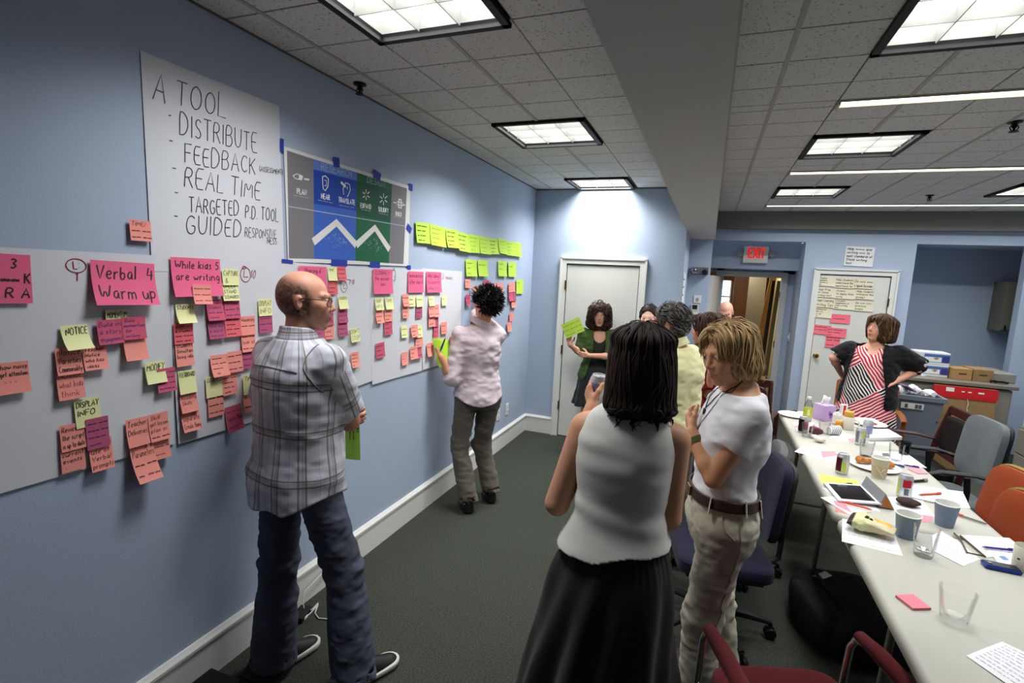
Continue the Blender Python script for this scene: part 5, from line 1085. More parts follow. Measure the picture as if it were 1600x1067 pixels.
for s in (-1, 1):
    g.tube([hpt(p, s * .072, -.07, .012), hpt(p, s * .079, -.03, .014), hpt(p, s * .083, .012, .014), hpt(p, s * .083, .03, .002)], .0022, 6)
    g.tube([hpt(p, s * .032 + .026 * math.cos(t), -.098 + .012 * abs(math.cos(t)) * (1 if math.cos(t) * s > 0 else -.1), -.002 + .017 * math.sin(t)) for t in np.linspace(0, 6.3, 17)], .0017, 6)
g.tube([hpt(p, -.008, -.1, .004), hpt(p, 0, -.104, .006), hpt(p, .008, -.1, .004)], .0016, 6); g.build('glasses', mat('dark_frames', (24, 22, 24), .3), p.root, smooth=True)
# shirt yoke and seams: thin raised lines on the back
sm = MB(); f_sh = p.top_f(.0315, hem=0, hemf=hemf, sleeves=((.80, .0755, .0845),), k=.04, neck_cut=.062, collar=False, wr=.0045, wf=(11, 11, 22), fold=foldP, prof=[(-.2, .180, .138), (0, .184, .136), (.16, .172, .122), (.36, .162, .116), (.6, .172, .124), (.78, .168, .12), (.9, .13, .092), (1.0, .06, .062)])
def on_f(f, P):
    P = np.array(P, float)
    for _ in range(6):
        d, gg = grad(f, P); gg /= np.maximum(np.linalg.norm(gg, axis=1, keepdims=True), 1e-6); P = P - gg * np.clip(d, -.03, .03)[:, None]
    return P
def seam(name, f, pts, r, m, parent):
    P = on_f(f, pts); return MB().tube([tuple(x) for x in P], r, 6).build(name, m, parent, smooth=True)
seam('yoke_seam', f_sh, [p.neck + p.lat * x - p.fwd * .14 + A3(0, 0, -.10) for x in np.linspace(-.15, .15, 18)], .0022, mat('seam_thread', (120, 118, 122), .8), p.root)
seam('sleeve_seam', f_sh, [p.shR - p.lat * .025 - p.fwd * (.09 * math.cos(t)) + A3(0, 0, .095 * math.sin(t)) for t in np.linspace(-1.3, 1.2, 16)], .0024, mat('seam_thread', (120, 118, 122)), p.root)
# ring on the left hand
w_, d_ = p.wrL, unit((1, -.12, .12)); 
# ---- 2. man in the pale pink shirt writing at the wall -----------------------
p = Person((.30, 3.53, 0), 'person writing on the wall notes, pale pink shirt, grey-brown trousers, spiky black hair', (.31, 3.52, .86), (.30, 3.52, 1.415), .60, .60, (.335, 3.545, 1.575), (-.86, .46, .2), hs=.98, skin=(198, 140, 108), sh_w=.148, S=.94, h=.006)
p.arm('L', (.165, 3.35, 1.02), (.09, 3.315, 1.175), (-.25, .05, .9), (-.8, .55, .1), curl=(.8, .8, .8, .8), thumb=.5)
p.arm('R', (.175, 3.76, 1.455), (.115, 3.93, 1.61), (-.35, .6, .6), (-.7, -.1, -.5), curl=(.7, .8, .9, .9), thumb=.6)
p.leg('L', (.215, 3.42, .475), (.335, 3.36, .095), (.23, 3.52, .035)); p.leg('R', (.30, 3.64, .46), (.42, 3.60, .095), (.31, 3.76, .035))
p.body(); lo, hi = p.box(.07); pink = p
PS = cloth('pink_oxford', (202, 187, 192)); 
p.garment('shirt', p.top_f(.014, hemf=lambda u, v, P: .815 + .06 * np.clip(np.abs(u) / .17, 0, 1) ** 2, sleeves=((1.12, .062, .06),), k=.04, neck_cut=.062, collar=True, wr=.006, wf=(15, 15, 26), cuffroll=.008, prof=[(-.2, .192, .15), (0, .19, .146), (.16, .17, .128), (.36, .148, .11), (.6, .16, .12), (.78, .158, .118), (.9, .13, .092), (1.0, .062, .062)]), PS, A3(lo[0], lo[1], .7), A3(hi[0], hi[1], 1.62), .0065)
p.garment('trousers', p.trousers_f((.094, .075, .076), .006, top=.13, wr=.007, hemdz=.02), cloth('grey_brown_twill', (96, 90, 80)), A3(lo[0], lo[1], .02), A3(hi[0], hi[1], 1.05), .007)
p.shoe('L', SH, L=.26); p.shoe('R', SH, L=.26)
f = hairvol(p, None, lambda q: ell(q, (0, -.09, -.03), (.075, .06, .09)), .014)
pos, q = p.scalp(-.045, 520, 2, lambda q: (q[:, 1] > -.075) & ((q[:, 2] > .0) | (q[:, 1] > .02))); r = np.random.default_rng(3); nd = (q - A3(0, .018, .02)); nd /= np.linalg.norm(nd, axis=1, keepdims=True); nd = nd + A3(0, .25, .25) + r.normal(0, .28, nd.shape)
V, F, C = hair_base(p, f, (20, 18, 18), .007, .006); parts = [(V, F, C)]
cone = MB()
Vs, Fs, b_ = [], [], 0
for k in range(len(pos)):
    a = pos[k]; d = p.R @ unit(nd[k]); ln = r.uniform(.035, .062); s1 = unit(np.cross(d, A3(.3, .2, .9))); s2 = np.cross(d, s1); w = r.uniform(.006, .009); mid = a + d * ln * .55 + s1 * r.normal(0, .006); tip = a + d * ln + s1 * r.normal(0, .012)
    ring = lambda c, w_: [c + s1 * w_ * math.cos(t) + s2 * w_ * math.sin(t) for t in (0, 1.57, 3.14, 4.71)]
    Vs += ring(a, w) + ring(mid, w * .7) + ring(tip, w * .12)
    for l in (0, 4):
        for j in range(4): Fs.append((b_ + l + j, b_ + l + (j + 1) % 4, b_ + l + 4 + (j + 1) % 4, b_ + l + 4 + j))
    b_ += 12
parts.append((np.array(Vs), np.array(Fs), lin((22, 19, 19)))); hair_obj(p.root, parts)
# ---- 3. woman in the green cardigan against the white door ------------------------
p = Person((.86, 5.26, 0), 'person leaning by the white door, dark dress, green cardigan, curly dark hair', (.86, 5.27, .79), (.865, 5.29, 1.295), -2.88, -2.88, (.868, 5.235, 1.435), (.22, -.97, -.05), hs=.95, fem=1, skin=(206, 152, 126), sh_w=.158, S=.9, h=.0065)
p.arm('R', (.70, 5.19, 1.03), (.615, 5.06, 1.125), (-.15, -.15, .97), (.7, -.6, 0), curl=(.75, .8, .85, .85), thumb=.7)
p.arm('L', (1.04, 5.16, 1.03), (.82, 5.07, 1.03), (-.95, .05, .0), (0, .9, .1), curl=(.4,) * 4)
p.leg('R', (.79, 5.22, .42), (.78, 5.25, .09), (.74, 5.10, .03)); p.leg('L', (.95, 5.23, .42), (.97, 5.28, .09), (1.0, 5.12, .03)); p.body(lip=(170, 90, 84), brow=(60, 44, 36)); lo, hi = p.box(.09)
pr = p.prof
def dress3(P):
    c = p.pel; rows = p.rows(.012) ; rows = [r for r in rows if r[0] > p.pel[2] - .02] + [(.68, c[0], c[1], .185, .135, p.hip_a), (.46, c[0] - .01, c[1] - .01, .215, .165, p.hip_a)]
    d, u, v = loft(P, rows); an = np.arctan2(v, u); fl = np.clip((.85 - P[:, 2]) / .4, 0, 1); d = d + fl * .012 * np.sin(an * 9) + .003 * vnoise(P * 25); w = p.neck
    cut = ell(P, w + p.fwd * .1 + A3(0, 0, -.02), (.075, .12, .12)); d = smax(d, -cut, .01); d = np.maximum(d, P[:, 2] - (w[2] - .03)); ins = np.maximum(loft(P, [(a, b, c_, d_ - .02, e - .02, f_) for a, b, c_, d_, e, f_ in rows])[0], P[:, 2] - .52); return np.maximum(np.maximum(d, .478 - P[:, 2]), -ins)
p.garment('dress', dress3, cloth('charcoal_dress', (42, 44, 44)), A3(lo[0] - .1, lo[1] - .1, .4), A3(hi[0] + .1, hi[1] + .1, 1.35), .007)
cf = p.top_f(.030, hemf=lambda u, v, P: .70 + 0 * u, sleeves=((.98, .066, .068),), k=.035, neck_cut=.07, wr=.005, prof=[(-.3, .19, .13)] + pr)
def card(P):
    d = cf(P); u = (P - p.neck) @ p.lat; fw = (P - p.neck) @ p.fwd; op = np.maximum(np.abs(u) - (.062 + .09 * np.clip((1.0 - P[:, 2]) / .3, 0, 1)), -fw); return np.maximum(d, -op)
p.garment('cardigan', card, cloth('green_knit', (62, 84, 42), bump=.5, bscale=300), A3(lo[0], lo[1], .65), A3(hi[0], hi[1], 1.36), .007)
p.shoe('R', SH, L=.24, wd=.038); p.shoe('L', SH, L=.24, wd=.038)
f = hairvol(p, [(.13, 0, .01, .04, .05), (.09, 0, .015, .085, .1), (.02, 0, .025, .105, .11), (-.06, 0, .035, .112, .09), (-.13, 0, .04, .1, .075), (-.155, 0, .04, .06, .05)], lambda q: ell(q, (0, -.115, -.03), (.068, .115, .118)), .018)
parts = [hair_base(p, f, (48, 33, 26), .0075, .013, (38, 38, 38))]; R = shell_roots(p, f, 420, 4, lambda q: (q[:, 1] > -.06) | (q[:, 2] > .06)); parts.append(locks(f, R, radial_dirs(p, R), 17, .0075, .0044, lin((62, 42, 31)), off=.006, gravity=.7, wav=.5, seed=5, curlr=.017, curln=2.6, endz=p.head[2] - .155)); hair_obj(p.root, parts)
# ---- 4. woman in the white tank top, seen from behind ------------------------------
p = Person((1.69, 1.70, 0), 'person seen from behind, white sleeveless top, long dark skirt, dark brown bob, holding a can', (1.675, 1.70, .86), (1.685, 1.735, 1.405), .03, .02, (1.703, 1.76, 1.533), (-.25, .97, -.02), hs=.97, fem=1, skin=(204, 150, 118), sh_w=.148, drop=.13, S=.95, h=.005, mid=(.0, -.005), prof=[(-.14, .14, .095), (0, .162, .115), (.16, .15, .108), (.36, .128, .098), (.6, .145, .122), (.78, .15, .108), (.9, .125, .08), (1.0, .05, .055)])
p.arm('L', (1.456, 1.71, .995), (1.53, 1.85, 1.325), (-.35, .55, .75), (.85, .5, 0), curl=(.62, .66, .7, .75), thumb=.6, r=(.058, .046, .043, .028))
p.arm('R', (1.835, 1.745, 1.01), (1.76, 1.97, 1.06), (-.4, .9, .1), (-.6, -.2, -.3), r=(.058, .046, .043, .028))
p.leg('L', (1.60, 1.72, .46), (1.60, 1.68, .09), (1.57, 1.86, .03)); p.leg('R', (1.78, 1.72, .46), (1.78, 1.68, .09), (1.81, 1.86, .03)); p.body(); lo, hi = p.box(.1); tank = p
tr = p.rows(.016, prof=[(-.08, .205, .162), (.05, .193, .15), (.2, .156, .114), (.36, .142, .104), (.6, .155, .12), (.78, .152, .108), (.9, .118, .08), (.99, .052, .056)])
def tankf(P):
    d, u, v = loft(P, tr); d = d + .0028 * vnoise(P * A3(10, 10, 26)) + .003 * np.sin(P[:, 2] * 60 + u * 12) * np.exp(-((P[:, 2] - 1.03) / .05) ** 2)
    for s_, sh in ((-1, p.shL), (1, p.shR)): d = smax(d, -cap(P, sh + p.lat * s_ * .052 + A3(0, 0, .06), sh + p.lat * s_ * .045 - A3(0, 0, .06), .062, .056), .008)
    rr = np.linalg.norm((P - p.neck)[:, :2], axis=1); d = smax(d, -np.maximum(rr - .063, p.neck[2] - .012 - P[:, 2] - .05 * np.clip((P - p.neck) @ p.fwd, -.02, .1) * 10), .006)
    z0 = .905 + .03 * np.clip(u / .16, -1, 1) + .006 * np.sin(u * 30); return np.maximum(d, z0 - P[:, 2])
p.garment('tank_top', tankf, cloth('white_knit', (214, 214, 206), bump=.35, bscale=800, var=.02), A3(lo[0], lo[1], .75), A3(hi[0], hi[1], 1.5), .005)
def skirt4(P):
    c = p.pel; rows = [(1.0, c[0], c[1], .14, .10, 0), (.93, c[0], c[1], .164, .126, 0), (.86, c[0], c[1], .184, .144, 0), (.8, c[0] - .005, c[1], .2, .158, 0), (.55, c[0] - .02, c[1], .235, .19, 0), (.25, c[0] - .035, c[1], .285, .235, 0), (.02, c[0] - .058, c[1], .282, .25, 0)]
    d, u, v = loft(P, rows, 2.1); an = np.arctan2(v, u); fl = np.clip((.98 - P[:, 2]) / .7, 0, 1); d = d + fl * (.016 * np.sin(an * 11 + 1.5 * np.sin(P[:, 2] * 5)) + .012 * np.sin(an * 6 + 2 + P[:, 2] * 2)) + .004 * vnoise(P * A3(22, 22, 6)) + .0025 * np.sin(an * 46) * np.exp(-((P[:, 2] - .92) / .08) ** 2)
    ins = np.maximum(loft(P, [(a, b, c_, d_ - .02, e - .02, f_) for a, b, c_, d_, e, f_ in rows], 2.1)[0] + .02 * fl, P[:, 2] - .2); return np.maximum(np.maximum(d, .03 - P[:, 2]), -ins)
p.garment('skirt', skirt4, cloth('dark_brown_cotton', (46, 40, 38), bump=.3), A3(1.25, 1.3, 0) - p.o, A3(2.15, 2.1, 1.02) - p.o, .007)
p.shoe('L', SH, L=.24, wd=.038); p.shoe('R', SH, L=.24, wd=.038)
f = hairvol(p, [(.135, 0, .01, .035, .04), (.11, 0, .012, .084, .095), (.05, 0, .02, .104, .116), (-.03, 0, .03, .112, .118), (-.11, 0, .04, .114, .103), (-.155, 0, .05, .112, .093), (-.18, 0, .05, .085, .06)], lambda q: ell(q, (0, -.13, -.05), (.085, .11, .16)), .016)
parts = [hair_base(p, f, (32, 21, 17), .0055, .004)]; R = shell_roots(p, f, 1500, 14, lambda q: (q[:, 1] > -.06), lo=(-.15, -.1, -.19), hi=(.15, .17, .14))
hc = lambda c0, s, r: lin((36, 23, 18)) * (1 + .5 * (r.random() ** 3))
parts.append(locks(f, R, radial_dirs(p, R), 19, .0135, .0044, hc, off=.001, gravity=.6, wav=.1, seed=6, flip=.9, endz=p.head[2] - .205, ej=.022, cvar=.1)); hair_obj(p.root, parts)
# ---- 5. blonde woman, white T-shirt -------------------------------------------------
p = Person((2.03, 2.12, 0), 'person with folded arms, white T-shirt, khaki trousers, brown belt, short blonde hair', (2.022, 2.12, .88), (2.047, 2.135, 1.425), 1.80, 1.86, (1.985, 2.105, 1.545), (-.72, -.66, -.26), roll=.08, hs=.97, fem=1, skin=(206, 152, 116), sh_w=.142, S=.93, h=.0042, drop=.098, mid=(-.012, -.004))
p.arm('L', (1.975, 1.985, 1.085), (1.885, 2.06, 1.225), (-.25, .75, .45), (.75, .3, .2), curl=(.5, .5, .55, .6), thumb=.3)
p.arm('R', (1.895, 2.27, 1.12), (1.955, 2.09, 1.145), (.75, -.6, -.12), (.55, .6, .2), curl=(.35, .35, .4, .45), thumb=.3)
p.leg('L', (1.985, 2.05, .50), (2.0, 2.06, .09), (1.85, 1.99, .03)); p.leg('R', (2.035, 2.21, .49), (2.10, 2.23, .09), (1.95, 2.2, .03)); p.body(lip=(170, 96, 84), brow=(110, 84, 58), eye=(60, 70, 80)); lo, hi = p.box(.08); blond = p
p.garment('t_shirt', p.top_f(.016, hemf=lambda u, v, P: .985 + 0 * u, sleeves=((.50, .054, .062),), k=.03, neck_cut=.064, neck_dz=-.012, wr=.0042, wf=(14, 14, 26), prof=[(-.1, .16, .118), (.1, .16, .115), (.2, .146, .106), (.36, .132, .1), (.6, .148, .13), (.78, .15, .108), (.88, .14, .088), (.95, .1, .07), (1.03, .056, .058)]), cloth('white_jersey', (222, 222, 226), bump=.15, var=.015), A3(lo[0], lo[1], .9), A3(hi[0], hi[1], 1.5), .005)
p.garment('trousers', p.trousers_f((.098, .078, .08), .014, top=.24, wr=.0055, wf=(20, 20, 36), hemdz=.05, flare=.004), cloth('khaki_twill', (186, 180, 160)), A3(lo[0], lo[1], .01), A3(hi[0], hi[1], 1.1), .006)
rows = p.rows(.021, prof=[(t, a, b) for t, a, b in p.prof if t < .5])
belt = lambda P: np.maximum(np.abs(loft(P, rows)[0] - .002) - .004, np.abs(P[:, 2] - .995 - .0) - .019)
bo = p.garment('belt', belt, mat('brown_leather', (58, 40, 32), .45), A3(lo[0], lo[1], .9), A3(hi[0], hi[1], 1.1), .0045)
fb = lambda P: loft(P, rows)[0] - .009
for u_ in (-.13, -.02, .1):
    c = on_f(fb, [p.pel + A3(0, 0, .115 + dz) - p.lat * (.02 + 0 * u_) + p.fwd * u_ * 1.2 - p.lat * .14 for dz in (-.03, -.015, 0, .015, .03)]); MB().tube([tuple(x) for x in c], .009, 6, flat=.35).build('belt_loop', cloth('khaki_twill', (186, 180, 160)), p.root, smooth=True)
bk = on_f(fb, [p.pel + p.fwd * .16 + A3(0, 0, .115)])[0]; MB().box(tuple(bk), (.008, .045, .04), bev=.003, rot=rotz(p.hip_a + math.pi / 2)).build('belt_buckle', BRASS, p.root)
f_tr = p.trousers_f((.099, .079, .081), .016, top=.24, wr=.0055, wf=(20, 20, 36), hemdz=.05, flare=.004)
seam('pocket_seam', f_tr, [p.pel - p.lat * .17 + p.fwd * x + A3(0, 0, z) for x, z in ((.06, .085), (.055, .06), (.04, .03), (.015, .005), (-.01, -.008))], .003, cloth('khaki_shade', (160, 154, 136)), p.root)
seam('side_seam', f_tr, [p.pel - p.lat * .2 - p.fwd * .01 + A3(0, 0, z) for z in np.linspace(.08, -.36, 16)], .002, cloth('khaki_shade', (160, 154, 136)), p.root)
p.shoe('L', SH, L=.25, wd=.04); p.shoe('R', SH, L=.25, wd=.04)
f = hairvol(p, [(.122, 0, .014, .04, .05), (.09, 0, .018, .076, .092), (.03, 0, .022, .086, .1), (-.04, 0, .034, .089, .09), (-.085, 0, .042, .084, .074), (-.105, 0, .045, .07, .05)], lambda q: ell(q, (0, -.12, -.03), (.076, .105, .124)), .009)
parts = [hair_base(p, f, (128, 100, 64), .0055, .004)]; R = shell_roots(p, f, 1200, 24, lambda q: (q[:, 1] > -.075) | (q[:, 2] > .06), lo=(-.13, -.13, -.09), hi=(.13, .15, .14))
hc = lambda c0, s, r: lin((170, 140, 96)) * (.7 + .75 * r.random() ** 1.5)
parts.append(locks(f, R, radial_dirs(p, R, part=.02), 14, .0115, .0032, hc, off=.003, gravity=.5, wav=.1, seed=7, flip=.3, endz=p.head[2] - .095, ej=.016))
r = np.random.default_rng(8); bl = p.head + ((np.stack([.02 + r.uniform(-.012, .012, 70), -.06 + r.uniform(-.03, .03, 70), .118 + 0 * r.uniform(0, 1, 70)], 1)) * p.hs) @ p.R.T
fh = lambda P: smin((lambda q: head_sdf(q, 1) * p.hs)((P - p.head) @ p.R / p.hs), f(P), .02)
for sg, sd in ((-1, 31), (1, 32)):
    D = np.tile(p.R @ unit((sg * 1.0, -.16, -.1)), (70, 1)) + r.normal(0, .22, (70, 3)); parts.append(locks(fh, bl, D, 13, .0105, .0036, hc, off=.004, gravity=.22, wav=.05, seed=sd))
hair_obj(p.root, parts)
nk = MB(); ft = p.top_f(.019, hemf=lambda u, v, P: .985 + 0 * u, sleeves=((.50, .054, .062),), k=.03, neck_cut=.05, neck_dz=-.012, wr=.003, prof=[(-.1, .16, .118), (.1, .16, .115), (.2, .146, .106), (.36, .132, .1), (.6, .148, .13), (.78, .15, .108), (.88, .14, .088), (.95, .1, .07), (1.03, .056, .058)])
fbt = lambda P: np.minimum(ft(P), p.body_f(P) - .003)
for dz, lab, w_ in ((-.13, 0, .0022), (-.34, 1, .0014)):
    pts = []
    for t in np.linspace(-1, 1, 21): pts.append(p.neck + p.lat * t * (.055 if lab == 0 else .05) + p.fwd * (.02 + .09 * (1 - t * t)) + A3(0, 0, .02 + (dz) * (1 - abs(t)) ** .8))
    P_ = on_f(fbt, pts); nk.tube([tuple(x) for x in P_], w_, 5)
    if lab == 0: pend = P_[10]
nk.build('necklace', mat('dark_cord', (38, 30, 26), .5), p.root, smooth=True)
MB().lathe([(0, -.004), (.012, -.004), (.014, 0), (.012, .004), (0, .004)], tuple(pend + p.fwd * .004 - A3(0, 0, .012)), 16, rot=rot3('Y', math.pi / 2)).build('pendant', mat('dark_pendant', (48, 36, 32), .3), p.root, smooth=True)
wr_, e_ = p.wrL, p.elL; ax = unit(wr_ - e_); c = wr_ - ax * .03; s1 = unit(np.cross(ax, A3(0, 0, 1))); s2 = np.cross(ax, s1); wa = MB()
V = []; 
for t in np.linspace(0, 2 * math.pi, 24, endpoint=False):
    for k, (rr, dx) in enumerate(((.027, -.011), (.0305, -.011), (.0305, .011), (.027, .011))): V.append(c + ax * dx + (s1 * math.cos(t) + s2 * math.sin(t)) * rr)
wa.add(V, [(i * 4 + k, i * 4 + (k + 1) % 4, ((i + 1) % 24) * 4 + (k + 1) % 4, ((i + 1) % 24) * 4 + k) for i in range(24) for k in range(4)]); wo = wa.build('watch_strap', mat('olive_strap', (84, 86, 44), .6), p.root, smooth=True)
MB().lathe([(0, .006), (.016, .006), (.018, .003), (.018, -.006), (0, -.006)], tuple(c + (s2 * .6 - s1 * .8) * .031), 18, rot=Matrix((s1, ax, s2)).transposed() if False else rot3('X', .9)).build('watch_face', mat('watch_dark', (40, 42, 34), .25), wo, smooth=True)
# ---- 6. grey haired man in the pale yellow shirt ---------------------------------------
p = Person((1.76, 3.20, 0), 'person in profile, pale yellow long-sleeved shirt, grey hair, behind the dark bob', (1.77, 3.20, .90), (1.74, 3.20, 1.425), 1.05, 1.05, (1.69, 3.205, 1.552), (-.96, .26, -.08), hs=1.0, full=.4, skin=(206, 140, 118), sh_w=.16, S=.96, h=.0065)
p.arm('L', (1.62, 3.03, 1.10), (1.50, 3.10, .98), (-.8, .3, .3), (0, .5, .8)); p.arm('R', (1.80, 3.42, 1.10), (1.62, 3.42, 1.0), (-.8, -.3, .2), (0, -.3, .8))
p.leg('L', (1.72, 3.12, .48), (1.74, 3.12, .09), (1.6, 3.14, .03)); p.leg('R', (1.80, 3.30, .48), (1.82, 3.30, .09), (1.68, 3.34, .03)); p.body(brow=(80, 70, 60)); lo, hi = p.box(.07)
YS = cloth('pale_yellow_oxford', (226, 222, 170))
p.garment('shirt', p.top_f(.026, hemf=lambda u, v, P: .93 + 0 * u, sleeves=((1.85, .074, .056),), k=.04, neck_cut=.062, collar=True, wr=.008, wf=(13, 13, 24)), YS, A3(lo[0], lo[1], .8), A3(hi[0], hi[1], 1.55), .0065)
p.garment('trousers', p.trousers_f((.102, .08, .082), .014, top=.2, wr=.006, hemdz=.03), cloth('taupe_wool', (92, 84, 78)), A3(lo[0], lo[1], .02), A3(hi[0], hi[1], 1.05), .008)
p.shoe('L', SH); p.shoe('R', SH)
f = hairvol(p, None, lambda q: np.minimum(ell(q, (0, -.105, -.05), (.1, .085, .13)), ell(q, (.085, .012, -.02), (.03, .03, .045))), .015)
f = (lambda g_: (lambda P: np.maximum(g_(P), -(((P - p.head) @ p.R)[:, 2] + .075))))(f)
hg = lambda c0, s, r: (lin((96, 92, 88)) if r.random() < .5 else lin((52, 48, 46))) * (.8 + .5 * r.random())
parts = [hair_base(p, f, (70, 66, 63), .0065, .004)]; R = shell_roots(p, f, 520, 34, lambda q: (q[:, 1] > -.06) & (q[:, 2] > -.06)); D = radial_dirs(p, R); D = D * .4 + (p.R @ A3(.25, 1, 0)); parts.append(locks(f, R, D, 7, .008, .0038, hg, off=.004, gravity=.25, wav=.16, seed=9)); hair_obj(p.root, parts)
# ---- 7. dark haired woman behind -------------------------------------------------------
p = Person((1.46, 4.55, 0), 'person half hidden behind the grey haired man, dark hair pulled back, face to the room', (1.46, 4.55, .84), (1.455, 4.55, 1.36), -2.7, -2.7, (1.436, 4.535, 1.485), (-.10, -.99, -.02), hs=.95, fem=1, skin=(222, 178, 156), sh_w=.155, S=.93, h=.008)
p.arm('R', (1.30, 4.48, 1.05), (1.36, 4.33, .95), (.3, -.8, .1), (.5, .3, .2)); p.arm('L', (1.60, 4.5, 1.05), (1.54, 4.35, .95), (-.3, -.8, .1), (-.5, .3, .2)); p.leg('R', (1.38, 4.5, .46), (1.37, 4.55, .09), (1.35, 4.38, .03)); p.leg('L', (1.54, 4.5, .46), (1.55, 4.55, .09), (1.57, 4.38, .03)); p.body(lip=(186, 92, 92), brow=(46, 34, 30)); lo, hi = p.box(.07)
p.garment('blouse', p.top_f(.018, hemf=lambda u, v, P: .85 + 0 * u, sleeves=((.9, .062, .062),), neck_cut=.066, wr=.005), cloth('slate_blouse', (74, 78, 92)), A3(lo[0], lo[1], .75), A3(hi[0], hi[1], 1.45), .008)
p.garment('trousers', p.trousers_f((.096, .074, .072), .012, top=.2), cloth('black_twill', (34, 34, 38)), A3(lo[0], lo[1], .02), A3(hi[0], hi[1], 1.0), .01); p.shoe('L', SH, L=.24); p.shoe('R', SH, L=.24)
f = hairvol(p, [(-.02, 0, .09, .03, .03), (-.12, 0, .1, .03, .025)], lambda q: ell(q, (0, -.115, -.03), (.07, .1, .105)), .013); parts = [hair_base(p, f, (34, 24, 22), .007, .003)]; R = shell_roots(p, f, 250, 44, lambda q: q[:, 1] > -.06); D = np.tile(p.R @ A3(0, 1, -.2), (len(R), 1)); parts.append(locks(f, R, D, 9, .01, .0045, lin((38, 27, 24)), off=.001, gravity=.2, seed=10)); hair_obj(p.root, parts)
# ---- 8. maroon top, behind the yellow shirt -------------------------------------------
p = Person((2.0, 3.95, 0), 'person in a maroon top behind the yellow shirt, brown hair, holding a green cup', (2.0, 3.95, .82), (1.975, 3.95, 1.33), 1.4, 1.3, (1.905, 3.95, 1.475), (-.95, .2, -.05), hs=.97, fem=1, skin=(176, 120, 92), sh_w=.15, S=.9, h=.008)
p.arm('L', (1.955, 3.78, 1.04), (1.96, 3.72, 1.25), (-.05, -.1, .95), (-.5, .6, .1), curl=(.7,) * 4, thumb=.6); p.arm('R', (1.90, 4.08, 1.03), (1.78, 4.0, 1.0), (-.8, -.3, .2), (0, -.3, .8)); p.leg('L', (1.95, 3.87, .45), (1.98, 3.87, .09), (1.83, 3.88, .03)); p.leg('R', (1.98, 4.03, .45), (2.02, 4.03, .09), (1.87, 4.06, .03)); p.body(); lo, hi = p.box(.07); maroon = p
p.garment('top', p.top_f(.02, hemf=lambda u, v, P: .82 + 0 * u, sleeves=((1.0, .06, .062),), neck_cut=.066, wr=.006), cloth('maroon_jersey', (112, 26, 34)), A3(lo[0], lo[1], .7), A3(hi[0], hi[1], 1.42), .008)
p.garment('trousers', p.trousers_f((.096, .074, .072), .012, top=.2), cloth('black_twill', (34, 34, 38)), A3(lo[0], lo[1], .02), A3(hi[0], hi[1], 1.0), .01); p.shoe('L', SH, L=.24); p.shoe('R', SH, L=.24)
f = hairvol(p, [(.1, 0, .012, .08, .095), (.02, 0, .025, .096, .11), (-.06, 0, .045, .098, .09), (-.14, 0, .06, .08, .06), (-.17, 0, .06, .05, .04)], lambda q: ell(q, (0, -.12, -.04), (.066, .095, .12)), .016); parts = [hair_base(p, f, (52, 36, 28), .007, .004)]; R = shell_roots(p, f, 400, 54, lambda q: q[:, 1] > -.06); parts.append(locks(f, R, radial_dirs(p, R), 13, .012, .0045, lin((60, 42, 32)), off=.002, gravity=.5, wav=.1, seed=11, endz=p.head[2] - .16)); hair_obj(p.root, parts)
# ---- 9. bald man in the doorway -----------------------------------------------------------
p = Person((2.09, 6.3, 0), 'person with a bald head looking down in front of the hallway door, cream shirt', (2.09, 6.31, .80), (2.09, 6.30, 1.345), 3.1, 3.1, (2.083, 6.25, 1.49), (-.12, -.93, -.36), hs=1.02, full=.6, skin=(212, 158, 134), sh_w=.175, S=.95, h=.008)
p.arm('R', (1.86, 6.23, 1.02), (1.94, 6.07, .9), (.3, -.8, .1), (.5, .3, .2)); p.arm('L', (2.33, 6.23, 1.02), (2.24, 6.07, .9), (-.3, -.8, .1), (-.5, .3, .2)); p.leg('R', (1.99, 6.25, .44), (1.99, 6.31, .09), (1.96, 6.13, .03)); p.leg('L', (2.19, 6.25, .44), (2.19, 6.31, .09), (2.22, 6.13, .03)); p.body(brow=(120, 90, 74)); lo, hi = p.box(.07)
p.garment('shirt', p.top_f(.028, hemf=lambda u, v, P: .80 + 0 * u, sleeves=((.8, .078, .084),), neck_cut=.064, collar=True, wr=.007), cloth('cream_cotton', (216, 210, 172)), A3(lo[0], lo[1], .7), A3(hi[0], hi[1], 1.46), .008)
p.garment('trousers', p.trousers_f((.102, .08, .08), .014, top=.2), cloth('black_twill', (34, 34, 38)), A3(lo[0], lo[1], .02), A3(hi[0], hi[1], 1.0), .01); p.shoe('L', SH); p.shoe('R', SH)
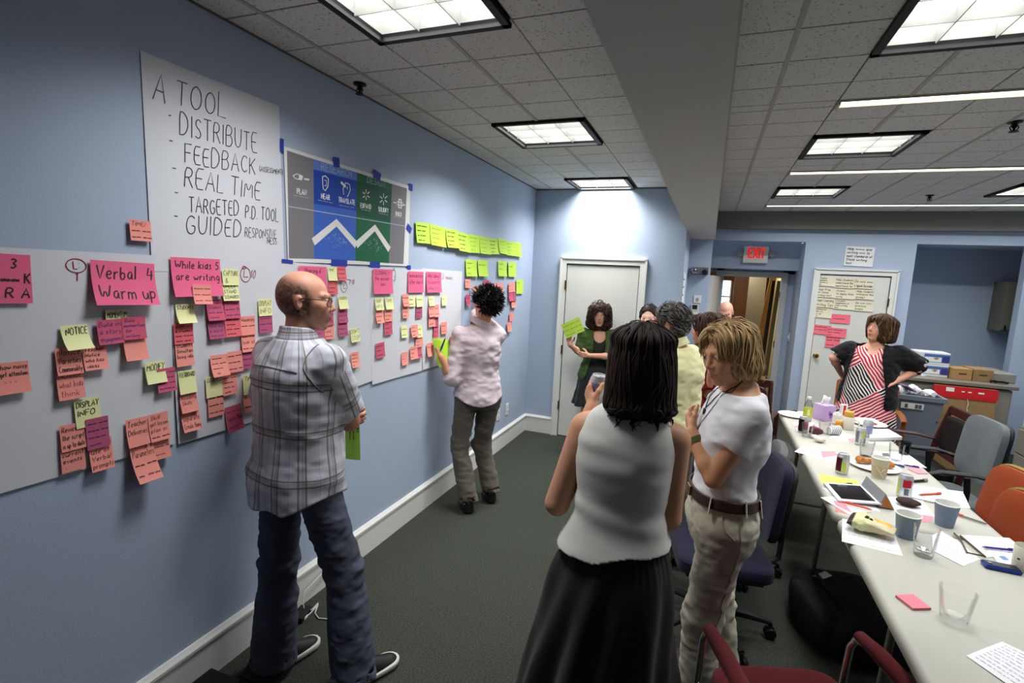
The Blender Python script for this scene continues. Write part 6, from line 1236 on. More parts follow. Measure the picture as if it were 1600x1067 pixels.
# ---- 10. woman in the patterned dress ------------------------------------------------------
def patch_mat():
    m = mat('patchwork_dress', (220, 214, 210), .8, spec=.12); nt = m.node_tree; b = nt.nodes['Principled BSDF']; N = nt.nodes.new; Lk = nt.links.new
    a = N('ShaderNodeAttribute'); a.attribute_name = 'cuv'; mp = N('ShaderNodeMapping'); mp.inputs['Rotation'].default_value = (0, 0, math.radians(36)); mp.inputs['Location'].default_value = (7.3, 3.4, 0); mp.inputs['Scale'].default_value = (4.0, 3.6, 1); Lk(a.outputs['Vector'], mp.inputs['Vector'])
    fl = N('ShaderNodeVectorMath'); fl.operation = 'FLOOR'; Lk(mp.outputs[0], fl.inputs[0]); wn = N('ShaderNodeTexWhiteNoise'); wn.noise_dimensions = '2D'; Lk(fl.outputs[0], wn.inputs['Vector'])
    fr = N('ShaderNodeVectorMath'); fr.operation = 'FRACTION'; Lk(mp.outputs[0], fr.inputs[0]); s1 = N('ShaderNodeSeparateXYZ'); Lk(fr.outputs[0], s1.inputs[0]); wc = N('ShaderNodeSeparateColor'); Lk(wn.outputs['Color'], wc.inputs[0])
    def M(op, a_, b_=None):
        n_ = N('ShaderNodeMath'); n_.operation = op
        for i, x in enumerate((a_, b_)):
            if x is None: continue
            if hasattr(x, 'links'): Lk(x, n_.inputs[i])
            else: n_.inputs[i].default_value = x
        return n_.outputs[0]
    dirn = M('GREATER_THAN', wc.outputs[1], .5); nz = N('ShaderNodeTexNoise'); nz.inputs['Scale'].default_value = 1.6; Lk(mp.outputs[0], nz.inputs['Vector'])
    co = M('ADD', M('MULTIPLY', s1.outputs[0], dirn), M('MULTIPLY', s1.outputs[1], M('SUBTRACT', 1.0, dirn))); co = M('ADD', co, M('MULTIPLY', nz.outputs['Fac'], .22)); st_ = M('GREATER_THAN', M('FRACT', M('MULTIPLY', co, 11.0)), .44)
    rp = N('ShaderNodeValToRGB'); rp.color_ramp.interpolation = 'CONSTANT'; e = rp.color_ramp.elements; e[0].position = 0; e[0].color = srgb((190, 36, 54)); e[1].position = .45; e[1].color = srgb((30, 28, 34)); x = e.new(.85); x.color = srgb((44, 38, 74)); Lk(wc.outputs[0], rp.inputs[0])
    mx = N('ShaderNodeMix'); mx.data_type = 'RGBA'; Lk(st_, mx.inputs[0]); mx.inputs[6].default_value = srgb((226, 218, 214)); Lk(rp.outputs[0], mx.inputs[7]); Lk(mx.outputs[2], b.inputs['Base Color']); return m
p = Person((3.31, 5.36, 0), 'person at the far table end, red and black patchwork dress, black cardigan, hand on hip', (3.30, 5.36, .84), (3.31, 5.37, 1.345), 2.80, 2.78, (3.322, 5.345, 1.485), (-.80, -.58, .16), roll=-.05, hs=.98, fem=1, full=.8, skin=(214, 156, 128), sh_w=.178, S=.97, h=.006,
           prof=[(-.14, .19, .15), (0, .2, .16), (.16, .19, .165), (.36, .175, .15), (.6, .175, .145), (.78, .17, .125), (.9, .135, .09), (1.0, .055, .058)])
p.arm('R', (3.02, 5.43, 1.18), (3.12, 5.56, 1.03), (.5, .3, -.4), (.3, -.8, 0)); p.arm('L', (3.665, 5.36, 1.165), (3.47, 5.245, 1.055), (-.8, -.45, -.25), (.3, .7, -.4), curl=(.4,) * 4)
p.leg('R', (3.2, 5.32, .46), (3.2, 5.36, .09), (3.15, 5.2, .03)); p.leg('L', (3.42, 5.32, .46), (3.42, 5.36, .09), (3.42, 5.2, .03)); p.body(lip=(178, 80, 84), brow=(90, 66, 48)); lo, hi = p.box(.09); drs = p
def dress10(P):
    c = p.pel; rows = [r for r in p.rows(.014) if r[0] > c[2] - .02] + [(.66, c[0], c[1], .235, .19, p.hip_a), (.42, c[0], c[1], .25, .205, p.hip_a)]
    d, u, v = loft(P, rows); an = np.arctan2(v, u); d = d + np.clip((.9 - P[:, 2]) / .4, 0, 1) * .008 * np.sin(an * 8) + .003 * vnoise(P * 22); d = smax(d, -cap(P, p.neck + p.fwd * .13 + A3(0, 0, -.03), p.neck + p.fwd * .1 + A3(0, 0, .1), .062, .1), .01)
    ins = np.maximum(loft(P, [(a, b, c_, d_ - .02, e - .02, f_) for a, b, c_, d_, e, f_ in rows])[0], P[:, 2] - .5); return np.maximum(np.maximum(np.maximum(d, .44 - P[:, 2]), P[:, 2] - (p.neck[2] - .03)), -ins)
def duv(V):
    u = (V - p.neck) @ p.lat; w = (V - p.neck) @ p.fwd; return np.stack([np.where(w > -.02, u, u + .5), V[:, 2], 0 * u], 1)
p.garment('dress', dress10, patch_mat(), A3(lo[0] - .1, lo[1] - .1, .38), A3(hi[0] + .1, hi[1] + .1, 1.42), .006, uv=duv)
cf10 = p.top_f(.034, hemf=lambda u, v, P: .80 + 0 * u, sleeves=((.94, .082, .088),), k=.04, neck_cut=.068, wr=.006, prof=[(-.3, .2, .165)] + p.prof)
def card10(P):
    d = cf10(P); u = (P - p.neck) @ p.lat; fw = (P - p.neck) @ p.fwd; return np.maximum(d, -np.maximum(np.abs(u - .03) - (.105 + .06 * np.clip((1.25 - P[:, 2]) / .3, 0, 1)), -fw))
p.garment('cardigan', card10, cloth('black_knit', (20, 20, 22)), A3(lo[0], lo[1], .75), A3(hi[0], hi[1], 1.45), .0065); p.shoe('R', SH, L=.24); p.shoe('L', SH, L=.24)
f = hairvol(p, [(.135, 0, .01, .035, .04), (.1, 0, .012, .088, .1), (.03, 0, .022, .106, .115), (-.05, 0, .035, .11, .105), (-.1, 0, .045, .1, .085), (-.125, 0, .045, .07, .05)], lambda q: ell(q, (0, -.115, -.04), (.064, .098, .105)), .018); parts = [hair_base(p, f, (66, 46, 30), .0065, .004)]
R = shell_roots(p, f, 600, 64, lambda q: (q[:, 1] > -.07) | (q[:, 2] > .065)); hc = lambda c0, s, r: (lin((72, 50, 32)) if r.random() < .75 else lin((104, 78, 48))) * (.8 + .5 * r.random()); parts.append(locks(f, R, radial_dirs(p, R), 13, .0105, .0042, hc, off=.003, gravity=.5, wav=.1, seed=12, flip=-.3, endz=p.head[2] - .125)); hair_obj(p.root, parts)
# ================================================================== FURNITURE
def cushion(mb, c, d, e=.4, rot=None, bend=0, mi=0, nu=28, nv=14, taper=0):
    """soft pad: superquadric d=(w,depth,h), optionally curved about the vertical axis"""
    sg = lambda v, p: math.copysign(abs(v) ** p, v); R = rot or Matrix.Identity(3)
    def fn(u, v):
        a = (u - .5) * 2 * math.pi; b = (v - .5) * math.pi
        x = sg(math.cos(b), e) * sg(math.cos(a), e) * d[0] / 2; y = sg(math.cos(b), e) * sg(math.sin(a), e) * d[1] / 2; z = sg(math.sin(b), e) * d[2] / 2
        x *= 1 + taper * z / d[2]; y += bend * (x / (d[0] / 2)) ** 2
        return R @ Vector((x, y, z)) + Vector(c)
    return mb.grid(fn, nu, nv, mi)
def pad(mb, c, w, h, t, rc, rot=None, bend=0, mi=0, bulge=.25):
    """upholstered panel in the xz plane: rounded rectangle w x h, thickness t, puffed"""
    R = rot or Matrix.Identity(3); N = 40; V = []; F = []
    def prof(k, s, y):
        out = []
        for i in range(N):
            a = 2 * math.pi * i / N; ca, sa = math.cos(a), math.sin(a); e = 2 / max(2.01, 2 + 6 * (1 - rc)); x = math.copysign(abs(ca) ** e, ca) * w / 2 * s; z = math.copysign(abs(sa) ** e, sa) * h / 2 * s
            out.append(R @ Vector((x, y + bend * (x / (w / 2)) ** 2, z)) + Vector(c))
        return out
    rings = [(.0, -t / 2 * (1 + bulge)), (.6, -t / 2 * (1 + bulge * .7)), (.9, -t / 2), (.98, -t * .35), (1, 0), (.98, t * .35), (.9, t / 2), (.6, t / 2 * (1 + bulge * .7)), (.0, t / 2 * (1 + bulge))]
    for s, y in rings: V += prof(0, max(s, .001), y)
    for r in range(len(rings) - 1):
        for i in range(N): F.append((r * N + i, r * N + (i + 1) % N, (r + 1) * N + (i + 1) % N, (r + 1) * N + i))
    return mb.add(V, F, mi)
def fabric(n, c): return cloth('fabric_' + n, c, bump=.4, bscale=450, var=.1, vscale=60)
PLB = mat('black_nylon', (20, 20, 22), .55)
def office_chair(label, loc, rz, col, arms=True, backtop=.95, seat_h=.47, backw=.44, group=None, gap=True, armc=None):
    e = empty('office_chair', (loc[0], loc[1], 0), label, 'office chair', group, rz); F = fabric('%d_%d_%d' % col, col)   # faces -y at rz=0
    m = MB(); cushion(m, (0, 0, seat_h - .035), (.48, .46, .085), .35); m.build('seat', F, e, smooth=True)
    MB().box((0, 0, seat_h - .085), (.38, .36, .03), bev=.01).build('seat_shell', PLB, e)
    bz = (seat_h + .1 + backtop) / 2; m = MB(); pad(m, (0, .235, bz), backw, backtop - seat_h - .1, .055, .45, rot3('X', -.12), bend=-.03); bo = m.build('backrest', F, e, smooth=True)
    m = MB(); pad(m, (0, .272, bz), backw * .97, backtop - seat_h - .12, .03, .45, rot3('X', -.12), bend=-.03); m.build('back_shell', PLB, e, smooth=True)
    MB().tube([(0, .05, seat_h - .1), (0, .2, seat_h - .1), (0, .29, seat_h - .03), (0, .3, seat_h + .15), (0, .295, bz)], .022, 8, flat=.5).build('back_bar', PLB, e, smooth=True)
    MB().tube([(.06, 0, seat_h - .1), (.25, .02, seat_h - .11)], .007).tube([(.24, .02, seat_h - .11), (.29, .02, seat_h - .115)], .013).build('lever', PLB, e, smooth=True)
    MB().lathe([(.026, .12), (.026, .26), (.016, .26), (.016, seat_h - .1)], n=16).build('gas_column', PLB, e, smooth=True)
    base = MB(); base.lathe([(0, .075), (.045, .075), (.045, .13), (.03, .15), (0, .15)], n=16)
    for k in range(5):
        a = 2 * math.pi * k / 5 + .3; d = Vector((math.cos(a), math.sin(a), 0)); base.tube([d * .03 + Vector((0, 0, .115)), d * .17 + Vector((0, 0, .105)), d * .29 + Vector((0, 0, .085))], [.026, .022, .016], 8, flat=.8)
    base.build('star_base', PLB, e, smooth=True)
    for k in range(5):
        a = 2 * math.pi * k / 5 + .3; d = Vector((math.cos(a), math.sin(a), 0)) * .29; c = MB()
        for s in (-1, 1): c.lathe([(0, -.009), (.026, -.009), (.03, 0), (.026, .009), (0, .009)], tuple(d + Vector((-math.sin(a), math.cos(a), 0)) * .016 * s + Vector((0, 0, .03))), 14, rot=rotz(a + math.pi / 2) @ rot3('Y', math.pi / 2))
        c.tube([d + Vector((0, 0, .03)), d + Vector((0, 0, .085))], .01); c.build('caster', PLB, e, smooth=True)
    if arms:
        for s in (-1, 1):
            o = MB().tube([(s * .19, .05, seat_h - .09), (s * .27, .05, seat_h - .06), (s * .28, .05, seat_h + .1), (s * .28, .04, seat_h + .19)], .018, 8, flat=.6).build('arm', PLB, e, smooth=True)
            m = MB(); m.tube([(s * .28, -.17, seat_h + .185), (s * .28, -.1, seat_h + .21), (s * .28, .08, seat_h + .215), (s * .28, .15, seat_h + .2)], [.018, .026, .026, .02], 10, flat=.5); m.build('armrest', armc or mat('arm_rubber', (44, 46, 48), .6), o, smooth=True)
    return e
def wood_chair(label, loc, rz, wood, uph, back='panel', h=.88, group=None, name='armchair', tilt=-.14, backw=.5, arms=True):
    e = empty(name, (loc[0], loc[1], 0), label, 'chair', group, rz); w = backw / 2   # faces -y
    for s in (-1, 1):
        MB().box((s * w, -.22, .31), (.038, .045, .62), bev=.008).build('leg', wood, e)
        MB().tube([(s * w, .24, 0), (s * w, .21, .42), (s * w, .24, .6), (s * w, .31, h)], [.02, .024, .024, .018], 8).build('leg', wood, e, smooth=True)
        if arms: MB().tube([(s * w, -.26, .625), (s * w, -.1, .655), (s * w, .1, .65), (s * w, .25, .62)], [.022, .03, .03, .022], 8, flat=.45).build('arm', wood, e, smooth=True)
    MB().box((0, -.22, .38), (backw, .03, .06)).box((0, .21, .38), (backw, .03, .06)).box((-w, 0, .38), (.03, .42, .06)).box((w, 0, .38), (.03, .42, .06)).build('seat_frame', wood, e)
    m = MB(); cushion(m, (0, -.01, .44), (backw - .02, .46, .08), .3); m.build('seat', uph, e, smooth=True)
    R = rot3('X', tilt); bz = (.52 + h) / 2
    MB().box((0, .315, h - .02), (backw + .02, .035, .07), bev=.01, rot=R).build('top_rail', wood, e); MB().box((0, .25, .54), (backw, .03, .05), rot=R).build('lower_rail', wood, e)
    m = MB(); pad(m, (0, .27, bz - .005), backw - .05, h - .62, .045, .2, R); m.build('backrest', uph, e, smooth=True)
    return e
MAHOG = mat('mahogany', (58, 30, 26), .4, var=.15, vscale=20); OAK = mat('honey_oak', (132, 78, 38), .4, var=.15, vscale=25); REDW = mat('red_wood', (62, 26, 24), .4, var=.12, vscale=20)
BLEA = mat('black_leather', (20, 19, 20), .42, bump=.2, bscale=120)
# folding tables ----------------------------------------------------------
LAM = mat('table_laminate', (178, 176, 164), .42, var=.03, vscale=40, spec=.35); LAME = mat('table_edge', (170, 167, 154), .5); LEGM = mat('table_leg_grey', (120, 120, 118), .4, metal=.5)
TZ = .74; TX0, TX1 = 2.55, 3.235
def folding_table(y0, y1, label):
    e = empty('folding_table', ((TX0 + TX1) / 2, (y0 + y1) / 2, 0), label, 'table'); W, L = TX1 - TX0, y1 - y0; rc = .06; N = 8; pts = []
    for cx, cy, a0 in ((W / 2 - rc, L / 2 - rc, 0), (-W / 2 + rc, L / 2 - rc, 90), (-W / 2 + rc, -L / 2 + rc, 180), (W / 2 - rc, -L / 2 + rc, 270)):
        for k in range(N + 1): a = math.radians(a0 + 90 * k / N); pts.append((cx, cy, math.cos(a), math.sin(a)))
    V = []; F = []; n = len(pts); rows = [(-.010, -.045), (-.002, -.040), (0, -.028), (-.002, -.012), (-.010, -.003), (-.022, 0)]
    for dr, dz in rows: V += [(cx + (rc + dr) * ca, cy + (rc + dr) * sa, TZ + dz) for cx, cy, ca, sa in pts]
    for r in range(len(rows) - 1): F += [(r * n + i, r * n + (i + 1) % n, (r + 1) * n + (i + 1) % n, (r + 1) * n + i) for i in range(n)]
    F.append(tuple(range(n))[::-1]); F.append(tuple((len(rows) - 1) * n + i for i in range(n))); m = MB(); m.add(V, F); m.build('table_top', LAM, e, smooth=True)
    for s in (-1, 1):
        yy = s * (L / 2 - .587)
        for t in (-1, 1): MB().tube([(t * (W / 2 - .09), yy, .69), (t * (W / 2 - .06), yy, .02), (t * (W / 2 - .06), yy, .0)], .014, 10).build('leg', LEGM, e, smooth=True)
        MB().tube([(-(W / 2 - .09), yy, .685), (W / 2 - .09, yy, .685)], .014).build('top_rail', LEGM, e, smooth=True); MB().tube([(-(W / 2 - .065), yy, .16), (W / 2 - .065, yy, .16)], .009).build('leg_rail', LEGM, e, smooth=True)
        MB().tube([(0, yy, .67), (0, yy - s * .3, .69)], .009).build('leg_brace', LEGM, e, smooth=True)
    return e
folding_table(2.728, 4.915, 'far folding table with a pale laminate top covered in papers and cans')
folding_table(.86, 2.722, 'near folding table with a pale laminate top, running out of the picture')
# chairs -----------------------------------------------------------------
BLUEF = (24, 23, 46)
office_chair('navy office chair behind the woman with folded arms, back toward the table', (2.06, 2.74), math.radians(-80), BLUEF, arms=False, backtop=.96, backw=.4)
office_chair('grey office chair with black arms at the left side of the far table', (2.16, 3.45), math.radians(-92), (92, 94, 92), backtop=.84, backw=.42)
wood_chair('dark mahogany armchair with a high back by the far left table corner', (2.30, 5.2), math.radians(165), MAHOG, mat('maroon_leather', (66, 32, 32), .5), h=1.0)
wood_chair('armchair with orange upholstery and black frame at the left of the far table', (2.24, 4.42), math.radians(92), mat('black_wood', (22, 20, 20), .45), fabric('orange', (176, 84, 30)), h=.88, name='orange_armchair')
office_chair('grey office chair with oval back and black arms right of the far table', (3.47, 4.22), math.radians(-88), (98, 104, 106), backtop=1.0, backw=.46, seat_h=.47)
wood_chair('armchair with red-brown frame and black back behind the grey office chair', (3.52, 4.84), math.radians(-88), REDW, BLEA, h=.9)
wood_chair('honey-coloured wooden armchair with black back beside the grey bin', (3.46, 5.87), math.radians(-8), OAK, BLEA, h=.86)
def orange_chair(label, loc, rz):
    e = empty('stacking_chair', (loc[0], loc[1], 0), label, 'chair', 'orange stacking chairs', rz); OR = fabric('orange_back', (150, 64, 26)); GOLD = mat('gold_piping', (150, 128, 66), .35, metal=.7)
    R = rot3('X', -.2); m = MB(); pad(m, (0, .25, .655), .45, .37, .05, .5, R, bend=-.02); m.build('backrest', OR, e, smooth=True)
    m = MB(); N = 40; P = []
    for i in range(N + 1):
        a = 2 * math.pi * i / N; ca, sa = math.cos(a), math.sin(a); x = math.copysign(abs(ca) ** .42, ca) * .23; z = math.copysign(abs(sa) ** .42, sa) * .19; P.append(R @ Vector((x, .02 - .02 * (x / .235) ** 2, z)) + Vector((0, .25, .655)))
    m.tube(P, .014, 8, cap=False); m.build('frame_edge', GOLD, e, smooth=True)
    m = MB(); cushion(m, (0, -.02, .45), (.46, .44, .07), .35); m.build('seat', OR, e, smooth=True)
    for s in (-1, 1):
        MB().tube([(s * .21, -.2, 0), (s * .2, -.17, .42)], .012).build('leg', GOLD, e, smooth=True)
        MB().tube([(s * .21, .24, 0), (s * .21, .18, .42), (s * .215, .22, .55), (s * .2, .29, .8)], .012).build('leg', GOLD, e, smooth=True)
    return e
orange_chair('orange stacking chair with gold edge, farther of the two right of the table', (3.36, 3.53), math.radians(-80))
orange_chair('orange stacking chair with gold edge, nearer of the two right of the table', (3.23, 3.06), math.radians(-76))
# red cantilever chair in front -----------------------------------------------
e = empty('red_armchair', (2.305, 1.66, 0), 'dark red armchair with chrome frame and padded arms in the front', 'chair', rz=.36); RF = fabric('red_wool', (88, 20, 24))   # faces +y
m = MB(); cushion(m, (0, .02, .415), (.46, .5, .09), .35, rot=rot3('X', .05)); m.build('seat', RF, e, smooth=True)
m = MB(); pad(m, (0, -.27, .63), .45, .36, .055, .3, rot3('X', .14)); m.build('backrest', RF, e, smooth=True)
for s in (-1, 1):
    x = s * .255; MB().tube([(x, -.22, .015), (x, .2, .015), (x, .25, .03), (x, .27, .08), (x, .245, .35), (x, .225, .58), (x, .2, .625), (x, .15, .635), (x, -.25, .615), (x, -.275, .59), (x * .93, -.29, .45)], .0125, 10).build('side_frame', CHROME, e, smooth=True)
    m = MB(); m.tube([(x, .19, .645), (x, .1, .652), (x, -.14, .648), (x, -.23, .64)], [.022, .028, .028, .024], 12, flat=.8); m.build('arm_pad', RF, e, smooth=True)
MB().tube([(-.255, -.22, .015), (.255, -.22, .015)], .0125).tube([(-.25, .2, .36), (.25, .2, .36)], .011).tube([(-.25, -.19, .36), (.25, -.19, .36)], .011).build('cross_rail', CHROME, e, smooth=True)
# bag under the table -----------------------------------------------------------
e = empty('duffel_bag', (2.74, 2.98, 0), 'black soft bag on the carpet under the table edge', 'bag', rz=.25); BN = mat('black_nylon_cloth', (15, 15, 17), .75, bump=.4, bscale=30)
m = MB(); cushion(m, (0, 0, .12), (.5, .62, .24), .6, nu=36, nv=18); m.build('bag_body', BN, e, smooth=True)
m = MB(); cushion(m, (-.2, -.04, .13), (.14, .4, .2), .5); m.build('pocket', BN, e, smooth=True)
for s in (-1, 1): MB().tube([(s * .06 - .05, -.2, .22), (s * .1 - .05, -.12, .27), (s * .1 - .05, .1, .28), (s * .06 - .05, .18, .22)], .012, 8, flat=.4).build('handle', BN, e, smooth=True)
o = MB().box((0, 0, 0), (.11, .045, .004), rot=rotz(.4) @ rot3('Y', -.2)).build('bag_tag', PLATE, e, loc=(-.1, .14, .236)); o['label'] = 'white paper tag on the bag'
# counter, bin, boxes ------------------------------------------------------------
CAB = mat('counter_grey', (136, 132, 122), .6, var=.04, vscale=30); CTOP = mat('counter_top', (116, 110, 100), .4, var=.08, vscale=60)
e = empty('counter_cabinet', (4.38, 7.03, 0), 'grey base cabinet against the far right wall', 'cabinet'); MB().box((0, 0, .47), (1.0, .76, .78)).build('cabinet_body', CAB, e); MB().box((0, .03, .05), (.96, .66, .1)).build('toe_kick', DARK, e)
for k, x in enumerate((-.25, .25)):
    o = MB().box((x, -.388, .47), (.475, .018, .74), bev=.003).build('cabinet_door', CAB, e); MB().tube([(x - math.copysign(.19, x), -.42, .7), (x - math.copysign(.19, x), -.42, .8)], .006).build('handle', STEEL, o)
o = MB().box((4.38, 7.02, .895), (1.06, .84, .04), bev=.008).build('countertop', CTOP, origin=(4.38, 7.02, .875)); tag(o, 'dull brown-grey countertop carrying the cartons', 'countertop')
KW = mat('cardboard', (164, 128, 82), .8, var=.1, vscale=20); KW2 = mat('cardboard_dark', (140, 112, 74), .8, var=.1, vscale=20)
def ream_box(z, lab):
    e = empty('printer_paper_box', (4.24, 6.93, z), lab, 'carton', 'white paper cartons on the counter', rz=-.06); MB().box((0, 0, .065), (.30, .24, .13), bev=.004).build('box_body', mat('white_card', (212, 214, 216), .6), e)
    MB().box((.035, -.121, .07), (.225, .003, .085)).build('printed_panel', mat('panel_blue', (70, 108, 160), .5), e); MB().box((.0, -.1235, .055), (.15, .002, .05)).build('printed_panel', mat('panel_white', (222, 224, 226), .5), e); MB().box((.115, -.1235, .062), (.06, .002, .068)).build('printed_panel', mat('panel_violet', (58, 56, 130), .5), e)
    m = MB(); m.poly([(.0, -.126, .07), (.04, -.126, .085), (.055, -.126, .066), (.03, -.126, .052)], (0, .001, 0)); m.build('printed_picture', mat('panel_ochre', (170, 140, 80), .5), e)
ream_box(.916, 'white and blue carton, lower one of the two stacked on the counter'); ream_box(1.048, 'white and blue carton, upper one of the two stacked on the counter')
o = MB().box((4.07, 6.98, .916 + .11), (.05, .2, .22), bev=.003).build('dark_box', mat('dark_navy_box', (40, 46, 60), .5), origin=(4.07, 6.98, .916)); tag(o, 'narrow dark box standing left of the white cartons', 'box')
def carton(loc, d, rz, lab, m):
    e = empty('cardboard_box', loc, lab, 'carton', rz=rz); MB().box((0, 0, d[2] / 2), d, bev=.003).build('box_body', m, e); MB().box((0, 0, d[2] + .001), (d[0], .05, .002)).build('packing_tape', mat('pale_tape', (176, 150, 110), .3), e); MB().box((.0, -d[1] / 2 - .001, d[2] * .55), (d[0] * .4, .002, .012)).build('printed_line', mat('print_dark', (60, 46, 36), .6), e)
carton((4.475, 6.85, .916), (.17, .22, .12), .1, 'small brown carton right of the white cartons, left one', KW); carton((4.66, 6.90, .916), (.17, .3, .125), .02, 'small brown carton on the counter, right one', KW2)
o = MB().box((4.86, 7.05, .916 + .05), (.2, .5, .1), bev=.01).build('grey_ledge_box', CAB, origin=(4.86, 7.05, .916)); tag(o, 'low grey box at the right end of the counter', 'box')
r = random.Random(8)
cb = MB()
for k in range(6): 
    a = r.uniform(0, 6); cb.tube([(4.80 + r.uniform(-.08, .06), 6.72 + r.uniform(-.03, .03), .925 + .02 * r.random()) for _ in range(7)], .005)
tag(cb.build('cable', mat('black_cord', (16, 16, 17), .5), smooth=True, origin=(4.8, 6.72, .916)), 'tangle of black cables at the right end of the counter', 'cable')
def loose_paper(corners, z, lab, m=None, lines=0, ink=None, group=None, cat='paper sheet', name='paper_sheet', bump_=.0, seed=0, blue=None, wd=.0018, thick=0):
    """sheet lying on a surface, from four photo corners (TL TR BR BL) projected onto the plane z"""
    P = [atz(x, y, z) for x, y in corners]; c = sum(P) / 4; r = random.Random(seed)
    def S(u, v, e=0):
        q = (P[0] * (1 - u) + P[1] * u) * (1 - v) + (P[3] * (1 - u) + P[2] * u) * v
        return (q[0] - c[0], q[1] - c[1], .0004 + e + bump_ * (abs(math.sin(u * 2.6 + .4)) * abs(math.sin(v * 2.2 + .5))) + bump_ * u ** 4)
    mb = MB(); mb.grid(lambda u, v: S(u, v, thick), 8, 8, 0)
    if thick:
        b = len(mb.v); Q = [S(*p, 0) for p in ((0, 0), (1, 0), (1, 1), (0, 1))] + [S(*p, thick) for p in ((0, 0), (1, 0), (1, 1), (0, 1))]; mb.add(Q, [(i, (i + 1) % 4, 4 + (i + 1) % 4, 4 + i) for i in range(4)])
    for k in range(lines):
        v = .12 + .78 * k / max(1, lines - 1 if lines > 1 else 1); x = .1
        while x < .88:
            w = r.uniform(.03, .12); w = min(w, .92 - x)
            ribbon(mb, [(x, v), (x + w * .5, v + r.uniform(-.006, .006)), (x + w, v)], .010, lambda a, b, ee: S(a, b, ee + thick), 1, .0008); x += w + .03
    o = mb.build(name, [m or WP, ink or INKG], loc=(c[0], c[1], z), smooth=False, fix=False); return tag(o, lab, cat, group)
WP = mat('copy_paper', (224, 224, 226), .7); INKG = mat('grey_print', (150, 150, 158), .7)
loose_paper([(1428, 577), (1470, 580), (1490, 588), (1440, 587)], .9165, 'white sheet lying on the countertop below the cartons')
# recycling bin
e = empty('recycling_bin', (3.96, 6.36, 0), 'grey plastic bin heaped with paper beside the counter', 'bin', rz=-.03); BG = mat('bin_grey', (112, 120, 130), .5)
m = MB(); V = []; F = []
for w, d, z in ((.15, .13, 0), (.205, .18, .74), (.225, .2, .74), (.228, .203, .785), (.2, .175, .785), (.19, .165, .6), (.15, .13, .05)): V += [(-w, -d, z), (w, -d, z), (w, d, z), (-w, d, z)]
for k in range(6): F += [(k * 4 + i, k * 4 + (i + 1) % 4, k * 4 + 4 + (i + 1) % 4, k * 4 + 4 + i) for i in range(4)]
F += [(3, 2, 1, 0), (24, 25, 26, 27)]; m.add(V, F); m.build('bin_body', BG, e); o = MB().box((-.05, -.192, .68), (.19, .003, .06), rot=rot3('X', .07)).build('bin_sticker', PLATE, e)
for x in (-.1, -.015, .015): MB().box((x, -.195, .68), (.025, .003, .04), rot=rot3('X', .07)).build('sticker_symbol', mat('symbol_grey', (90, 92, 96), .6), o)
MB().tube([(.17, -.18, .55), (.2, -.12, .48)], .004).build('bin_wire', DARK, e)
def crumple(name, loc, size, seed, m, lab, cat='crumpled paper', group=None, amp=1):
    rr = np.random.default_rng(seed); V, F = polygonise(lambda P: ell(P, (0, 0, 0), size) + amp * size[2] * .45 * vnoise(P / size[0] * 1.6, seed) - .2 * amp * size[2] * np.abs(vnoise(P / size[0] * 3.2, seed + 1)), -np.array(size) * 1.7, np.array(size) * 1.7, min(size) / 6)
    z0 = V[:, 2].min(); V = V - A3(0, 0, z0); me = fast_mesh(name, V, F); o = link(name, me, None, m, loc=loc); me.polygons.foreach_set('use_smooth', np.zeros(len(F), bool)); return tag(o, lab, cat, group)
for k, (x, y, z, s, lab) in enumerate(((3.835, 6.32, .755, .06, 'crumpled white paper heaped at the left in the bin'), (3.955, 6.38, .76, .06, 'crumpled white paper heaped in the middle of the bin'), (4.075, 6.33, .745, .058, 'crumpled white paper heaped at the right in the bin'))): crumple('crumpled_paper', (x, y, z), (s, s * .9, s * .75), 5 + k, WP, lab)
o = MB().box((0, 0, 0), (.13, .09, .012), rot=rotz(.4) @ rot3('Y', .5)).build('paper_sheet', mat('violet_print', (132, 110, 150), .6), loc=(3.88, 6.27, .845)); tag(o, 'folded violet leaflet sticking out of the bin', 'leaflet')
# leaning board with a red band
e = empty('cardboard_sheet', (4.46, 6.5, 0), 'brown board with a red top band leaning on the counter', 'board'); e.rotation_euler = (.09 * -1, 0, 0)
MB().box((0, .0, .435), (.52, .03, .87)).build('board', KW2, e); MB().box((0, -.018, .815), (.54, .012, .105)).box((.0, -.019, .755), (.52, .006, .02)).build('red_band', mat('red_band_paint', (190, 28, 34), .5), e)
for x0, w, h in ((-.13, .07, .04), (-.02, .025, .012), (.035, .03, .012), (.13, .05, .016)): MB().box((x0, -.0255, .82 + (.012 if x0 < -.1 else -.0)), (w, .002, h), bev=.0008).build('printed_logo', PLATE, e)
m = MB(); m.tube([(.02, -.03, .75), (.03, -.035, .7), (.02, -.035, .66), (.03, -.035, .62), (.005, -.035, .57), (0, -.035, .53)], .007, 6, flat=.3); m.build('ribbon', WHITE, e, smooth=True)
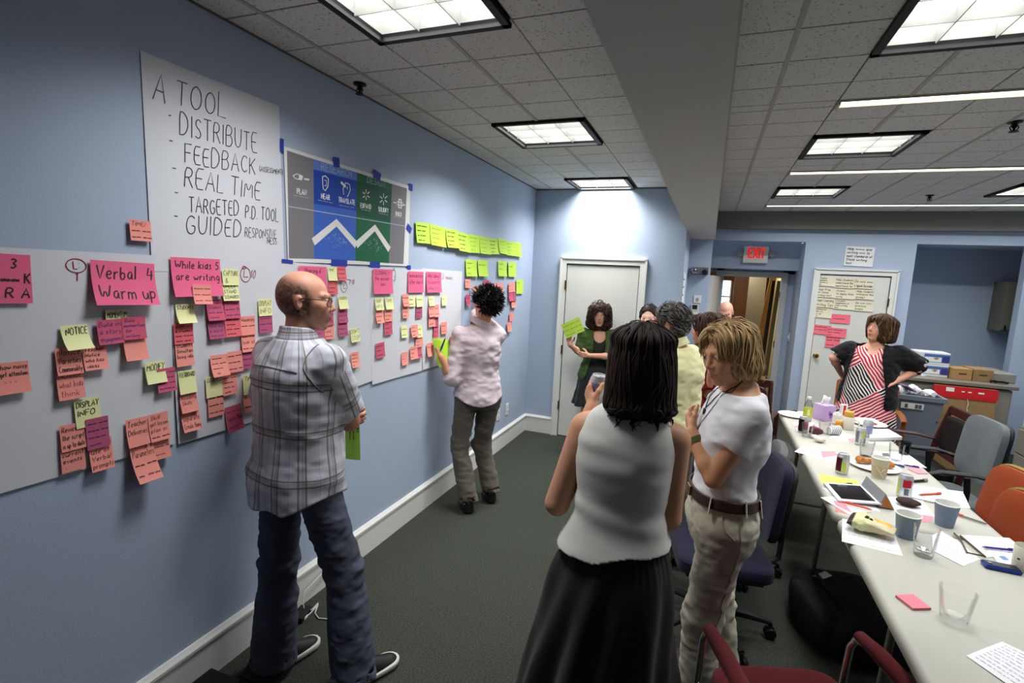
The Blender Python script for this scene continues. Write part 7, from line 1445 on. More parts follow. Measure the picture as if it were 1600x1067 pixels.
# lateral file, printer, wall cabinet
e = empty('file_cabinet', (5.13, 5.6, 0), 'low grey lateral file cabinet along the right wall', 'cabinet'); MB().box((0, 0, .28), (.48, 1.7, .54)).build('cabinet_body', CAB, e); MB().box((0, 0, .02), (.44, 1.66, .04)).build('toe_kick', DARK, e)
for z in (.16, .41):
    for y in (-.42, .42): o = MB().box((-.245, y, z), (.018, .82, .235), bev=.003).build('drawer', CAB, e); MB().tube([(-.265, y - .08, z + .06), (-.265, y + .08, z + .06)], .007).build('handle', STEEL, o)
o = MB().box((5.13, 6.22, .552 + .2), (.46, .42, .4), bev=.015).build('printer', mat('printer_white', (206, 210, 216), .4), origin=(5.13, 6.22, .552)); MB().box((0, 0, .405), (.4, .36, .02), bev=.006).build('lid', mat('printer_grey', (170, 174, 180), .4), o); MB().box((-.235, 0, .12), (.02, .3, .03)).build('paper_slot', DARK, o); tag(o, 'pale box-shaped printer on the low file cabinet at the right', 'printer')
e = empty('wall_cabinet', (5.4, 8.14, 1.4), 'olive-grey wall cabinet high in the right recess', 'cabinet'); CO = mat('olive_grey', (112, 112, 98), .6); MB().box((0, 0, .3), (.3, .3, .6)).build('cabinet_body', CO, e); o = MB().box((0, -.158, .3), (.285, .016, .57), bev=.003).build('cabinet_door', CO, e); MB().box((-.11, -.175, .04), (.012, .02, .06)).build('handle', DARK, o)
# floor odds and ends at the left
o = MB().box((.13, 1.37, .035), (.17, .13, .07), bev=.006).build('speaker_box', mat('black_box', (18, 18, 19), .5), origin=(.13, 1.37, 0)); MB().box((.087, 0, .035), (.004, .1, .05)).build('speaker_grille', DARK, o); tag(o, 'small black box on the carpet against the left baseboard', 'box')
a = atz(478, 962, .015); o = MB().box((0, 0, .016), (.06, .11, .03), bev=.006, rot=rotz(.3)).build('power_adapter', BLACKM, loc=(a[0] - .03, a[1], 0)); tag(o, 'black power adapter on the carpet behind the man in plaid', 'adapter')
cw = MB(); cw.tube([tuple(atz(*q, .008)) for q in ((476, 965), (485, 958), (494, 948), (497, 942))] + [tuple(atz(*q, z)) for q, z in (((488, 952), .012), ((476, 955), .02), ((473, 940), .05), ((475, 925), .09))] + [(.03, 2.22, .13), (.012 + .02, 2.3, .05), (.04, 2.4, .01)], .0032, 8)
cw.tube([tuple(atz(*q, .006)) for q in ((497, 944), (492, 958), (498, 966), (512, 967))], .0032, 8)
o = cw.build('white_cable', mat('white_cord', (206, 206, 202), .45), smooth=True, origin=tuple(atz(485, 958, 0))); k = atz(476, 964, .01); MB().box((0, 0, 0), (.022, .028, .014), bev=.003).build('cable_plug', PLATE, o, loc=tuple(np.array(k) - np.array(o.location))); tag(o, 'thin white cable looping over the carpet by the baseboard', 'cable')
cw = MB(); cw.tube([(.235, 1.37, .006), (.30, 1.42, .012), (.27, 1.50, .006), (.14, 1.50, .01), (.09, 1.62, .006), (.12, 1.76, .008), (.06, 1.9, .006)], .005, 8); tag(cw.build('black_cable', mat('black_cord', (16, 16, 17)), smooth=True, origin=(.27, 1.5, 0)), 'black cables snaking from the small black box', 'cable')
# ================================================================== ON THE TABLES
Z2 = lambda x, y: (1200 + .1375 * x, 610 + .1375 * y); Z3 = lambda x, y: (1230 + .1375 * x, 680 + .1375 * y); Z4 = lambda x, y: (1290 + .19375 * x, 720 + .19375 * y); Z5 = lambda x, y: (1360 + .194 * x, 860 + .194 * y)
T0 = TZ + .0003
def tp(zf, x, y, z=TZ): return atz(*zf(x, y), z)
def paper(zf, q, lab, layer=0, **k): return loose_paper([zf(*p) for p in q], T0 + .0012 * layer, lab, **k)
PN = mat('note_pink_pad', (238, 140, 150), .7); PY = mat('card_lime', (206, 228, 96), .7); BLUEI = mat('blue_writing', (110, 120, 190), .7)
paper(Z2, ((172, 232), (400, 240), (470, 275), (230, 262)), 'white sheet at the far end of the table behind the paper plate', 0, lines=2, seed=1)
paper(Z2, ((290, 372), (500, 350), (620, 455), (330, 455)), 'white sheet under the pink slips beside the green-label bottle', 0, lines=3, seed=2)
paper(Z2, ((296, 405), (430, 365), (470, 400), (340, 432)), 'pink slip behind the dark can at the far end', 1, m=PN)
paper(Z2, ((395, 632), (800, 705), (772, 826), (300, 695)), 'white sheet overhanging the table edge with a pink note on it', 0, lines=3, seed=3)
paper(Z2, ((600, 690), (760, 690), (798, 735), (620, 765)), 'pale pink note lying on the overhanging white sheet', 1, m=PN)
paper(Z2, ((480, 665), (545, 672), (540, 686), (478, 680)), 'small grey-green slip on the overhanging white sheet', 1, m=mat('slip_sage', (180, 186, 160), .7))
paper(Z2, ((800, 470), (1000, 525), (890, 588), (690, 540)), 'white napkin in front of the striped cup', 0)
paper(Z2, ((900, 545), (985, 538), (1000, 580), (930, 580)), 'pink slip left of the silver cans', 1, m=PN)
paper(Z2, ((960, 300), (1200, 318), (1310, 378), (1000, 360)), 'white sheet at the far right table corner', 0, lines=2, seed=4)
paper(Z2, ((1150, 470), (1360, 478), (1520, 572), (1150, 575)), 'thick white paper stack at the right edge of the far table', 0, thick=.022, bump_=.006)
paper(Z2, ((1150, 585), (1370, 600), (1370, 625), (1140, 600)), 'white sheet sticking out under the thick paper stack', 0)
paper(Z3, ((985, 185), (1340, 190), (1590, 372), (1140, 312)), 'white printed sheets under the water glass with grey pictures', 0, lines=4, seed=5)
paper(Z3, ((1075, 200), (1150, 205), (1180, 245), (1085, 235)), 'grey picture slip left of the water glass', 1, m=mat('slip_grey', (96, 96, 98), .7))
paper(Z3, ((1365, 388), (1500, 378), (1597, 442), (1480, 440)), 'pink note pad at the right table edge beyond the red-labelled can', 0, m=PN, thick=.004)
paper(Z3, ((360, 440), (802, 517), (828, 608), (390, 545)), 'lime green card between the tablet and the brown-label can', 0, m=PY)
paper(Z3, ((395, 597), (850, 640), (1060, 870), (640, 775)), 'white sheets beneath the tablet, corner at the table edge', 0)
paper(Z3, ((375, 705), (600, 690), (960, 870), (700, 900)), 'white sheet under the orange pen in front of the tablet', 1)
paper(Z3, ((520, 740), (640, 760), (740, 880), (560, 800)), 'pink note poking out in front of the tablet', 2, m=PN)
paper(Z4, ((75, 370), (150, 372), (205, 435), (80, 408)), 'pink slip at the table edge above the snack bag', 0, m=mat('note_salmon_pad', (240, 128, 124), .7))
paper(Z4, ((480, 290), (770, 300), (880, 448), (560, 410)), 'white napkin under the dark cookie', 0)
paper(Z4, ((690, 200), (1110, 258), (1062, 382), (690, 300)), 'white pages with blue handwriting right of the red-labelled can', 1, lines=7, ink=BLUEI, seed=6, thick=.006)
paper(Z4, ((1060, 250), (1112, 262), (1168, 382), (1060, 376)), 'white sheet peeking out under the handwritten pages', 0)
paper(Z4, ((690, 420), (870, 452), (850, 497), (760, 490)), 'pink slip between the two blue paper cups', 0, m=PN)
paper(Z4, ((135, 465), (540, 545), (625, 770), (130, 650)), 'white sheet under the snack bag', 0, lines=4, seed=7)
paper(Z4, ((920, 560), (1060, 640), (1245, 792), (1110, 850)), 'white printed sheet right of the water glass, lower one', 0, lines=8, seed=8)
paper(Z4, ((860, 600), (930, 565), (1110, 850), (862, 722)), 'white sheet behind the water glass', 1, lines=6, seed=18)
paper(Z4, ((1065, 595), (1480, 622), (1640, 740), (1290, 780)), 'white printed sheet under the purple pen', 1, lines=7, seed=9)
paper(Z4, ((1290, 690), (1600, 780), (1570, 842), (1390, 825)), 'white sheet with a blue diamond emblem beside the phone', 2, lines=1, seed=10)
paper(Z4, ((1395, 768), (1440, 766), (1482, 800), (1430, 796)), 'blue diamond shaped sticker on the white sheet beside the phone', 3, m=mat('emblem_blue', (96, 136, 200), .6))
nb = MB(); nb.tube([tuple(tp(Z4, *q) + A3(0, 0, .006)) for q in ((1035, 592), (1090, 650), (1140, 750), (1285, 782), (1085, 612))], .0035, 6); tag(nb.build('notebook_edge', mat('brown_cover', (96, 78, 62), .5), smooth=True, origin=tuple(tp(Z4, 1140, 700))), 'thin brown elastic loop of a notebook lying among the sheets', 'notebook')
paper(Z5, ((770, 850), (1180, 1140), (1560, 980), (1060, 735)), 'white printed sheet at the lower right corner of the picture', 0, lines=9, seed=11, bump_=.004)
paper(Z5, ((200, 375), (340, 368), (488, 480), (340, 484)), 'pink sticky note pad alone on the near table', 0, m=mat('note_pink_deep', (226, 128, 140), .7), thick=.008)
# vessels ---------------------------------------------------------------------
def glassm(n, tint=(254, 254, 254), rough=.02, k=1.0):
    m = mat(n, tint, rough); nt = m.node_tree; N = nt.nodes.new; t = N('ShaderNodeBsdfTransparent'); t.inputs[0].default_value = srgb(tint); g = N('ShaderNodeBsdfGlossy'); g.inputs['Roughness'].default_value = rough
    f = N('ShaderNodeFresnel'); f.inputs['IOR'].default_value = 1.08 + .12 * k; q = N('ShaderNodeMath'); q.operation = 'MULTIPLY'; q.inputs[1].default_value = .5; nt.links.new(f.outputs[0], q.inputs[0]); x = N('ShaderNodeMixShader'); nt.links.new(q.outputs[0], x.inputs[0]); nt.links.new(t.outputs[0], x.inputs[1]); nt.links.new(g.outputs[0], x.inputs[2]); nt.links.new(x.outputs[0], nt.nodes['Material Output'].inputs[0]); return m
GL = glassm('clear_glass'); WATER = glassm('water', (250, 252, 253), .02); PLC = glassm('clear_plastic', (244, 245, 245), .15, 1.6)
def tumbler(p, lab, rt=.041, rb=.031, h=.115, base=.018, fill=.0, m=None, group=None, name='drinking_glass'):
    o = MB().lathe([(0, 0), (rb * .9, 0), (rb, .004), (rb + (rt - rb) * .5, h * .5), (rt, h), (rt - .0012, h + .001), (rt - .0026, h), (rb + (rt - rb) * .5 - .0028, h * .5), (rb - .003, base + .004), (rb * .8, base), (0, base)], n=36).build(name, m or GL, loc=tuple(p), smooth=True)
    if fill:
        rf = rb + (rt - rb) * fill - .0032; MB().lathe([(0, base + .001), (rb - .0045, base + .005), (rf, h * fill), (0, h * fill)], n=32).build('water', WATER, o, smooth=True)
    return tag(o, lab, 'glass', group)
tumbler(tp(Z4, 785, 765), 'glass of water in front of the blue paper cups', .044, .033, .125, .02, .66)
tumbler(tp(Z5, 668, 565), 'nearly empty clear glass alone on the near table', .050, .037, .108, .02)
tumbler(tp(Z3, 1222, 310), 'half full glass on the printed sheets at the right table edge', .041, .033, .12, .012, .62)
tumbler(tp(Z2, 1110, 745), 'clear plastic cup behind the plate of pastries', .043, .034, .1, .003, m=PLC)
tumbler(tp(Z2, 440, 530), 'clear plastic cup in front of the dark can', .04, .031, .1, .003, m=PLC)
tumbler(tp(Z2, 630, 490), 'clear plastic cup beside the tissue box front', .04, .031, .085, .003, m=PLC)
tumbler(tp(Z3, 1325, 215), 'small dark-rimmed glass behind the half full glass', .034, .028, .085, .004, m=glassm('smoky_plastic', (190, 192, 196), .1))
def paper_cup(p, lab, m, rt=.045, rb=.032, h=.105, rim=None, group=None):
    o = MB().lathe([(0, .004), (rb - .002, .004), (rb - .002, 0), (rb, 0), (rt, h), (rt + .002, h + .002), (rt + .0025, h + .004), (rt - .001, h + .005), (rt - .002, h), (rb - .0018, .006), (0, .006)], n=36).build('paper_cup', [m, rim or WHITE], loc=tuple(p), smooth=True)
    for i, pl_ in enumerate(o.data.polygons):
        if i // 36 in (4, 5, 6, 7, 8, 9): pl_.material_index = 1
    return tag(o, lab, 'paper cup', group)
CUPB = mat('cup_blue_grey', (122, 140, 160), .6, var=.04, vscale=60)
paper_cup(tp(Z4, 643, 612), 'blue-grey paper cup beside the snack bag', CUPB, .046, .036, .102); paper_cup(tp(Z4, 955, 520), 'blue-grey paper cup right of the dark cookie', CUPB, .047, .034, .105)
c = paper_cup(tp(Z3, 1035, 480), 'pale cup with a tea-coloured band in front of the pastry plate', mat('cup_cream', (206, 198, 172), .5), .044, .034, .115)
m = MB(); m.lathe([(.0352, .01), (.0415, .075)], n=36); m.build('cup_band', mat('cup_band_tea', (190, 176, 140), .6), c, smooth=True)
m = MB(); pts = [(a, z) for a, z in ((-2.2, .07), (-1.7, .04), (-1.2, .07))]; m.tube([((.0352 + .0075 * z / .075 + .0012) * math.cos(a), (.0352 + .0075 * z / .075 + .0012) * math.sin(a), z) for a, z in pts], .002, 5); m.tube([((.0352 + .0075 * z / .075 + .0012) * math.cos(a), (.0352 + .0075 * z / .075 + .0012) * math.sin(a), z) for a, z in ((-1.7, .04), (-1.45, .02), (-1.2, .015))], .002, 5); m.build('printed_line', mat('line_beige', (230, 220, 196), .6), c, smooth=True)
ALU = mat('aluminium', (212, 213, 215), .34, metal=.65)
def can(p, lab, bands, rz=0, loc=None, group=None):
    o = empty('drink_can', tuple(p), lab, 'can', group, rz); R = .033
    MB().lathe([(0, .006), (.022, .004), (.025, 0), (.028, .004), (R, .014), (R, .104), (.031, .110), (.0275, .117), (.027, .121), (.0255, .121), (.025, .1165), (0, .1165)], n=36).build('can_body', ALU, o, smooth=True)
    for a0, a1, z0, z1, m in bands:
        k = max(2, int((a1 - a0) / 12)); V = []; 
        for i in range(k + 1):
            a = math.radians(a0 + (a1 - a0) * i / k); V += [((R + .0004) * math.cos(a), (R + .0004) * math.sin(a), z0), ((R + .0004) * math.cos(a), (R + .0004) * math.sin(a), z1)]
        MB().add(V, [(2 * i, 2 * i + 2, 2 * i + 3, 2 * i + 1) for i in range(k)]).build('can_print', m, o, smooth=True)
    m = MB(); m.lathe([(0, .1185), (.008, .1185), (.008, .1175), (0, .1175)], (.006, 0, 0), 12); m.build('pull_tab', ALU, o)
    return o
cm = {k: mat('can_' + k, v, .35, metal=.3) for k, v in dict(red=(190, 40, 52), maroon=(86, 30, 36), dark=(44, 40, 42), blue=(140, 143, 184), lime=(190, 200, 90), white=(206, 206, 206), grey=(120, 126, 134), pink=(196, 120, 120)).items()}
can(tp(Z4, 628, 290), 'silver can with a red square label beside the cookie', [(-125, -60, .06, .1, cm['red']), (-110, -75, .02, .055, cm['grey']), (-180, -150, .02, .1, cm['lime'])])
can(tp(Z3, 615, 435), 'silver can with maroon and lime label by the lime card', [(-175, -110, .02, .1, cm['maroon']), (-105, -70, .02, .075, cm['lime'])])
can(tp(Z2, 1040, 615), 'silver can with a yellow and blue label, nearer of a pair', [(-90, -50, .05, .1, cm['lime']), (-70, -35, .02, .08, cm['blue']), (-160, -120, .02, .1, cm['grey'])])
can(tp(Z2, 1120, 520), 'silver and violet can, farther of a pair', [(-120, -30, .02, .085, cm['blue'])])
can(tp(Z2, 393, 475), 'dark can with a pinkish label near the green-label bottle', [(-230, -95, .012, .104, cm['dark']), (-95, -40, .03, .09, cm['pink'])])
# bottle, tissue box, mug, jar, bits
o = MB().lathe([(0, 0), (.03, 0), (.033, .006), (.033, .12), (.03, .14), (.015, .175), (.013, .185), (.013, .19), (.0115, .19), (.013, .175), (.028, .138), (.031, .12), (.031, .008), (0, .004)], n=30).build('bottle', PLC, loc=tuple(tp(Z2, 440, 350)), smooth=True); tag(o, 'clear bottle with a yellow-green label at the far end of the table', 'bottle')
MB().lathe([(.0336, .04), (.0336, .115)], n=30).build('bottle_label', mat('label_lime', (176, 186, 60), .5), o, smooth=True); MB().lathe([(.0148, .183), (.0148, .202), (0, .204)], n=18).build('bottle_cap', WHITE, o, smooth=True); MB().box((.0, -.0342, .08), (.02, .001, .05)).build('label_print', mat('label_pale', (214, 214, 150), .5), o)
e = empty('tissue_box', tuple(tp(Z2, 628, 330)), 'lilac tissue box with a flower print and a white tissue', 'tissue box', rz=.62); LIL = mat('lilac_card', (190, 158, 204), .6, var=.1, vscale=40); MB().box((0, 0, .065), (.115, .115, .13), bev=.004).build('box_body', LIL, e)
m = MB(); rr = random.Random(2)
for k in range(16): a = rr.uniform(0, 6.28); q = rr.uniform(0, .028); m.lathe([(0, 0), (.012, 0)], (0, 0, 0)) if False else m.box((.012 + q * math.cos(a), -.0582, .06 + q * math.sin(a)), (.016, .001, .012), rot=rot3('Y', a))
m.build('flower_print', mat('flower_violet', (128, 84, 156), .6), e); m = MB(); m.lathe([(.035, .1305), (.03, .131), (0, .131)], n=24, sy=.5); m.build('box_slot', mat('slot_white', (220, 218, 224), .5), e)
rr = np.random.default_rng(2); V, F = polygonise(lambda P: np.maximum(np.abs(P[:, 1] + .012 * np.sin(P[:, 0] * 90) + .008 * np.sin(P[:, 2] * 60)) - .004, np.hypot(P[:, 0] / .04, (P[:, 2] - .0) / .05) * .04 - .04 + .006 * np.sin(P[:, 0] * 160)), (-.06, -.04, -.06), (.06, .04, .07), .004); me = fast_mesh('tissue', V + A3(0, 0, .148), F); link('tissue', me, e, mat('tissue_white', (232, 232, 234), .8))
e = empty('mug', tuple(tp(Z2, 900, 440)), 'white mug holding a yellow sponge-like cup, centre of the far table', 'mug'); MB().lathe([(0, .004), (.034, .004), (.036, 0), (.04, .008), (.042, .1), (.0405, .102), (.039, .1), (.037, .012), (0, .01)], n=32).build('mug_body', mat('mug_ivory', (212, 208, 192), .3), e, smooth=True)
MB().tube([(.04, -.012, .08), (.062, -.02, .078), (.07, -.024, .055), (.06, -.02, .03), (.039, -.012, .025)], .006, 8).build('handle', mat('mug_ivory', (212, 208, 192)), e, smooth=True)
p_ = tp(Z2, 900, 440); o = MB().lathe([(0, 0), (.03, 0), (.033, .04), (.033, .055), (.026, .058), (0, .058)], n=24).build('yellow_tub', mat('mustard_tub', (206, 160, 60), .5), loc=(p_[0], p_[1], TZ + .085), smooth=True); tag(o, 'mustard yellow tub standing in the white mug', 'tub')
o = MB().box((0, 0, .06), (.05, .03, .12), bev=.004).build('small_carton', WHITE, loc=tuple(tp(Z2, 845, 315))); MB().box((.0, -.0155, .07), (.02, .002, .085)).build('carton_band', cm['red'], o); o.rotation_euler = (0, 0, .3); tag(o, 'small white carton with a red band behind the white mug', 'carton')
o = MB().lathe([(0, 0), (.02, 0), (.022, .004), (.022, .045), (.018, .05), (0, .05)], n=24).build('amber_jar', mat('amber_jar', (196, 128, 34), .3), loc=tuple(tp(Z2, 795, 432)), smooth=True); MB().lathe([(.02, .048), (.02, .062), (0, .063)], n=24).build('jar_lid', mat('amber_lid', (216, 164, 70), .4), o, smooth=True); tag(o, 'small amber jar left of the white mug', 'jar')
o = MB().box((0, 0, .045), (.055, .045, .09), bev=.012).build('white_canister', mat('canister_white', (214, 212, 204), .4), loc=tuple(tp(Z2, 770, 385))); MB().lathe([(.02, .088), (.02, .096), (0, .097)], n=20).build('canister_lid', mat('canister_white', (214, 212, 204)), o); tag(o, 'white canister behind the amber jar', 'canister')
def plate(p, r, lab): return tag(MB().lathe([(0, .003), (r * .7, .003), (r * .75, .005), (r * .97, .016), (r, .0165), (r, .015), (r * .76, .002), (r * .7, 0), (0, 0)], n=44).build('paper_plate', mat('plate_white', (226, 224, 218), .5), loc=tuple(p), smooth=True), lab, 'plate')
plate(tp(Z2, 285, 290), .115, 'white paper plate at the far left corner of the table'); pp = tp(Z3, 985, 365); plate(pp, .135, 'white plate with pastries behind the pale cup'); pq = tp(Z2, 1150, 390); plate(pq, .12, 'white plate with scraps at the right edge of the far table')
PAS = mat('pastry', (170, 106, 48), .7, var=.35, vscale=60, bump=.5, bscale=120)
for k, (zx, zy, s, lab) in enumerate(((840, 325, .034, 'left brown pastry on the white plate'), (925, 330, .026, 'middle brown pastry on the white plate'), (1145, 380, .03, 'right brown pastry on the white plate'))):
    q = tp(Z3, zx, zy); crumple('pastry', (q[0], q[1], TZ + .006), (s, s * .7, s * .55), 20 + k, PAS, lab, 'pastry')
for k, (zx, zy, lab) in enumerate(((1190, 390, 'red-brown scrap on the right-hand plate, nearer one'), (1215, 400, 'red-brown scrap on the right-hand plate, farther one'))):
    q = tp(Z2, zx, zy); crumple('food_scrap', (q[0], q[1], TZ + .006), (.014, .01, .007), 30 + k, mat('scrap_red', (150, 70, 60), .7), lab, 'food scrap')
q = tp(Z4, 668, 362); crumple('cookie', (q[0], q[1], TZ + .003), (.052, .04, .016), 41, mat('cookie_brown', (58, 38, 32), .8, var=.3, vscale=80), 'dark brown cookie on a white napkin', 'cookie', amp=.6)
for k, (zx, zy, s, lab) in enumerate(((510, 545, .022, 'small crumpled white napkin beside the candy wrapper'), (580, 590, .034, 'larger crumpled white napkin in front of the candy wrapper'))):
    q = tp(Z2, zx, zy); crumple('crumpled_napkin', (q[0], q[1], TZ), (s, s * .8, s * .6), 50 + k, mat('napkin_cream', (222, 216, 202), .8), lab, 'napkin')
q = tp(Z2, 525, 515); crumple('candy_wrapper', (q[0], q[1], TZ), (.045, .022, .03), 61, mat('wrapper_brown', (92, 48, 48), .3), 'crumpled brown candy wrapper on the far table', 'wrapper'); q = tp(Z2, 515, 478); crumple('candy_wrapper', (q[0], q[1], TZ + .02), (.03, .018, .014), 62, mat('wrapper_pink', (226, 90, 130), .4), 'bright pink wrapper lying behind the brown one', 'wrapper')
q = tp(Z2, 740, 505); R = rotz(.5) @ rot3('Y', math.pi / 2); o = MB().lathe([(0, -.04), (.026, -.04), (.036, .04), (.034, .04), (.025, -.037), (0, -.037)], n=28, rot=R).build('striped_cup', WHITE, loc=(q[0], q[1], TZ + .0365), smooth=True); tag(o, 'white cup with grey stripes lying on its side', 'cup')
m = MB()
for k in range(5): z = -.03 + .014 * k; rr_ = .026 + .01 * (z + .04) / .08 + .0006; m.lathe([(rr_, z), (rr_ + .0006, z + .006)], n=28, rot=R)
m.build('stripe', mat('stripe_grey', (96, 96, 110), .5), o, smooth=True)
# tablet with folded cover
a, b, c, d = [tp(Z3, *k) for k in ((480, 577), (812, 622), (985, 812), (625, 762))]; u = unit((c - d) + (b - a)); ctr = (a + b + c + d) / 4; ang = math.atan2(u[1], u[0]); e = empty('tablet', (ctr[0], ctr[1], TZ + .004), 'white framed tablet propped on its folded grey cover', 'tablet', rz=ang)
Rt = rot3('Y', -.07); MB().box((0, 0, .012), (.19, .245, .009), bev=.003, rot=Rt).build('tablet_body', mat('tablet_white', (224, 224, 226), .3), e); MB().box((-.001, 0, .0172), (.15, .2, .001), rot=Rt).build('screen', mat('tablet_screen', (26, 20, 20), .08, spec=.6), e); MB().lathe([(.004, 0), (0, .0006)], (0, -.111, .0166), 12).build('home_button', mat('tablet_grey', (180, 180, 182), .3), e)
m = MB(); m.poly([(.085, -.12, .004), (.085, -.12, .02), (.105, -.12, .075), (.15, -.12, .0)], (0, .24, 0)); m.build('folded_cover', mat('cover_grey', (140, 142, 146), .6), e); m = MB(); m.poly([(.092, -.1205, .006), (.106, -.1205, .066), (.143, -.1205, .003)], (0, .001, 0)); m.build('cover_lining', mat('cover_orange', (176, 110, 50), .6), e)
# pens
def pen(zf, p0, p1, lab, body, tip=None, cap_=None, r=.0048, z=.008, cat='pen', name='pen', z1=None):
    a, b = tp(zf, *p0), tp(zf, *p1); L = np.linalg.norm(b - a); e = empty(name, ((a[0] + b[0]) / 2, (a[1] + b[1]) / 2, TZ + z), lab, cat, rz=math.atan2(b[1] - a[1], b[0] - a[0]))
    MB().tube([(-L / 2 + .012, 0, 0), (L / 2 - .03, 0, 0)], r, 12).build('barrel', body, e, smooth=True); MB().tube([(-L / 2, 0, 0), (-L / 2 + .006, 0, 0), (-L / 2 + .014, 0, 0)], [.0012, .003, r * .95], 10).build('tip', tip or body, e, smooth=True)
    MB().tube([(L / 2 - .031, 0, 0), (L / 2 - .004, 0, 0), (L / 2, 0, 0)], [r * 1.12, r * 1.1, r * .7], 12).box((L / 2 - .018, 0, r * 1.35), (.03, .003, .0016)).build('pen_cap', cap_ or body, e, smooth=True); return e
OR_ = mat('pen_orange', (214, 84, 44), .35); GR_ = mat('pen_grey', (136, 134, 126), .35); PU = mat('pen_purple', (62, 44, 140), .3); BL = mat('pen_blue', (44, 52, 130), .3); BK = mat('pen_black', (20, 20, 22), .3)
pen(Z3, (960, 872), (650, 790), 'orange pen in front of the tablet', OR_, z=.012); pen(Z4, (745, 292), (930, 282), 'orange pen with a blue end on the handwritten pages', OR_, mat('pen_lightblue', (120, 160, 210), .3), z=.0135); pen(Z4, (1310, 525), (1040, 437), 'orange and grey pen at the right table edge', GR_, cap_=OR_); pen(Z4, (1255, 712), (1535, 742), 'purple pen on the printed sheet near the phone', PU, GR_, z=.011)
pen(Z3, (500, 566), (740, 572), 'black pen on the lime green card', BK, GR_, z=.008); pen(Z3, (1145, 325), (1330, 378), 'blue pen lying below the half full glass', BL, z=.009); pen(Z3, (1320, 350), (1500, 382), 'violet-blue pen touching the pink pad', PU, z=.009); pen(Z3, (1410, 540), (1590, 528), 'grey marker with a black cap beyond the red-labelled can', BK, cap_=GR_, r=.0075, cat='marker', name='marker', z=.009); pen(Z2, (225, 240), (330, 252), 'dark marker on the far white sheet', BK, GR_, r=.007, z=.009, cat='marker', name='marker'); pen(Z4, (1100, 0), (1100, 0), '', BK) if False else None
# snack bag, phone, mug at the edge
a, b = tp(Z4, 175, 520), tp(Z4, 590, 650); e = empty('snack_bag', tuple((a + b) / 2 + A3(0, 0, .003)), 'crumpled cream snack bag with a dark end on a white sheet', 'bag', rz=math.atan2((b - a)[1], (b - a)[0])); Ls = float(np.linalg.norm(b - a))
def bagfn(P):
    t = (P[:, 0] + Ls / 2) / Ls; th = .038 * np.clip(np.minimum((t + .04) * 3.2, (1.03 - t) * 1.5), 0, 1) ** .8; w = .078 * (1 - .5 * t); d = np.maximum(np.sqrt((P[:, 1] / w) ** 2 + ((P[:, 2] - .04) / np.maximum(th, .004)) ** 2) * .03 - .03, np.abs(P[:, 0]) - Ls / 2); return d + .006 * vnoise(P * A3(22, 34, 34), 3) + .004 * np.abs(vnoise(P * A3(50, 50, 50), 5))
V, F = polygonise(bagfn, (-Ls / 2 - .03, -.1, -.03), (Ls / 2 + .03, .1, .1), .005); V[:, 2] -= V[:, 2].min(); me = fast_mesh('bag_body', V, F); t = (V[:, 0] + Ls / 2) / Ls; n = vnoise(V * 30, 2)
C = np.where((t < .13)[:, None], lin((44, 32, 28)), np.where(((np.abs(V[:, 1] - .01 - .02 * n) < .022) & (t > .5) & (t < .85))[:, None], lin((222, 176, 60)), np.where((t < .45)[:, None], lin((206, 206, 150)), lin((206, 196, 156))))); C = C * (1 + .12 * n[:, None]); setcol(me, C); link('bag_body', me, e, attr_mat('foil_print', .35, .5))
m = MB(); st_, w_ = text_strokes('Ba', .02, .1, .02); 
for l in st_: m.tube([(-.03 + q[0], -.03 + q[1] * .9, .0) for q in l], .0028, 5)
lt = m.build('bag_lettering', mat('lettering_dark', (40, 34, 30), .5), e, smooth=True); 
for v in lt.data.vertices:
    k = np.argmin(np.hypot(V[:, 0] - v.co.x, V[:, 1] - v.co.y) - .5 * V[:, 2]); v.co.z += float(V[k, 2]) + .0008
a, b = tp(Z4, 1290, 850), tp(Z4, 1535, 900); e = empty('mobile_phone', tuple((a + b) / 2), 'blue and black mobile phone beside the printed sheets', 'phone', rz=math.atan2((b - a)[1], (b - a)[0])); MB().box((0, 0, .009), (.115, .052, .017), bev=.007).build('phone_body', mat('phone_blue', (34, 66, 150), .25, metal=.3), e); MB().box((0, 0, .0175), (.105, .042, .003), bev=.0014).build('phone_screen', mat('phone_black', (20, 22, 28), .15), e); MB().lathe([(.009, 0), (.009, .002), (.006, .0025), (0, .002)], (-.036, .0, .019), 18).build('phone_button', mat('phone_chrome', (120, 130, 150), .2, metal=.8), e, smooth=True)
e = empty('mug', tuple(tp(Z4, 1606, 880)), 'white mug with a tiny print, cut by the right picture edge', 'mug'); MB().lathe([(0, .004), (.036, .004), (.038, 0), (.041, .008), (.042, .095), (.0405, .097), (.039, .095), (.037, .012), (0, .01)], n=32).build('mug_body', mat('mug_ivory', (212, 208, 192)), e, smooth=True); MB().tube([(.04, .012, .075), (.062, .02, .072), (.07, .024, .05), (.06, .02, .028), (.039, .012, .023)], .006, 8).build('handle', mat('mug_ivory', (212, 208, 192)), e, smooth=True); MB().box((-.036, -.0225, .05), (.008, .001, .006), rot=rotz(-1.0)).build('mug_print', BLACKM, e)
# ================================================================== HELD THINGS
def W(p, v): return np.array(v) + p.o
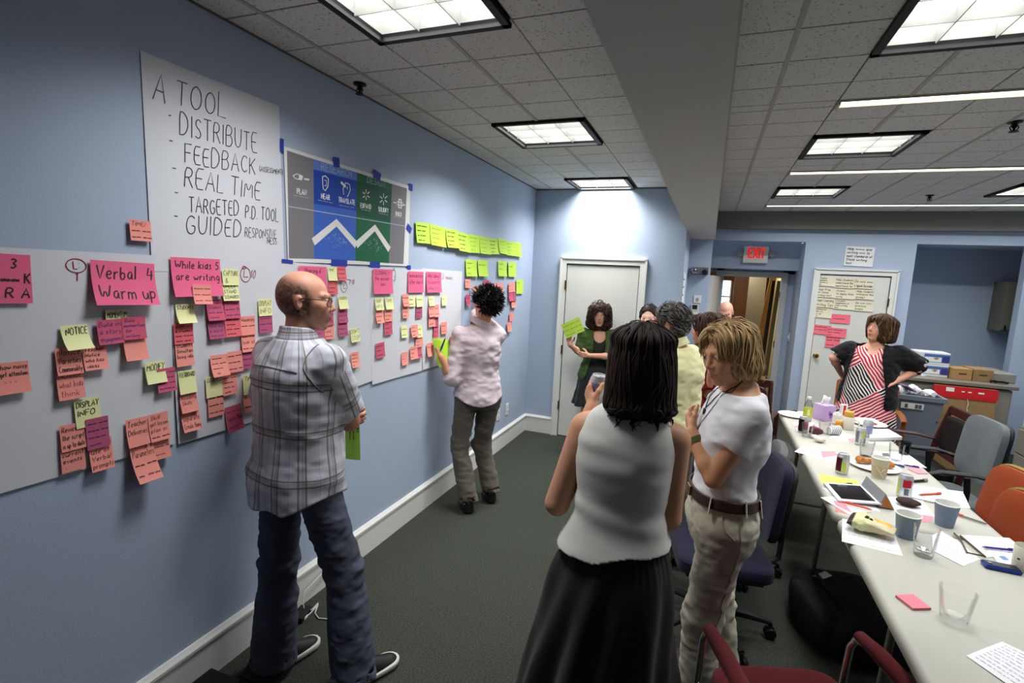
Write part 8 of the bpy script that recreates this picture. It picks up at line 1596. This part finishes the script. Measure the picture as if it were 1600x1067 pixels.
# can in the raised hand of the woman in white
w = W(tank, tank.wrL); dn, nn, sd = hand_frame((-.35, .55, .75), (.85, .5, 0), False)
cc = w + dn * .075 + nn * .044; o = can(tuple(cc), 'violet and silver can held up beside the dark bob', [(-170, -60, .03, .095, cm['blue']), (-200, -172, .01, .1, cm['pink'])]); o.rotation_euler = (.12, .1, 0); o.location = tuple(cc - A3(.012, .0, .06))
LG = NC['G']
def held_sheet(name, c, ux, uz, w, h, m, lab, cat, lines=(), ink=INK, bend=.01, wd=.002):
    ux, uz = unit(ux), unit(uz); nn_ = np.cross(ux, uz); mb = MB()
    fn = lambda u, v, e=0: tuple(ux * (u - w / 2) + uz * (v - h / 2) + nn_ * (bend * math.sin(u / w * 3.1) + e))
    mb.grid(lambda u, v: fn(u * w, v * h), 6, 6)
    if lines: write_block(mb, list(lines), w * .06, h * .05, w * .95, h * .95, fn, 1, wd, 0, .1, random.Random(4))
    return tag(mb.build(name, [m, ink], loc=tuple(c), smooth=True, fix=False), lab, cat)
P3 = [o for o in COL.objects if o.type == 'EMPTY' and 'green cardigan' in o.get('label', '')][0]
held_sheet('paper_sheet', aty(895, 512, 5.02), (.78, .1, .42), (-.42, .0, .82), .20, .15, LG, 'lime sheet held up by the woman in the green cardigan', 'paper sheet', ('~~~ ~~ ~~', '~~ ~~~ ~', '~~~ ~~'), mat('green_pencil', (110, 130, 50)))
w = W(pink, pink.wrL); held_sheet('paper_sheet', w + A3(.0, .03, .03), (.55, .75, -.1), (-.25, .05, .9), .13, .21, LG, 'lime sheets in the lower hand of the man in pink', 'paper sheet', bend=.02); held_sheet('paper_sheet', w + A3(.012, .02, .015), (.6, .7, -.2), (-.3, .0, .9), .13, .21, mat('note_lime_deep', (170, 212, 56), .7), 'second lime sheet behind the one in the lower hand', 'paper sheet', bend=.02)
def held_pen(c, d, lab, m, L=.12):
    d = unit(d); R = Vector((1, 0, 0)).rotation_difference(Vector(d)).to_matrix(); e = empty('marker', tuple(c), lab, 'marker'); e.rotation_euler = R.to_euler(); MB().tube([(-L / 2, 0, 0), (L / 2 - .02, 0, 0)], .006, 10).build('barrel', m, e, smooth=True); MB().tube([(L / 2 - .02, 0, 0), (L / 2 - .012, 0, 0), (L / 2, 0, 0)], [.006, .004, .0015], 10).build('tip', BK, e, smooth=True)
w = W(pink, pink.wrR); held_pen(w + A3(-.05, .06, .06), (-.8, .1, -.25), 'dark blue marker in the raised writing hand', BL); w = W(pink, pink.wrL); held_pen(w + A3(.01, .0, .09), (.3, .1, .9), 'dark blue marker held with the lime sheets', BL)
p_ = aty(551, 690, 1.90); held_sheet('paper_sheet', p_, (.97, .1, .05), (-.05, .02, 1), .078, .17, mat('note_lime_bright', (190, 240, 96), .7), 'narrow lime sheet hanging below the folded arms of the plaid shirt', 'paper sheet', bend=.004)
mb = MB(); fn = lambda x, y, e=0: (y * .97 - .0, -.004 - e + y * .2, -x + .075); st_, w_ = text_strokes('NEW ~~~ ~~', .014, 0, .02)
for k, s in enumerate(('NEW', '~~~ ~~', '~~ ~~~')):
    st_, w_ = text_strokes(s, .012, 0, .02)
    for l in st_: ribbon(mb, [(.0 + q[0] * .9, .022 - k * .018 + q[1]) for q in l], .0022, fn, 0, .001)
for o in list(COL.objects):
    if o.get('label', '').startswith('narrow lime sheet'): mb.build('handwriting', INK, o, fix=False)
w = W(maroon, maroon.wrL); o = paper_cup(tuple(w + A3(-.035, .0, .035)), 'green cup held above the maroon top', mat('cup_green', (110, 190, 90), .5), .036, .027, .09, mat('cup_green', (110, 190, 90)))
